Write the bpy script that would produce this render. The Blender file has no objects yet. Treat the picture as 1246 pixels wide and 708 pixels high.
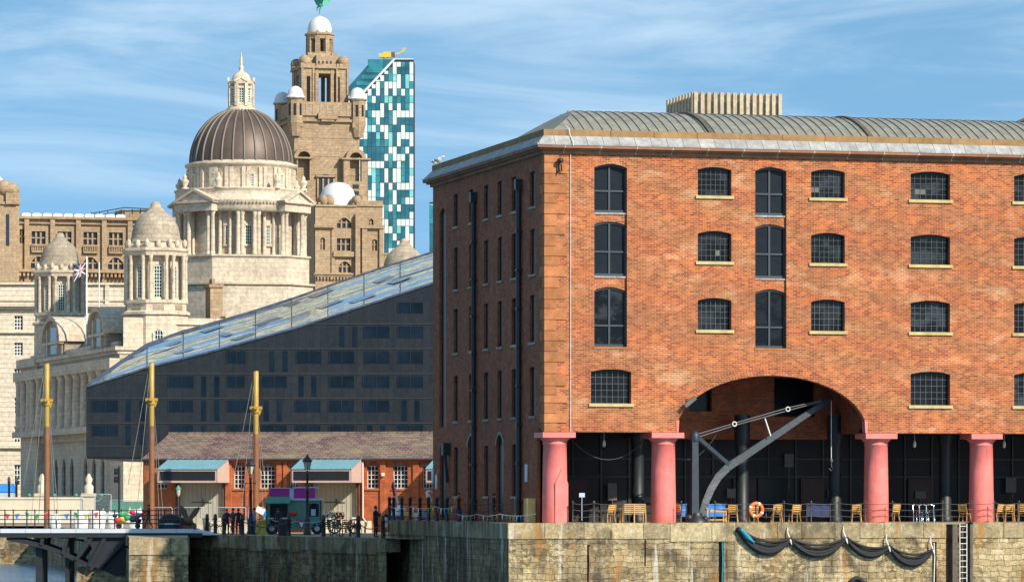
import bpy, bmesh, math, random
from mathutils import Vector, Matrix
from mathutils.geometry import tessellate_polygon
random.seed(7)
R = math.radians
sc = bpy.context.scene
COL = sc.collection
F, CX, HY, EYE = 5025.0, 623.0, 600.0, 1.5      # lens in photo pixels, image centre, horizon row, eye height

# ------------------------------------------------------------------ camera, world, sun
cam = bpy.data.cameras.new('camera'); co = bpy.data.objects.new('camera', cam); COL.objects.link(co)
co.location = (0, 0, EYE); co.rotation_euler = (R(90), 0, 0)
cam.sensor_width = 36; cam.lens = F/1246*36; cam.shift_y = (HY-354)/1246
cam.clip_start = 1; cam.clip_end = 9000
sc.camera = co
sc.view_settings.view_transform = 'Standard'; sc.view_settings.look = 'None'
sc.view_settings.gamma = 1; sc.view_settings.use_curve_mapping = False
sc.view_settings.exposure = 0.28
sc.cycles.max_bounces = 5; sc.cycles.diffuse_bounces = 3; sc.cycles.glossy_bounces = 3; sc.cycles.use_denoising = True

SD = Vector((.55, -.60, .55)).normalized()      # direction towards the sun
el = math.asin(SD.z); az = math.atan2(SD.x, SD.y)
w = bpy.data.worlds.new('World'); sc.world = w; w.use_nodes = True
nt = w.node_tree; nt.nodes.clear()
def N(nt, t, **k):
    n = nt.nodes.new(t)
    for a, b in k.items():
        if a == 'inp':
            for i, v in b.items(): n.inputs[i].default_value = v
        else: setattr(n, a, b)
    return n
L = nt.links.new
tc = N(nt, 'ShaderNodeTexCoord')
mp = N(nt, 'ShaderNodeMapping', vector_type='POINT'); mp.inputs['Location'].default_value = (0, 0, .36); mp.inputs['Scale'].default_value = (1, 1, 1.6)
nm = N(nt, 'ShaderNodeVectorMath', operation='NORMALIZE')
sky = N(nt, 'ShaderNodeTexSky', sky_type='NISHITA', sun_disc=False, sun_elevation=el, sun_rotation=az, air_density=1.0, dust_density=.4, ozone_density=1.2)
L(tc.outputs['Generated'], mp.inputs[0]); L(mp.outputs[0], nm.inputs[0]); L(nm.outputs[0], sky.inputs[0])
# thin streaky cirrus: noise stretched along the horizon, tilted
cm = N(nt, 'ShaderNodeMapping'); cm.inputs['Scale'].default_value = (7, 7, 36); cm.inputs['Rotation'].default_value = (0, R(5), 0); cm.inputs['Location'].default_value = (3.1, 0, 1.3)
cn = N(nt, 'ShaderNodeTexNoise', inp={'Scale': 1.0, 'Detail': 10.0, 'Roughness': .6, 'Distortion': .7})
cr = N(nt, 'ShaderNodeMapRange', inp={'From Min': .42, 'From Max': .74, 'To Min': 0.05, 'To Max': .44})
cr.interpolation_type = 'SMOOTHSTEP'
L(tc.outputs['Generated'], cm.inputs[0]); L(cm.outputs[0], cn.inputs[0]); L(cn.outputs[0], cr.inputs[0])
mx = N(nt, 'ShaderNodeMix', data_type='RGBA'); mx.inputs[7].default_value = (5.6, 6.4, 7.0, 1)
gm = N(nt, 'ShaderNodeMix', data_type='RGBA', blend_type='MULTIPLY'); gm.inputs[0].default_value = 1; gm.inputs[7].default_value = (.88, 1.28, 1.24, 1)
L(sky.outputs[0], gm.inputs[6]); L(gm.outputs[2], mx.inputs[6]); L(cr.outputs[0], mx.inputs[0])
bg = N(nt, 'ShaderNodeBackground', inp={'Strength': .15}); ow = N(nt, 'ShaderNodeOutputWorld')
L(mx.outputs[2], bg.inputs[0]); L(bg.outputs[0], ow.inputs[0])
sl = bpy.data.lights.new('sun', 'SUN'); sl.energy = 5.0; sl.angle = R(.5); sl.color = (1, .91, .77)
so = bpy.data.objects.new('sun', sl); COL.objects.link(so); so.rotation_euler = SD.to_track_quat('Z', 'Y').to_euler()

# ------------------------------------------------------------------ materials
MAT = {}
def newmat(name):
    m = bpy.data.materials.new(name); m.use_nodes = True; t = m.node_tree
    b = t.nodes['Principled BSDF']; MAT[name] = m
    return m, t, b
def mixc(t, fac, a, b, mode='MIX'):
    n = N(t, 'ShaderNodeMix', data_type='RGBA', blend_type=mode)
    for i, v in ((0, fac), (6, a), (7, b)):
        if isinstance(v, (int, float, tuple)): n.inputs[i].default_value = v if not isinstance(v, tuple) else (*v, 1)[:4]
        else: t.links.new(v, n.inputs[i])
    return n.outputs[2]
def noise(t, scale, detail=4, rough=.6, stretch=(1, 1, 1), coord='Object', dist=0, loc=(0, 0, 0)):
    c = N(t, 'ShaderNodeTexCoord'); m = N(t, 'ShaderNodeMapping'); m.inputs['Scale'].default_value = stretch; m.inputs['Location'].default_value = loc
    n = N(t, 'ShaderNodeTexNoise', inp={'Scale': scale, 'Detail': detail, 'Roughness': rough, 'Distortion': dist})
    t.links.new(c.outputs[coord], m.inputs[0]); t.links.new(m.outputs[0], n.inputs[0])
    return n.outputs[0]
def rng(t, v, a, b, c=0.0, d=1.0):
    n = N(t, 'ShaderNodeMapRange', inp={'From Min': a, 'From Max': b, 'To Min': c, 'To Max': d}); t.links.new(v, n.inputs[0]); return n.outputs[0]
def mul(t, a, b, op='MULTIPLY'):
    n = N(t, 'ShaderNodeMath', operation=op)
    for i, v in ((0, a), (1, b)):
        if isinstance(v, (int, float)): n.inputs[i].default_value = v
        else: t.links.new(v, n.inputs[i])
    return n.outputs[0]
def bump(t, b, h, s=.3, d=.02):
    n = N(t, 'ShaderNodeBump', inp={'Strength': s, 'Distance': d}); t.links.new(h, n.inputs['Height']); t.links.new(n.outputs[0], b.inputs['Normal'])
def plain(name, col, rough=.7, metal=0, var=.25, scale=2.0, bmp=0, spec=None):
    m, t, b = newmat(name)
    b.inputs['Roughness'].default_value = rough; b.inputs['Metallic'].default_value = metal
    if spec is not None: b.inputs['Specular IOR Level'].default_value = spec
    n = noise(t, scale, 5, .65)
    dark = tuple(c*(1-var) for c in col); lite = tuple(min(1, c*(1+var)) for c in col)
    t.links.new(mixc(t, rng(t, n, .3, .7), dark, lite), b.inputs['Base Color'])
    if bmp: bump(t, b, n, bmp)
    return m
def masonry(name, c1, c2, mortar, bw, bh, ms, stain=.35, stainc=(.12, .10, .08), patch=None, patchc=(.5, .4, .3), bmp=.5, rough=.85, soft=.1, offset=.5, bias=0, seed=0, streak=.5, sc1=.12, isl=0, spec=.25):
    m, t, b = newmat(name); b.inputs['Roughness'].default_value = rough; b.inputs['Specular IOR Level'].default_value = spec
    uv = N(t, 'ShaderNodeTexCoord')
    br = N(t, 'ShaderNodeTexBrick', offset=offset, inp={'Color1': (*c1, 1), 'Color2': (*c2, 1), 'Mortar': (*mortar, 1), 'Scale': 1.0, 'Mortar Size': ms, 'Mortar Smooth': soft, 'Bias': bias, 'Brick Width': bw, 'Row Height': bh})
    t.links.new(uv.outputs['UV'], br.inputs[0])
    col = br.outputs[0]
    fine = noise(t, 1.6, 6, .7, loc=(seed, 0, 0))
    if isl:
        g = N(t, 'ShaderNodeNewGeometry'); col = mixc(t, 1.0, col, mixc(t, g.outputs['Random Per Island'], (1-isl,)*3, (1+isl*.8, 1+isl*.75, 1+isl*.6)), 'MULTIPLY')
    col = mixc(t, .45, col, mixc(t, rng(t, fine, .3, .7), tuple(c*.72 for c in c1), tuple(min(1, c*1.25) for c in c1)), 'MIX') if False else mixc(t, 1.0, col, mixc(t, rng(t, fine, .3, .7), (.68, .66, .64), (1.28, 1.26, 1.22)), 'MULTIPLY')
    if patch:
        pn = noise(t, patch, 5, .6, stretch=(1, 1, 2.2), loc=(seed+5, 3, 0))
        br2 = N(t, 'ShaderNodeTexBrick', offset=offset, inp={'Color1': (*[min(1, c*1.15) for c in c1], 1), 'Color2': (*c1, 1), 'Mortar': (*patchc, 1), 'Scale': 1.0, 'Mortar Size': ms*1.9, 'Mortar Smooth': soft, 'Bias': bias, 'Brick Width': bw, 'Row Height': bh})
        t.links.new(uv.outputs['UV'], br2.inputs[0])
        col = mixc(t, rng(t, pn, .57, .70, 0, .75), col, br2.outputs[0])
        pn2 = noise(t, patch*.8, 5, .6, stretch=(1, 1, 2.5), loc=(seed-9, 8, 4))
        col = mixc(t, rng(t, pn2, .58, .72, 0, .6), col, mixc(t, 1, br.outputs[0], (1.25, 1.5, 1.2), 'MULTIPLY'))
    if stain:
        big = noise(t, sc1, 6, .65, loc=(0, seed, 0)); st = noise(t, .9, 4, .6, stretch=(1, 1, .12), loc=(seed, 2, 0))
        f = mul(t, rng(t, big, .42, .75, 0, stain), rng(t, st, .3, .7, 1-streak, 1))
        col = mixc(t, f, col, stainc)
    t.links.new(col, b.inputs['Base Color'])
    h = mul(t, mul(t, br.outputs['Fac'], -1.0), mul(t, fine, .6), 'ADD')
    if bmp: bump(t, b, h, bmp, .03)
    return m

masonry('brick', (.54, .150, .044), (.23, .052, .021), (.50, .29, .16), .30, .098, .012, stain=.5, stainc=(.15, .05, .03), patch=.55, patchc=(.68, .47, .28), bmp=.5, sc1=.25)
masonry('side_brick', (.40, .108, .042), (.24, .058, .024), (.32, .18, .12), .30, .098, .010, stain=.5, stainc=(.08, .035, .025), bmp=.5)  # darker copy of brick for unlit walls, shade partly in the colour
masonry('shed_brick', (.52, .13, .045), (.40, .090, .032), (.50, .25, .14), .30, .10, .008, stain=.2, stainc=(.2, .06, .03), bmp=.3)
masonry('quoin_stone', (.44, .175, .07), (.40, .15, .058), (.3, .13, .06), 30, 30, .001, isl=.2, stain=.5, stainc=(.25, .12, .06), bmp=.4)
masonry('paving', (.40, .32, .22), (.32, .25, .17), (.15, .11, .08), .6, .4, .015, stain=.3, bmp=.3)
masonry('cream_stone', (.64, .545, .43), (.57, .48, .375), (.46, .385, .30), 1.5, .62, .03, stain=.72, stainc=(.21, .165, .125), bmp=.3, sc1=.16, streak=.9)
masonry('pale_stone', (.68, .60, .49), (.64, .56, .455), (.44, .37, .29), 30, .78, .05, stain=.4, stainc=(.40, .34, .27), bmp=.6, sc1=.08, streak=.8, seed=4)
masonry('tan_stone', (.41, .30, .195), (.34, .245, .155), (.29, .195, .12), 1.4, .5, .03, stain=.65, stainc=(.15, .10, .065), bmp=.4, sc1=.05, streak=.9, seed=8)
masonry('grey_stone', (.44, .37, .28), (.36, .30, .23), (.25, .2, .15), 1.6, .6, .03, stain=.7, stainc=(.16, .13, .10), bmp=.3, sc1=.15, seed=2)
masonry('concrete', (.50, .43, .32), (.45, .38, .28), (.3, .25, .18), 3, 3, .03, stain=.4, stainc=(.25, .2, .15), bmp=.2, sc1=.1)
masonry('slate', (.27, .165, .145), (.13, .085, .08), (.05, .04, .035), .55, .42, .03, stain=.85, stainc=(.30, .26, .14), bmp=1, sc1=.35, streak=.2)
masonry('dark_cladding', (.020, .023, .027), (.015, .018, .022), (.010, .012, .015), .62, 2.35, .02, stain=.4, stainc=(.024, .023, .023), bmp=.05, spec=.3, rough=.3, sc1=.3, offset=0, streak=0)
masonry('lead', (.40, .40, .395), (.32, .325, .33), (.16, .16, .16), .85, 3, .02, stain=1, stainc=(.20, .175, .15), bmp=.2, rough=.6, sc1=2.6, streak=.6, seed=6)
masonry('cornice_stone', (.36, .215, .10), (.29, .165, .075), (.12, .07, .04), 2.3, 3, .02, stain=.6, stainc=(.16, .13, .05), bmp=.3, sc1=.4)
masonry('roof_sheet', (.25, .245, .205), (.22, .215, .18), (.2, .19, .17), 40, 40, .001, stain=.5, stainc=(.19, .16, .11), bmp=0, rough=.55, sc1=.35, seed=9)
masonry('slate_blue', (.075, .10, .15), (.055, .075, .115), (.03, .035, .05), .9, .5, .02, stain=.2, bmp=.3, rough=.5)

# dock wall masonry: roughly squared, wobbly stones with patches of random rubble, lime, soot and rust runs
def rubble(name, sootlo, soothi, soot=(.07, .055, .038), tone=1.0, stones=True):
    m, t, b = newmat(name); b.inputs['Roughness'].default_value = .9; b.inputs['Specular IOR Level'].default_value = .2
    fn = noise(t, 5, 7, .78); f2 = noise(t, 14, 4, .8)
    if stones:
        c = N(t, 'ShaderNodeTexCoord'); dn = N(t, 'ShaderNodeTexNoise', inp={'Scale': 1.9, 'Detail': 3.0}); t.links.new(c.outputs['Object'], dn.inputs[0])
        dm = N(t, 'ShaderNodeVectorMath', operation='SCALE'); dm.inputs[3].default_value = .30; t.links.new(dn.outputs[1], dm.inputs[0])
        da = N(t, 'ShaderNodeVectorMath', operation='ADD'); t.links.new(c.outputs['UV'], da.inputs[0]); t.links.new(dm.outputs[0], da.inputs[1])
        br = N(t, 'ShaderNodeTexBrick', offset=.5, squash=.6, squash_frequency=3, inp={'Color1': (.62*tone, .49*tone, .29*tone, 1), 'Color2': (.36*tone, .26*tone, .13*tone, 1), 'Mortar': (.15, .11, .06, 1), 'Scale': 1.0, 'Mortar Size': .014, 'Mortar Smooth': .8, 'Bias': -.1, 'Brick Width': .80, 'Row Height': .30})
        t.links.new(da.outputs[0], br.inputs[0])
        mpn = N(t, 'ShaderNodeMapping'); mpn.inputs['Scale'].default_value = (1, 1, 1.5); t.links.new(c.outputs['Object'], mpn.inputs[0])
        ve = N(t, 'ShaderNodeTexVoronoi', feature='DISTANCE_TO_EDGE', inp={'Scale': 4.2}); vc = N(t, 'ShaderNodeTexVoronoi', feature='F1', inp={'Scale': 4.2})
        t.links.new(mpn.outputs[0], ve.inputs[0]); t.links.new(mpn.outputs[0], vc.inputs[0]); sep = N(t, 'ShaderNodeSeparateColor'); t.links.new(vc.outputs['Color'], sep.inputs[0])
        vst = mixc(t, sep.outputs[0], (.22*tone, .155*tone, .075*tone), (.56*tone, .45*tone, .27*tone)); vst = mixc(t, rng(t, ve.outputs[0], 0, .05), (.14, .10, .055), vst)
        sel = rng(t, noise(t, .45, 3, .6, loc=(7, 1, 3)), .47, .53)
        col = mixc(t, sel, br.outputs[0], vst)
        pale = rng(t, noise(t, .8, 4, .7, loc=(21, 4, 2)), .58, .7, 0, .6); col = mixc(t, pale, col, (.62, .54, .38))
        h0 = mul(t, mul(t, br.outputs['Fac'], -.8), mul(t, fn, .9), 'ADD')
    else:
        g = N(t, 'ShaderNodeNewGeometry'); col = mixc(t, g.outputs['Random Per Island'], (.30, .235, .14), (.58, .465, .28)); h0 = fn
        col = mixc(t, rng(t, noise(t, 1.1, 4, .7, loc=(3, 9, 2)), .55, .68, 0, .7), col, (.60, .52, .36))
        col = mixc(t, rng(t, noise(t, 1.0, 4, .7, loc=(13, 2, 2)), .56, .68, 0, .6), col, (.38, .19, .055))
    col = mixc(t, 1.0, col, mixc(t, rng(t, fn, .3, .7), (.55, .54, .52), (1.35, 1.32, 1.25)), 'MULTIPLY')
    col = mixc(t, 1.0, col, mixc(t, rng(t, f2, .3, .7), (.72, .72, .72), (1.2, 1.2, 1.2)), 'MULTIPLY')
    dk = mul(t, rng(t, noise(t, .42, 7, .68, loc=(2, 7, 1), dist=.5), sootlo, soothi), rng(t, noise(t, 1.6, 5, .65, stretch=(1, 1, .1)), .35, .6, .25, 1)); col = mixc(t, mul(t, dk, .88), col, soot)
    ru = mul(t, rng(t, noise(t, .8, 5, .6, stretch=(1, 1, .12), loc=(4, 0, 0)), .59, .68), .7); col = mixc(t, ru, col, (.40, .18, .04))
    li = mul(t, rng(t, noise(t, 1.2, 5, .65, stretch=(1, 1, .10), loc=(14, 3, 0)), .60, .67), .65); col = mixc(t, li, col, (.68, .63, .52))
    t.links.new(col, b.inputs['Base Color']); bump(t, b, mul(t, h0, mul(t, f2, .4), 'ADD'), .9, .07)
rubble('rubble', .45, .57)
rubble('rubble_soot_shade', .30, .50, soot=(.060, .036, .018), tone=.8)  # darker copy for the unlit walls: grime plus shade in the colour
rubble('coping_stone', .47, .58, soot=(.095, .078, .05), stones=False)
rubble('coping_soot_shade', .34, .50, soot=(.085, .054, .030), stones=False)  # coping of the unlit walls, grime and shade both in its colour

m, t, b = newmat('pink_paint'); b.inputs['Roughness'].default_value = .5; b.inputs['Specular IOR Level'].default_value = .3
col = mixc(t, rng(t, noise(t, 1.6, 6, .7), .3, .7), (.74, .16, .135), (.84, .235, .20))
col = mixc(t, mul(t, rng(t, noise(t, 2.2, 5, .7, stretch=(1, 1, .12), loc=(3, 3, 0)), .56, .72), .55), col, (.36, .085, .05))
col = mixc(t, rng(t, noise(t, 5, 5, .8, loc=(1, 8, 2)), .66, .72, 0, .8), col, (.82, .45, .38))
t.links.new(col, b.inputs['Base Color']); bump(t, b, noise(t, 3, 5, .7), .35, .03)
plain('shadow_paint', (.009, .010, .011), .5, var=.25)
plain('crane_paint', (.016, .028, .040), .5, var=.35, scale=3)
plain('black_iron', (.018, .018, .020), .45, var=.3)
plain('dark_frame', (.032, .040, .050), .5, var=.2)
plain('bar_grey', (.085, .09, .095), .5, var=.2)
plain('bar_dark', (.055, .06, .066), .5, var=.2)
plain('white_paint', (.78, .77, .73), .5, var=.06)
plain('dome_white', (.64, .62, .60), .45, var=.05, scale=.3)
plain('dome_grey', (.42, .41, .41), .6, var=.15, scale=.4)
plain('sill_stone', (.50, .38, .15), .8, var=.25, scale=1.5)
plain('oak', (.52, .28, .085), .55, var=.3, scale=6)
plain('oak_dark', (.20, .11, .04), .6, var=.3, scale=6)
plain('orange_plastic', (.85, .16, .02), .4, var=.1)
plain('blue_cloth', (.02, .20, .60), .7, var=.15)
plain('teal_cloth', (.01, .22, .30), .6, var=.3)
plain('rope_grey', (.28, .25, .21), .85, var=.3)
plain('rope_black', (.022, .021, .022), .85, var=.4, scale=12, bmp=.4)
plain('rope_white', (.70, .66, .58), .85, var=.2, scale=8)
plain('chain', (.06, .055, .05), .6, var=.3)
plain('timber_dark', (.11, .085, .06), .85, var=.4, scale=3, bmp=.3)
plain('mast_wood', (.27, .11, .045), .4, var=.2, scale=2)
plain('mast_yellow', (.46, .28, .045), .45, var=.12, scale=3)
plain('teal_roof', (.17, .34, .37), .45, var=.12, scale=.6)
plain('pink_board', (.60, .41, .34), .7, var=.08)
plain('black_board', (.012, .013, .016), .5, var=.2)
plain('cream_door', (.48, .45, .34), .6, var=.08)
plain('magenta', (.42, .004, .23), .5, var=.1)
plain('truck_green', (.085, .22, .165), .4, var=.15)
plain('green_canvas', (.07, .22, .16), .7, var=.15)
plain('pale_blue', (.40, .52, .66), .4, var=.1)
plain('verdigris', (.05, .30, .22), .6, var=.3, scale=2)
plain('yellow_paint', (.62, .46, .05), .5, var=.1)
plain('red_cloth', (.75, .03, .02), .7, var=.15)
plain('green_cloth', (.02, .35, .12), .7, var=.15)
plain('white_cloth', (.80, .79, .77), .8, var=.06, scale=3, bmp=.2)
plain('violet_cloth', (.22, .18, .42), .7, var=.2)
plain('skin', (.42, .22, .14), .6, var=.1)
plain('dark_cloth', (.015, .016, .020), .8, var=.4, scale=5)
plain('denim', (.035, .055, .10), .8, var=.3, scale=5)
plain('hair', (.02, .014, .01), .7, var=.3)
plain('chrome', (.75, .75, .76), .2, metal=1, var=.1)
plain('steel_light', (.60, .63, .67), .45, var=.06, scale=.5)
plain('steel_dark', (.016, .018, .022), .6, var=.3)
plain('galvanised', (.42, .44, .45), .45, metal=.4, var=.1)
plain('lantern_glass', (.55, .50, .35), .2, var=.1)
plain('rubber', (.02, .02, .02), .8, var=.3)
plain('bronze_dome', (.105, .072, .056), .5, var=.35, scale=.22, metal=.25)
plain('bronze_seam', (.17, .135, .105), .5, var=.2, scale=.4)
plain('propeller_bronze', (.12, .06, .03), .5, var=.3)
plain('cream_wall', (.60, .53, .40), .8, var=.12, scale=.6)
plain('interior_dark', (.010, .010, .013), .7, var=.4, scale=.6)  # near-black colour carries the shade at the back of the arcade
plain('interior_red', (.03, .006, .007), .6, var=.3)
plain('union_red', (.60, .03, .05), .7, var=.1)
plain('union_blue', (.012, .022, .085), .7, var=.1)
plain('teal_glass', (.035, .22, .26), .10, var=.45, scale=.25)
plain('dark_glass_blue', (.022, .115, .155), .10, var=.45, scale=.25)
plain('pale_glass', (.18, .50, .48), .12, var=.25, scale=.25)
plain('white_panel', (.60, .68, .62), .45, var=.06, scale=.25)
plain('slate_glass', (.005, .011, .020), .10, var=.6, scale=.35, spec=.15)
plain('black_glass', (.006, .006, .007), .3, var=.3, spec=.2)
m, t, b = newmat('window_glass'); b.inputs['Roughness'].default_value = .08; b.inputs['Specular IOR Level'].default_value = .12
oi = N(t, 'ShaderNodeObjectInfo'); gf_ = mul(t, rng(t, noise(t, .9, 3, .6, stretch=(1, 1, 1.6)), .45, .60), oi.outputs['Random'])  # lighter noise patches painted in as varying reflections and blinds
t.links.new(mixc(t, gf_, (.006, .007, .009), (.050, .056, .064)), b.inputs['Base Color']); bump(t, b, noise(t, 1.8, 2, .5), .10, .05)
plain('far_glass', (.020, .024, .030), .12, var=.5, scale=.3, spec=.35)
masonry('cornice_red', (.40, .17, .085), (.32, .13, .065), (.55, .42, .30), 1.9, 3, .03, stain=.6, stainc=(.14, .07, .045), bmp=.3, sc1=.8)
plain('slate_door', (.011, .015, .021), .35, var=.2, spec=.12)
plain('roof_seam', (.10, .105, .10), .5, var=.1)
plain('roof_rib', (.11, .09, .06), .6, var=.3)
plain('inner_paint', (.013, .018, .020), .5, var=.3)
plain('blind', (.11, .11, .10), .7, var=.2)
plain('leaf', (.05, .09, .02), .8, var=.3)

# roof glass of the black wedge: sky blue panels, building reflections painted in as beige patches
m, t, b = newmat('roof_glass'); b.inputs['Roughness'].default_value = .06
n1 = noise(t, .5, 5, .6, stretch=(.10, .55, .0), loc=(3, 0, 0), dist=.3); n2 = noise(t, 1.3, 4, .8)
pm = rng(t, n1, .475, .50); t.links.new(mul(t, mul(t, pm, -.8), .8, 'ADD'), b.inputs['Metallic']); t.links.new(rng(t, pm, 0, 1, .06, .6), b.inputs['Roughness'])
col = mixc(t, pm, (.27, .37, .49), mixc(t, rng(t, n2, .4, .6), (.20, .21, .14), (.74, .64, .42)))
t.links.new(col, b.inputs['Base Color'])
# dock water
m, t, b = newmat('water'); b.inputs['Roughness'].default_value = .12; b.inputs['Base Color'].default_value = (.02, .13, .24, 1)
bump(t, b, noise(t, 1.1, 5, .6, stretch=(1, .5, 1)), .9, .35)
# cobbled ground
m, t, b = newmat('setts'); b.inputs['Roughness'].default_value = .9
n1 = noise(t, .5, 6, .7); n2 = noise(t, 6, 3, .7)
col = mixc(t, rng(t, n1, .35, .65), (.26, .20, .13), (.42, .34, .23)); col = mixc(t, 1, col, mixc(t, rng(t, n2, .3, .7), (.7, .7, .7), (1.2, 1.2, 1.2)), 'MULTIPLY')
t.links.new(col, b.inputs['Base Color']); bump(t, b, n2, .4, .03)

# ------------------------------------------------------------------ mesh builder
class B:
    def __init__(s): s.v = []; s.f = []; s.sm = []
    def face(s, pts, smooth=False):
        k = len(s.v); s.v += [tuple(p) for p in pts]; s.f.append(tuple(range(k, k+len(pts)))); s.sm.append(smooth); return s
    def grid(s, rows, closed=False, smooth=True):
        k = len(s.v); n = len(rows[0])
        for r in rows: s.v += [tuple(p) for p in r]
        for i in range(len(rows)-1):
            for j in range(n if closed else n-1):
                a = k+i*n+j; b_ = k+i*n+(j+1) % n
                s.f.append((a, b_, b_+n, a+n)); s.sm.append(smooth)
        return s
    def box(s, x0, x1, y0, y1, z0, z1, M=None, taper=0):
        if x0 > x1: x0, x1 = x1, x0
        if y0 > y1: y0, y1 = y1, y0
        if z0 > z1: z0, z1 = z1, z0
        q = taper
        p = [(x0, y0, z0), (x1, y0, z0), (x1, y1, z0), (x0, y1, z0), (x0+q, y0+q, z1), (x1-q, y0+q, z1), (x1-q, y1-q, z1), (x0+q, y1-q, z1)]
        if M is not None: p = [tuple(M @ Vector(c)) for c in p]
        k = len(s.v); s.v += p
        for f in ((0, 3, 2, 1), (4, 5, 6, 7), (0, 1, 5, 4), (1, 2, 6, 5), (2, 3, 7, 6), (3, 0, 4, 7)): s.f.append(tuple(k+i for i in f)); s.sm.append(False)
        return s
    def prism(s, poly, y0, y1, axis='y'):      # poly = [(a,z)] extruded along y (or x)
        P = (lambda a, d, z: (a, d, z)) if axis == 'y' else ((lambda a, d, z: (d, a, z)) if axis == 'x' else (lambda a, d, z: (a, z, d)))
        n = len(poly); k = len(s.v)
        s.v += [P(a, y0, z) for a, z in poly]+[P(a, y1, z) for a, z in poly]
        tri = tessellate_polygon([[Vector((a, z, 0)) for a, z in poly]])
        for q in tri: s.f.append(tuple(k+i for i in q)); s.sm.append(False); s.f.append(tuple(k+n+i for i in reversed(q))); s.sm.append(False)
        for i in range(n): j = (i+1) % n; s.f.append((k+i, k+j, k+n+j, k+n+i)); s.sm.append(False)
        return s
    def lathe(s, cx, cy, prof, n=24, rot=0, smooth=True, angs=None, cap=True):
        an = [R(a) for a in angs] if angs else [rot+2*math.pi*i/n for i in range(n)]
        rows = [[(cx+r*math.sin(a), cy-r*math.cos(a), z) for a in an] for r, z in prof]
        s.grid(rows, closed=True, smooth=smooth)
        if cap:
            for r, row in ((prof[0][0], rows[0]), (prof[-1][0], rows[-1])):
                if r > 1e-4: s.face(row)
        return s
    def tube(s, pts, r, n=6, smooth=True):
        pts = [Vector(p) for p in pts]; rr = r if isinstance(r, (list, tuple)) else [r]*len(pts)
        rows = []; up = None
        for i, p in enumerate(pts):
            d = (pts[min(i+1, len(pts)-1)]-pts[max(i-1, 0)]).normalized()
            if up is None: up = Vector((0, 0, 1)) if abs(d.z) < .9 else Vector((1, 0, 0))
            a = d.cross(up)
            if a.length < 1e-3: a = d.cross(Vector((0, 1, 0)))
            a.normalize(); b_ = a.cross(d).normalized(); up = b_
            rows.append([tuple(p+(a*math.cos(2*math.pi*k/n)+b_*math.sin(2*math.pi*k/n))*rr[i]) for k in range(n)])
        s.grid(rows, closed=True, smooth=smooth); s.face(rows[0]); s.face(rows[-1]); return s
    def ball(s, c, r, n=10, sx=1, sy=1, sz=1):
        rows = []
        for i in range(n//2+1):
            t_ = math.pi*i/(n//2); q = max(math.sin(t_), .001)
            rows.append([(c[0]+sx*r*q*math.sin(2*math.pi*k/n), c[1]+sy*r*q*math.cos(2*math.pi*k/n), c[2]-sz*r*math.cos(t_)) for k in range(n)])
        return s.grid(rows, closed=True)
    def bar(s, p, q, wd, hd=None):              # square bar between two points
        p = Vector(p); q = Vector(q); d = q-p; l = d.length
        M = Matrix.Translation(p) @ d.to_track_quat('Z', 'Y').to_matrix().to_4x4(); h = (hd or wd)/2
        return s.box(-wd/2, wd/2, -h, h, 0, l, M)
    def build(s, name, mat, parent=None, mats=None):
        me = bpy.data.meshes.new(name); me.from_pydata(s.v, [], s.f)
        me.materials.append(MAT[mat])
        uv = me.uv_layers.new(name='UVMap'); V = me.vertices
        bm = bmesh.new(); bm.from_mesh(me); bmesh.ops.recalc_face_normals(bm, faces=bm.faces) if s.recalc else None; bm.to_mesh(me); bm.free()
        me.polygons.foreach_set('use_smooth', s.sm)
        data = me.uv_layers[0].data
        for p in me.polygons:
            nx, ny, nz = (abs(c) for c in p.normal)
            for li in p.loop_indices:
                x, y, z = V[me.loops[li].vertex_index].co
                data[li].uv = (x, y) if nz > .85 else ((y, z) if nx > ny else (x, z))
        o = bpy.data.objects.new(name, me); COL.objects.link(o)
        if parent: o.parent = parent
        return o
    recalc = True

def tag(o, label=None, cat=None, group=None, kind=None):
    if label: o['label'] = label
    if cat: o['category'] = cat
    if group: o['group'] = group
    if kind: o['kind'] = kind
    return o
def thing(name, label, cat, loc=(0, 0, 0), rot=0, group=None):
    o = bpy.data.objects.new(name, None); COL.objects.link(o); o.location = loc; o.rotation_euler = (0, 0, rot); o.empty_display_size = .2
    return tag(o, label, cat, group)
def copy_tree(o, parent=None):
    c = o.copy(); COL.objects.link(c); c.parent = parent
    for ch in [x for x in list(bpy.data.objects) if x.parent == o]: copy_tree(ch, c)
    return c
def struct(o): o['kind'] = 'structure'; return o

class Frame:
    """a building's own axes: u along its front, v into its depth"""
    def __init__(s, X, Y, deg=0): s.X, s.Y, s.a = X, Y, R(deg); s.c, s.s = math.cos(s.a), math.sin(s.a)
    def w(s, u, v): return (s.X+s.c*u-s.s*v, s.Y+s.s*u+s.c*v)
    def u(s, px, v=0): k = (px-CX)/F; return (k*(s.Y+s.c*v)-s.X+s.s*v)/(s.c-k*s.s)
    def v(s, px, u=0): k = (px-CX)/F; return (s.X+s.c*u-k*(s.Y+s.s*u))/(s.s+k*s.c)
    def z(s, py, u=0, v=0): return EYE+(HY-py)*s.w(u, v)[1]/F
def at(px, D): return (px-CX)*D/F
def zz(py, D): return EYE+(HY-py)*D/F
def fr(px, D, deg=0): return Frame(at(px, D), D, deg)
def on(px, P, Q):                               # point of the plan line PQ seen in that column
    k = (px-CX)/F; dx, dy = Q[0]-P[0], Q[1]-P[1]; t_ = (k*P[1]-P[0])/(dx-k*dy); return (P[0]+dx*t_, P[1]+dy*t_)

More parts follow.
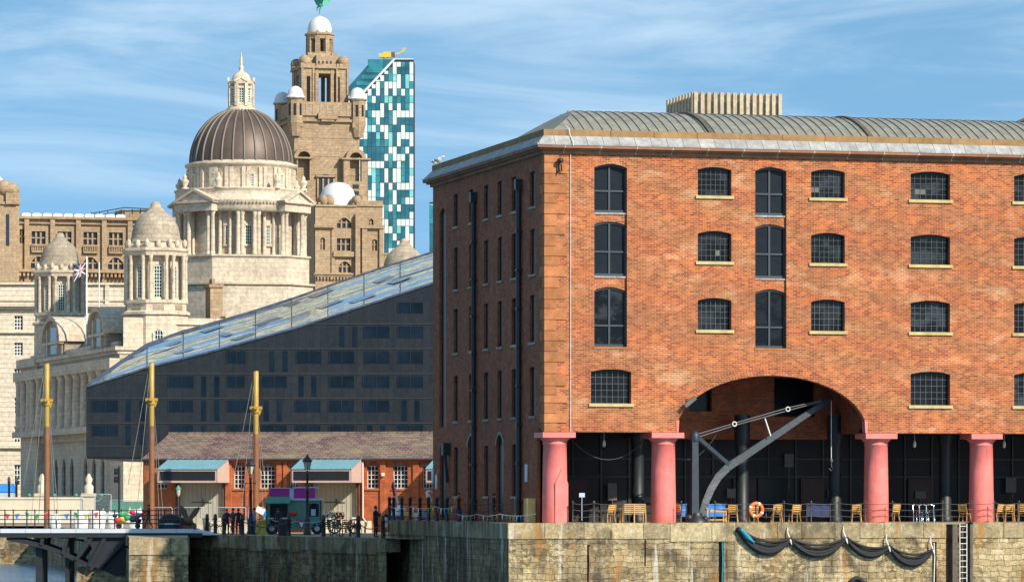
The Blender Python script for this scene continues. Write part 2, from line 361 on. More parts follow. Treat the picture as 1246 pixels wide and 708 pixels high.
def wall(b_, a0, a1, z0, z1, ops, d0=0, depth=.3, axis='y', sign=1, reveal=None):
    """wall face with real openings and reveals; ops = (a,b,z0,z1,rise[,ellipse])"""
    P = (lambda a, z, d: (a, d0+sign*d, z)) if axis == 'y' else (lambda a, z, d: (d0+sign*d, a, z))
    rv = reveal or b_
    def top(o, a):
        m_ = (o[0]+o[1])/2; h = (o[1]-o[0])/2; q = max(-1, min(1, (a-m_)/h))
        if len(o) > 5: return o[3]-o[4]+o[4]*math.sqrt(max(0, 1-q*q))
        return o[3]-o[4]*q*q
    br_ = {a0, a1}
    for o in ops:
        n = (40 if len(o) > 5 else 8) if o[4] > 0 else 1
        for i in range(n+1):
            t_ = i/n
            if len(o) > 5: t_ = .5-.5*math.cos(math.pi*t_)
            br_.add(o[0]+(o[1]-o[0])*t_)
    br_ = sorted(x for x in br_ if a0-1e-6 <= x <= a1+1e-6)
    for p, q in zip(br_, br_[1:]):
        if q-p < 1e-5: continue
        m_ = (p+q)/2; cov = sorted([o for o in ops if o[0] < m_ < o[1]], key=lambda o: o[2])
        lo = (z0, z0)
        for o in cov:
            if o[2] > max(lo)+1e-4: b_.face([P(p, lo[0], 0), P(q, lo[1], 0), P(q, o[2], 0), P(p, o[2], 0)])
            tp, tq = top(o, p), top(o, q)
            rv.face([P(p, tp, 0), P(q, tq, 0), P(q, tq, depth), P(p, tp, depth)])
            if o[2] > z0+1e-4: rv.face([P(p, o[2], 0), P(q, o[2], 0), P(q, o[2], depth), P(p, o[2], depth)])
            lo = (tp, tq)
        if z1 > max(lo)+1e-4: b_.face([P(p, lo[0], 0), P(q, lo[1], 0), P(q, z1, 0), P(p, z1, 0)])
    for o in ops:
        for a in o[:2]:
            if a0+1e-5 < a < a1-1e-5:
                tp = top(o, a); rv.face([P(a, o[2], 0), P(a, o[2], depth), P(a, tp, depth), P(a, tp, 0)])
def panel(o, d, axis='y', n=8):                 # flat infill with the opening's own outline
    a, b2, z0, z1, r = o[:5]; pts = [(a, z0), (b2, z0)]
    for i in range(n+1):
        q = 1-2*i/n; pts.append(((a+b2)/2+q*(b2-a)/2, z1-r*q*q))
    bb = B(); bb.prism(pts, d, d+.04, axis); return bb
def slab_poly(name, pts, z0, z1, mat, mat_side=None):
    b1 = B()
    tri = tessellate_polygon([[Vector((x, y, 0)) for x, y in pts]])
    for q in tri: b1.face([(pts[i][0], pts[i][1], z1) for i in q])
    o = b1.build(name, mat)
    return struct(o)
# ================================================================== the brick warehouse
WF = fr(663, 209.4, 14.6)
WD = 24.2; WU = 46.0; LZ = 4.62; TZ = 18.75
wh = thing('brick_warehouse', 'big orange-red brick dock warehouse on pink columns with wide arch over the quay', 'warehouse', (WF.X, WF.Y, 0), WF.a)
U = lambda px, v=0: WF.u(px, v)
rowsZ = [(16.74, 18.20), (13.37, 14.93), (9.87, 11.5), (6.07, 7.82)]
doorZ = [(15.78, 18.25), (12.55, 15.33), (8.95, 11.99)]
win = []; doors = []
for px0, px1, rr in ((849, 890, (0, 1, 2)), (987, 1028, (0, 1, 2)), (1108, 1156, (0, 1, 2, 3)), (1234, 1282, (0, 1, 2, 3)), (1358, 1406, (0, 1, 2, 3)), (1486, 1534, (0, 1, 2, 3)), (719, 768, (3,))):
    for r in rr: win.append((U(px0), U(px1), rowsZ[r][0], rowsZ[r][1]+.0, .14))
arch = (U(823), U(1055), LZ, WF.z(457, U(940)), WF.z(457, U(940))-LZ, 'e')
shafts = [(U(723), U(763), doorZ[2][0], doorZ[0][1], .19), (U(919), U(957), doorZ[2][0], doorZ[0][1], .19)]
fw = B()
wall(fw, 0, WU, LZ, TZ, win+shafts+[arch], 0, .42)
fw.box(arch[0]-.0, arch[1], 0, .01, LZ-.0, LZ) if False else None
fwo = fw.build('front_wall', 'brick', wh)
# header arches of rubbed brick round the big arch
ab = B(); A0, A1 = arch[0], arch[1]; am = (A0+A1)/2; ah = (A1-A0)/2; H = arch[4]
n = 96
for i in range(n):
    t0 = math.pi*i/n+.004; t1 = math.pi*(i+1)/n-.010
    p = lambda t_, k: (am-math.cos(t_)*(ah+k), LZ+math.sin(t_)*(H+k))
    q = [p(t0, .01), p(t1, .01), p(t1, .46), p(t0, .46)]
    if min(c[1] for c in q) < LZ+.02: continue
    ab.prism(q, -.014, .05)
ab.build('arch_ring', 'quoin_stone' if False else 'brick', wh)
# segmental header arches over the windows
for o in win+shafts+[(s[0], s[1], d[0], d[1], .2) for s in shafts for d in doorZ[1:]]:
    if o in win or o in shafts:
        k = 16; wd = o[1]-o[0]; hb = B()
        for i in range(k):
            a = -1.06+2.12*i/k+.006; c = -1.06+2.12*(i+1)/k-.012
            f = lambda q, e: ((o[0]+o[1])/2+q*(wd/2)*(1+.12*(e > 0)), o[3]-o[4]*min(1, q*q)+e)
            hb.prism([f(a, .008), f(c, .008), f(c, .34), f(a, .34)], -.008, .02)
        hb.build('window_head', 'brick', wh)
# lintel soffit & arcade shell
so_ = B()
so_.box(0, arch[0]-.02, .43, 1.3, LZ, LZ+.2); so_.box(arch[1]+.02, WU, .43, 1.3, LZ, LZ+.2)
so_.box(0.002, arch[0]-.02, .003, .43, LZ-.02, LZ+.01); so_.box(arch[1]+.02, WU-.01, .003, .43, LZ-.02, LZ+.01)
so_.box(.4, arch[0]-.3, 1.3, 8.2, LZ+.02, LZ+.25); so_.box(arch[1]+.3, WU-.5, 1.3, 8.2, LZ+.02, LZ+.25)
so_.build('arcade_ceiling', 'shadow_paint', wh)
ib = B()
H2 = LZ+H+.35
ib.box(arch[0]-.35, arch[0]-.05, .43, 6.0, LZ, H2); ib.box(arch[1]+.05, arch[1]+.35, .43, 6.0, LZ, H2)
ops = [(U(942, 6), U(992, 6), LZ+.95, H2+1, 0), (U(838, 6), U(866, 6), LZ+1.2, LZ+2.4, 0)]
wall(ib, arch[0]-.3, arch[1]+.3, LZ-.1, H2, [ops[1]]+[(ops[0][0], ops[0][1], ops[0][2], H2-.3, 0)], 6.0, .4)
ib.box(arch[0]-.3, arch[1]+.3, .43, 6.4, H2, H2+.2)
ib.box(arch[0]-.3, arch[1]+.3, 6.0, 8.2, LZ-.25, LZ-.1)
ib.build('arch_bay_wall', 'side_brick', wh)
for o in ops: db = B(); db.box(o[0]-.2, o[1]+.2, 6.45, 6.5, LZ, H2); db.build('bay_opening', 'black_glass', wh)
# shop front glazing at the back of the arcade
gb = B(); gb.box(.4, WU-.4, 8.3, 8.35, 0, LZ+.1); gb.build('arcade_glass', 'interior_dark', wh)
gf = B()
x = .6
while x < WU-1:
    gf.box(x, x+.09, 8.2, 8.3, 0, LZ); x += 1.55
for z_ in (.5, 2.35, 3.3): gf.box(.5, WU-.5, 8.22, 8.29, z_, z_+.08)
gf.build('arcade_frame', 'shadow_paint', wh)
for i, x in enumerate((3.2, 12.6, 16.4, 22.5)):
    pb = B(); pb.box(x, x+1.3, 8.12, 8.2, .02, 2.3); pb.box(x+.1, x+1.2, 8.10, 8.12, 1.2, 2.2); pb.build('shop_door', 'interior_red', wh)
for a, c in ((7.6, 9.0), (14.0, 15.6)): pl = B(); pl.box(a, c, 8.14, 8.18, 1.0, 2.3); pl.build('shop_panel', 'black_glass', wh)
# inner dark columns
for px in (776, 903, 1016, 1150, 1262, 1376):
    v_ = 4.6; u_ = U(px, v_)
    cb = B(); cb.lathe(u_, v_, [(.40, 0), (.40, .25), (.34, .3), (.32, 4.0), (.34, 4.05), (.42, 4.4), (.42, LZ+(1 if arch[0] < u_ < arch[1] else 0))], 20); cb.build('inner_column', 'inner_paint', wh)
# things fixed in the dark arcade: notices, cable tray, hanging lamps
for px, py, v_, w_, h_ in ((708, 602, 2.5, .3, .22), (1010, 600, 8.0, .28, .3), (960, 560, 8.0, .5, .7), (1120, 602, 8.0, .6, .4), (745, 598, 8.0, .5, .9), (890, 600, 8.0, .5, .5), (1230, 590, 8.0, .6, .8)):
    nb = B(); u_ = U(px, v_); z_ = WF.z(py, u_, v_); nb.box(u_-w_/2, u_+w_/2, v_-.03, v_, z_-h_/2, z_+h_/2); nb.box(u_-.015, u_+.015, v_-.02, v_+.01, max(z_-h_/2-1.2, 0), z_-h_/2); nb.build('notice', 'blind' if v_ > 3 else 'pale_blue', wh)
for px, v_ in ((1113, 2.4), (735, 3.0), (1222, 2.6)):
    nb = B(); u_ = U(px, v_); nb.tube([(u_, v_, LZ), (u_, v_, LZ-.35)], .012, 4); nb.lathe(u_, v_, [(.03, LZ-.35), (.09, LZ-.5), (.07, LZ-.68), (.01, LZ-.72)], 10); nb.build('hanging_lamp', 'white_paint', wh)
for u0_, u1_ in ((1.6, 6.0), (6.2, 9.6)):
    nb = B(); nb.tube([(u0_+(u1_-u0_)*i/12, 1.6, LZ-.1-1.3*(1-(i/6-1)**2)) for i in range(13)], .014, 4); nb.build('slack_cable', 'bar_grey', wh)
# front columns
for px in (675.5, 807.5, 1066.5, 1194.5, 1323, 1452, 1580):
    r0 = .655 if px > 700 else .655; u_ = U(px, .66); v_ = .72
    cb = B(); q = .985
    cb.lathe(u_, v_, [(.64, .0), (.655, .06), (.645, 1.2), (.62, 2.6), (.60, 3.98), (.63, 4.0), (.63, 4.05), (.60, 4.07), (.62, 4.14), (.72, 4.24), (.80, 4.33)], 36)
    cb.box(u_-.86, u_+.86, v_-.86, v_+.86, 4.33, LZ-.02)
    if px < 700: cb.prism([(u_+.18-.34, 0), (u_+.18+.34, 0), (u_+.18+.34, 2.0), (u_+.18, 2.75), (u_+.18-.34, 2.0)], v_-.69, v_-.3)
    cb.build('column', 'pink_paint', wh)
# arch springers: pink iron shoes
for a, s_ in ((arch[0], 1), (arch[1], -1)):
    sb = B(); sb.prism([(a, LZ), (a-s_*.02, LZ+.6), (a+s_*.14, LZ+.62), (a+s_*.10, LZ)], -.05, .4); sb.build('arch_shoe', 'pink_paint', wh)
# windows
random.seed(21)
for o in win:
    g = panel(o, .30).build('window', 'window_glass', wh)
    nb = B(); wd = o[1]-o[0]; ht = o[3]-o[2]; nx, nz = (7, 5)
    for i in range(nx+1):
        x = o[0]+.02+(wd-.04)*i/nx; q = (x-(o[0]+o[1])/2)/(wd/2)
        nb.box(x-.011, x+.011, .265, .299, o[2], o[3]-o[4]*q*q)
    for j in range(nz):
        z_ = o[2]+.02+(ht-.1)*j/nz; nb.box(o[0], o[1], .268, .298, z_-.010, z_+.010)
    nb.build('glazing_bars', 'bar_grey' if o[2] < 12 else 'bar_dark', g)
    for _ in range(random.choice((0, 1, 2, 3))):
        i, j = random.randrange(0, nx), random.randrange(0, nz-1); n2 = random.choice((1, 1, 2)); x = o[0]+.02+(wd-.04)*i/nx; x2 = min(x+(wd-.04)/nx*n2, o[1]); z_ = o[2]+.02+(ht-.1)*j/nz
        pb = B(); pb.box(x+.015, x2-.015, .285+.002*j, .296, z_+.013, z_+(ht-.1)/nz-.013); pb.build('pane', random.choice(('blind', 'black_glass', 'black_glass', 'slate_door')), g)
    s_ = B(); s_.box(o[0]-.12, o[1]+.12, -.10, .26, o[2]-.16, o[2]-.005); s_.build('sill', 'sill_stone', wh)
random.seed(3)
for s0 in shafts:
    for k, (z0, z1) in enumerate(doorZ):
        o = (s0[0], s0[1]-.0, z0, z1, .19)
        g = panel(o, .34).build('loading_door', 'window_glass' if k == 2 else 'slate_door', wh)
        nb = B(); m_ = (o[0]+o[1])/2; wd = o[1]-o[0]
        nb.box(o[0], o[0]+.09, .27, .338, z0, z1-.25); nb.box(o[1]-.09, o[1], .27, .338, z0, z1-.25)
        nb.box(m_-.05, m_+.05, .27, .338, z0, z1-.01); nb.box(o[0], o[1], .268, .337, z0, z0+.14)
        zt = z0+(z1-z0)*(.45 if k < 2 else .36); nb.box(o[0]+.09, o[1]-.09, .272, .336, zt-.045, zt+.045)
        for i in range(8):
            q0, q1 = -1+i/4, -1+(i+1)/4
            f = lambda q: (m_+q*wd/2, z1-o[4]*q*q)
            a, c = f(q0), f(q1); nb.prism([(a[0], a[1]-.1), (c[0], c[1]-.1), (c[0], c[1]), (a[0], a[1])], .262, .335)
        nb.build('door_frame', 'dark_frame', g)
    for (za, zb) in ((doorZ[1][1], doorZ[0][0]), (doorZ[2][1], doorZ[1][0])):
        bb = B(); m_ = (s0[0]+s0[1])/2; h_ = (s0[1]-s0[0])/2; bb.prism([(m_+h_*q/5, za+.004-.19*(q/5)**2) for q in range(-5, 6)]+[(s0[1], zb-.02), (s0[0], zb-.02)], .16, .44); bb.build('spandrel', 'brick', wh)
        bb = B(); bb.box(s0[0], s0[1], .10, .30, zb-.08, zb); bb.build('door_sill', 'lead', wh)
    bb = B(); bb.box(s0[0]-.05, s0[1]+.05, -.04, .33, doorZ[2][0]-.09, doorZ[2][0]); bb.build('door_sill', 'quoin_stone', wh)
# quoins: long and short, no two alike
qb = B(); z_ = LZ; k = 0
while z_ < TZ-.3:
    h_ = random.uniform(.40, .62); ln = (1.12 if k % 2 else .66)+random.uniform(-.08, .06)
    z2 = min(z_+h_, TZ)
    qb.box(-.035-.01*(k % 2), ln, -.035-.012*(k % 2), .3, z_+.015, z2-.015); qb.box(-.03, .0, .3, .9 if k % 2 else .5, z_+.015, z2-.015)
    z_ = z2; k += 1
qb.build('quoins', 'quoin_stone', wh)
# side wall (in shade) with narrow barred windows
SV = lambda px: WF.v(px, 0)
sw = B(); sops = []; tall = []
cols = [(648, 1.15), (625.5, 1.05), (608.3, 1.05), (591.7, 1.05), (573.4, 1.0), (554.7, 1.0)]
rz = [(16.2, 18.0), (12.72, 15.04), (9.24, 11.67), (5.47, 7.98)]
for px, wd in cols:
    v_ = SV(px)
    for z0, z1 in rz: sops.append((v_-wd/2*1.0, v_+wd/2, z0, z1, .08))
for px in (625.5, 591.7, 554.7): v_ = SV(px); sops.append((v_-.5, v_+.5, 1.35, 4.05, .06))
for px in (608.3, 573.4): v_ = SV(px); tall.append((v_-.8, v_+.8, .02, 4.62, .6))
vr = SV(538.5); shaft = (vr-.75, vr+.75, 5.2, 17.4, .3); shaft2 = (vr-.7, vr+.7, .02, 4.2, .3)
side_open = (0.0, 1.5, 0, LZ, 0)
wall(sw, 0, WD, 0, TZ, sops+tall+[shaft, shaft2, side_open], 0, .16, axis='x')
sw.box(.38, .42, 1.6, 8.3, 0, LZ)
sw.box(0, WU, WD, WD+.1, 0, TZ); sw.box(WU, WU+.1, 0, WD, LZ, TZ)
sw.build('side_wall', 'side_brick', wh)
for o in sops:
    g = panel(o, .13, 'x').build('side_window', 'black_glass', wh)
    s_ = B(); s_.box(-.07, .12, o[0]-.06, o[1]+.06, o[2]-.13, o[2]-.004); s_.build('side_sill', 'grey_stone', wh)
for o in tall+[shaft, shaft2]:
    panel(o, .14, 'x').build('side_door', 'black_glass', wh)
for o in tall:
    ar = B()
    for i in range(10):
        q0, q1 = -1+i/5, -1+(i+1)/5; m_ = (o[0]+o[1])/2
        f = lambda q, e: (m_+q*(.8+e), o[3]-.6*q*q+e*.8)
        ar.prism([f(q0, .01), f(q1, .01), f(q1, .16), f(q0, .16)], -.04, .1, 'x')
    ar.build('door_arch', 'grey_stone', wh)
for px in (579.6, 634.7):
    v_ = SV(px); pb = B(); pb.tube([(-.16, v_, 0), (-.16, v_, 17.2)], .13, 8); pb.box(-.36, -.01, v_-.2, v_+.2, 17.2, 17.75)
    for z_ in range(1, 17, 2): pb.box(-.32, -.0, v_-.19, v_+.19, z_, z_+.1)
    pb.build('drainpipe', 'black_iron', wh)
# cornice, lead weathering, parapet (all around the two visible sides)
def ringbox(bb, out, z0, z1, inn=.4):
    bb.box(-out, WU+out, -out, inn, z0, z1); bb.box(-out, inn, inn, WD+out, z0, z1)
cb = B(); ringbox(cb, .16, TZ-.02, TZ+.14); ringbox(cb, .34, TZ+.14, TZ+.24); ringbox(cb, .50, TZ+.24, TZ+.42); cb.build('cornice', 'cornice_red', wh)
lb = B(); zl0, zl1 = TZ+.42, 19.62
lb.face([(-.52, -.52, zl0), (WU, -.52, zl0), (WU, -.10, zl1), (-.10, -.10, zl1)]); lb.face([(-.52, -.52, zl0), (-.52, WD+.5, zl0), (-.10, WD+.1, zl1), (-.10, -.10, zl1)])
lb.box(-.53, WU, -.53, -.49, zl0-.05, zl0+.03); lb.box(-.53, -.49, -.49, WD+.5, zl0-.05, zl0+.03)
lb.build('lead_weathering', 'lead', wh)
pb = B(); pb.box(-.08, WU, -.08, .45, zl1-.1, 19.95); pb.box(-.08, .45, .45, WD, zl1-.1, 19.95); pb.build('parapet', 'cornice_stone', wh)
# curved iron roof in two spans with hipped ends
def span(v0, v1, rise, zb, ue=2.4):
    nn = 20; pr = []
    for i in range(nn+1):
        q = -1+2*i/nn; z_ = zb+rise*(1-abs(q)**2.0); u_ = .55+ue*(1-abs(q)**2.0); pr.append((u_, (v0+v1)/2+q*(v1-v0)/2, z_))
    rb = B(); rb.grid([[p for p in pr], [(WU, p[1], p[2]) for p in pr]], smooth=True)
    rb.grid([[(.5, (v0+v1)/2+(p[1]-(v0+v1)/2)*1.0, zb) for p in pr], pr], smooth=False)
    for p in ((v0, v1),): rb.box(.5, WU, v0-.04, v0, zb-.4, zb)
    ro = rb.build('roof', 'roof_sheet', wh)
    sm = B(); x = .9; k = 0
    while x < WU:
        pts = [(x, p[1], p[2]+.02) for p in pr if p[0] <= x+.01]
        if len(pts) > 4: 
            hf = len(pts)//2+1
            segs = [pts] if pts[len(pts)//2][2] > zb+rise*.98 else [pts[:len(pts)//2], pts[len(pts)//2:]]
            for sg in segs:
                if len(sg) > 1: sm.grid([[(c[0]-.022, c[1], c[2]+.0) for c in sg], [(c[0], c[1], c[2]+.035) for c in sg], [(c[0]+.022, c[1], c[2]) for c in sg]], smooth=False)
        x += .5; k += 1
    sm.build('roof_seam', 'roof_seam', ro)
    for x in (U(873), U(1068), U(1300)):
        tb = B(); tb.grid([[(x-.12, c[1], c[2]+.02) for c in pr], [(x-.12, c[1], c[2]+.11) for c in pr], [(x+.12, c[1], c[2]+.11) for c in pr], [(x+.12, c[1], c[2]+.02) for c in pr]], smooth=False)
        tb.build('roof_rib', 'roof_rib', ro)
    rg = B(); rg.tube([(.55+ue, (v0+v1)/2, zb+rise+.03), (WU, (v0+v1)/2, zb+rise+.03)], .07, 6); rg.build('ridge', 'roof_sheet', ro)
span(.9, 12.0, 1.55, 19.9); span(12.4, 23.6, 1.0, 19.75)
# fittings
hk = B(); hk.ball((U(680), -.28, 18.35), .17, 10, 1, 1.1, .8); hk.tube([(U(680), -.0, 18.4), (U(680), -.3, 18.35)], .05); hk.bar((U(679), -.2, 18.2), (U(678), -.15, 17.7), .06); hk.bar((U(681.5), -.2, 18.2), (U(682.5), -.15, 17.8), .05); hk.build('camera_bracket', 'black_iron', wh)
dp = B(); xx = U(694); dp.tube([(xx, -.05, LZ), (xx, -.05, 18.7)], .022, 5); dp.tube([(xx, -.55, 19.1), (xx, -.56, 19.3), (xx-.05, -.12, 19.65), (xx-.1, -.1, 20.0), (xx-.12, .6, 20.2)], .025, 5); dp.build('conductor_cable', 'rope_white', wh)
fl = B(); x = U(837); z_ = WF.z(489, x); M = Matrix.Translation((x, -.35, z_)) @ Matrix.Rotation(R(-38), 4, 'Y'); fl.box(-.36, .36, -.12, .12, -.1, .1, M); fl.bar((x, -.3, z_), (x-.1, 0, z_+.1), .05); fl.build('floodlight', 'bar_grey', wh)
gp = B(); gp.box(-.5, -.05, 1.65, 2.3, 0, 1.25); gp.build('gate_pier', 'sill_stone', wh)
wl = B(); wl.box(-.42, -.02, SV(547)-.25, SV(547)+.25, 3.6, 4.3); wl.bar((-.25, SV(547), 3.7), (-.05, SV(547)+.3, 2.1), .12); wl.build('wall_crane_bracket', 'black_iron', wh)
sg = B(); sg.box(-.06, -.01, SV(641)-.2, SV(641)+.2, 2.1, 3.0); sg.build('wall_sign', 'steel_light', wh)
# ================================================================== quays, water, ground
WZ = -3.9; LQ = -1.0
wt = B(); wt.box(-2000, 1500, -200, 3500, WZ-1, WZ); struct(wt.build('water', 'water'))
A_ = (at(470, 229), 229.0); B_ = (at(228, 251), 251.0)
P1 = (at(229, 232), 232.0); P2 = (at(157, 232), 232.0); P3 = (at(156, 246), 246.0); P4 = (-36.0, 318.0)
land = [A_, B_, P1, P2, P3, P4, (-260, 330), (-2400, 1200), (-2400, 3400), (1500, 3400), (1500, 300), WF.w(90, 12), WF.w(0, 12)]
slab_poly('ground', land, LQ, LQ, 'setts')
def drop(name, pts, z1, z0, mat, label=None, cope=.75):
    b1 = B(); b2 = B()
    for p, q in zip(pts, pts[1:]):
        b1.face([(p[0], p[1], z0), (q[0], q[1], z0), (q[0], q[1], z1-cope), (p[0], p[1], z1-cope)])
    o = struct(b1.build(name, mat)); return o
drop('lower_quay_wall', [WF.w(-2.06, 26), A_, B_, P1], LQ, WZ-.5, 'rubble_soot_shade')
drop('pier_wall', [P1, P2, P3], LQ, WZ-.5, 'rubble')
drop('basin_wall', [P3, P4, (-260, 330)], LQ, WZ-.5, 'rubble')
def coping(name, pts, z1, h, out=.05, wd=.9, mat='coping_stone', step=1.7):
    random.seed(len(name)); b2 = B()
    for p, q in zip(pts, pts[1:]):
        p, q = Vector((*p, 0)), Vector((*q, 0)); d = (q-p); l = d.length; d.normalize()
        a = math.atan2(d.y, d.x); M = Matrix.Translation(p) @ Matrix.Rotation(a, 4, 'Z'); x = 0
        while x < l-.05:
            s_ = min(random.uniform(step*.7, step*1.5), l-x)
            if l-x-s_ < .5: s_ = l-x
            e = random.uniform(0, .02)
            b2.box(x+.008, x+s_-.008, -out-e, wd, z1-h-random.choice((0, 0, .12)), z1+.012, M); x += s_
    return struct(b2.build(name, mat))
coping('lower_quay_coping', [B_, A_], LQ, .75, mat='coping_soot_shade'); coping('pier_coping', [P2, P1], LQ, .95, step=2.2); coping('basin_coping', [P4, P3], LQ, .6)
# main quay in the warehouse's frame
VQ = -.62; UQ = -2.06
q0, q1, q2, q3 = WF.w(UQ, 25.9), WF.w(UQ, VQ), WF.w(90, VQ), WF.w(90, 25)
slab_poly('quay_paving', [q0, q1, q2, q3], 0, 0, 'paving')
mq = thing('quay', None, None, (WF.X, WF.Y, 0), WF.a); mq['kind'] = 'structure'
b1 = B(); QB = WZ-.5; QC = -.80
slots = [(U(716, VQ)-.07, U(716, VQ)+.07, QB, -1.1, 0), (U(877.5, VQ)-.13, U(877.5, VQ)+.13, QB, -.95, 0), (U(1137, VQ)-.12, U(1137, VQ)+.12, QB, -1.0, 0), (U(1151, VQ), U(1183, VQ), QB, -.12, 0), (U(785, VQ)-.04, U(785, VQ)+.04, -2.2, -.85, 0)]
wall(b1, UQ, 90, QB, QC, [(a, b2, c, min(d, QC-.0), 0) if d < QC else (a, b2, c, QC, 0) for a, b2, c, d, e in slots], VQ, .35)
o = b1.build('quay_wall', 'rubble', mq); b1 = B(); b1.face([(UQ, VQ, QB), (UQ, 26, QB), (UQ, 26, QC), (UQ, VQ, QC)]); b1.face([(UQ, 25.9, QB), (UQ+30, 25.9, QB), (UQ+30, 25.9, 0), (UQ, 25.9, 0)]); b1.build('side_quay_wall', 'rubble_soot_shade', mq)
b1 = B(); b1.box(UQ+.4, 60, VQ+.352, VQ+.40, QB, -.1); b1.build('quay_wall_back', 'timber_dark', mq)
random.seed(5); b1 = B(); x = UQ-.04
gx0, gx1 = U(1151, VQ), U(1183, VQ)
while x < 60:
    s_ = random.uniform(1.1, 2.4); x2 = x+s_
    if x < gx0 < x2+.5: x2 = gx0
    if gx0-.01 <= x < gx1: x = gx1; continue
    h_ = random.choice((.78, .80, .80, .95)); b1.box(x+.014, x2-.014, VQ-.05-random.uniform(0, .02), VQ+1.0, -h_, -.004+random.uniform(0, .012)); x = x2
b1.build('quay_coping', 'coping_stone', mq); b1 = B(); x = VQ-.05
while x < 25.5:
    s_ = random.uniform(1.2, 2.3); b1.box(UQ-.05-random.uniform(0, .02), UQ+.8, x+.01, min(x+s_, 25.9)-.01, -.8, -.006); x += s_
b1.build('side_quay_coping', 'coping_soot_shade', mq)
# ladder in its timber guarded recess
lt = thing('quay_ladder', 'pale rusty iron ladder between dark timber guards going down the dock wall', 'ladder', (*WF.w(0, 0), 0), WF.a)
x0, x1 = U(1168, VQ), U(1176.5, VQ)
b1 = B(); b1.tube([(x0, VQ+.02, WZ), (x0, VQ+.02, -.05)], .028); b1.tube([(x1, VQ+.02, WZ), (x1, VQ+.02, -.05)], .028); b1.build('rail', 'rope_white', lt)
b1 = B(); z_ = -.2
while z_ > WZ: b1.tube([(x0, VQ+.02, z_), (x1, VQ+.02, z_)], .022); z_ -= .3
b1.build('rungs', 'rope_white', lt)
for a, c in ((1158.5, 1164.5), (1180, 1183)):
    b1 = B(); b1.box(U(a, VQ), U(c, VQ), VQ-.08, VQ+.3, WZ, -.1); b1.build('guard_timber', 'timber_dark', lt)
# chains in the slots
for px, top, mt, lb_ in ((878.5, -1.0, 'teal_cloth', 'teal weed-stained chain hanging in the slot under the black crane'), (1136.3, -1.05, 'rope_white', 'pale chain hanging in the slot left of the iron ladder'), (716.5, -1.2, 'mast_wood', 'rusty mooring rod in the slot between first and second pink columns')):
    b1 = B(); x = U(px, VQ); b1.tube([(0, 0, 0), (.03, 0, -.8), (-.01, 0, -2.2), (0, 0, WZ-top)], .035)
    o = b1.build('hanging_chain' if 'rod' not in lb_ else 'mooring_rod', mt); o.location = (*WF.w(x, VQ-.02), top); tag(o, lb_, 'chain' if 'rod' not in lb_ else 'rod')
# tyre fender
b1 = B(); b1.grid([[((.34+.12*math.cos(p))*math.sin(q), .12*math.sin(p), (.34+.12*math.cos(p))*math.cos(q)) for p in [2*math.pi*i/10 for i in range(10)]] for q in [2*math.pi*j/28 for j in range(29)]], closed=True)
o = b1.build('tyre_fender', 'rubber'); o.location = (*WF.w(U(1041, VQ), VQ-.2), WF.z(711, U(1041, VQ), VQ)); o.rotation_euler = (0, 0, WF.a); tag(o, 'black rubber tyre fender hung low on the dock wall', 'fender')
# ------------------------------------------------------------ rope swags
anch = [(896, 642), (960, 655), (1028, 654), (1080, 664), (1134, 668)]
low = [672, 676, 676, 687]
swl = ['thick black rope swag wrapped in teal cloth at its left end', 'black rope swag in the middle, directly right of the teal-wrapped one', 'shallow black rope swag third along the dock wall', 'deepest black rope swag ending at the slot by the ladder']
for i in range(4):
    (pa, ya), (pb_, yb) = anch[i], anch[i+1]
    ua, ub = U(pa, VQ), U(pb_, VQ); za, zb = WF.z(ya, ua, VQ), WF.z(yb, ub, VQ); zl = WF.z(low[i], (ua+ub)/2, VQ)
    th = thing('rope_swag', swl[i], 'rope', (*WF.w(ua, VQ-.16), za), WF.a, 'black rope swags hung along the dock wall')
    for k in range(5):
        s_ = (za+zb)/2-zl; s_ *= (1.0, .93, .8, .58, .42)[k]*1.0
        pts = []
        for j in range(17):
            t_ = j/16; q = 2*t_-1
            pts.append(((ub-ua)*t_, -.05*math.sin(k*1.7)-.02*k, (zb-za)*t_-s_*(1-abs(q)**2.1)+.05*(k-2)*(.3)))
        r_ = .105 if i == 0 else .085
        b1 = B(); b1.tube(pts, r_ if k < 3 else r_*.75, 7); b1.build('rope', 'rope_black', th)
    if i == 0:
        b1 = B(); b1.tube([(.12, -.16, -.05), (.45, -.2, -.42), (.85, -.2, -.75)], [.10, .14, .05], 8); b1.build('cloth_wrap', 'teal_cloth', th)
    b1 = B(); b1.tube([(ub-ua-.12, .06, zb-za+.62), (ub-ua-.14, -.04, zb-za+.3), (ub-ua-.02, -.14, zb-za-.1), (ub-ua+.06, -.1, zb-za-.3)], [.02, .035, .06, .02], 6); b1.build('tie', 'rope_white', th)

# ------------------------------------------------------------ crane
ct = thing('dock_crane', 'blue-black riveted iron dock crane leaning its curved jib under the arch', 'crane', (*WF.w(0, 0), 0), WF.a)
CV = .15
def cu(px, py, v_): u_ = U(px, v_); return (u_, v_, WF.z(py, u_, v_))
b1 = B(); p0 = cu(845, 630, CV); b1.box(p0[0]-.19, p0[0]+.19, CV-.2, CV+.2, 0, cu(845, 531, CV)[2], taper=.03); b1.build('post', 'crane_paint', ct)
b1 = B(); zt = cu(846, 529, CV)[2]; b1.lathe(p0[0]+.02, CV, [(.24, zt-.32), (.26, zt-.05), (.2, zt+.12), (.08, zt+.2)], 12); b1.build('post_head', 'crane_paint', ct)
b1 = B(); b1.lathe(p0[0]+.1, CV, [(.62, 0), (.6, .12), (.35, .3), (.3, .5)], 16); b1.ball((p0[0]-.35, CV-.2, .25), .2, 8); b1.ball((p0[0]+.5, CV-.25, .2), .17, 8); b1.build('slewing_base', 'black_iron', ct)
jp = [(852, 630), (857, 612), (864, 595), (873, 580), (885, 568), (903, 556), (930, 538), (960, 518), (990, 498), (1012, 483)]
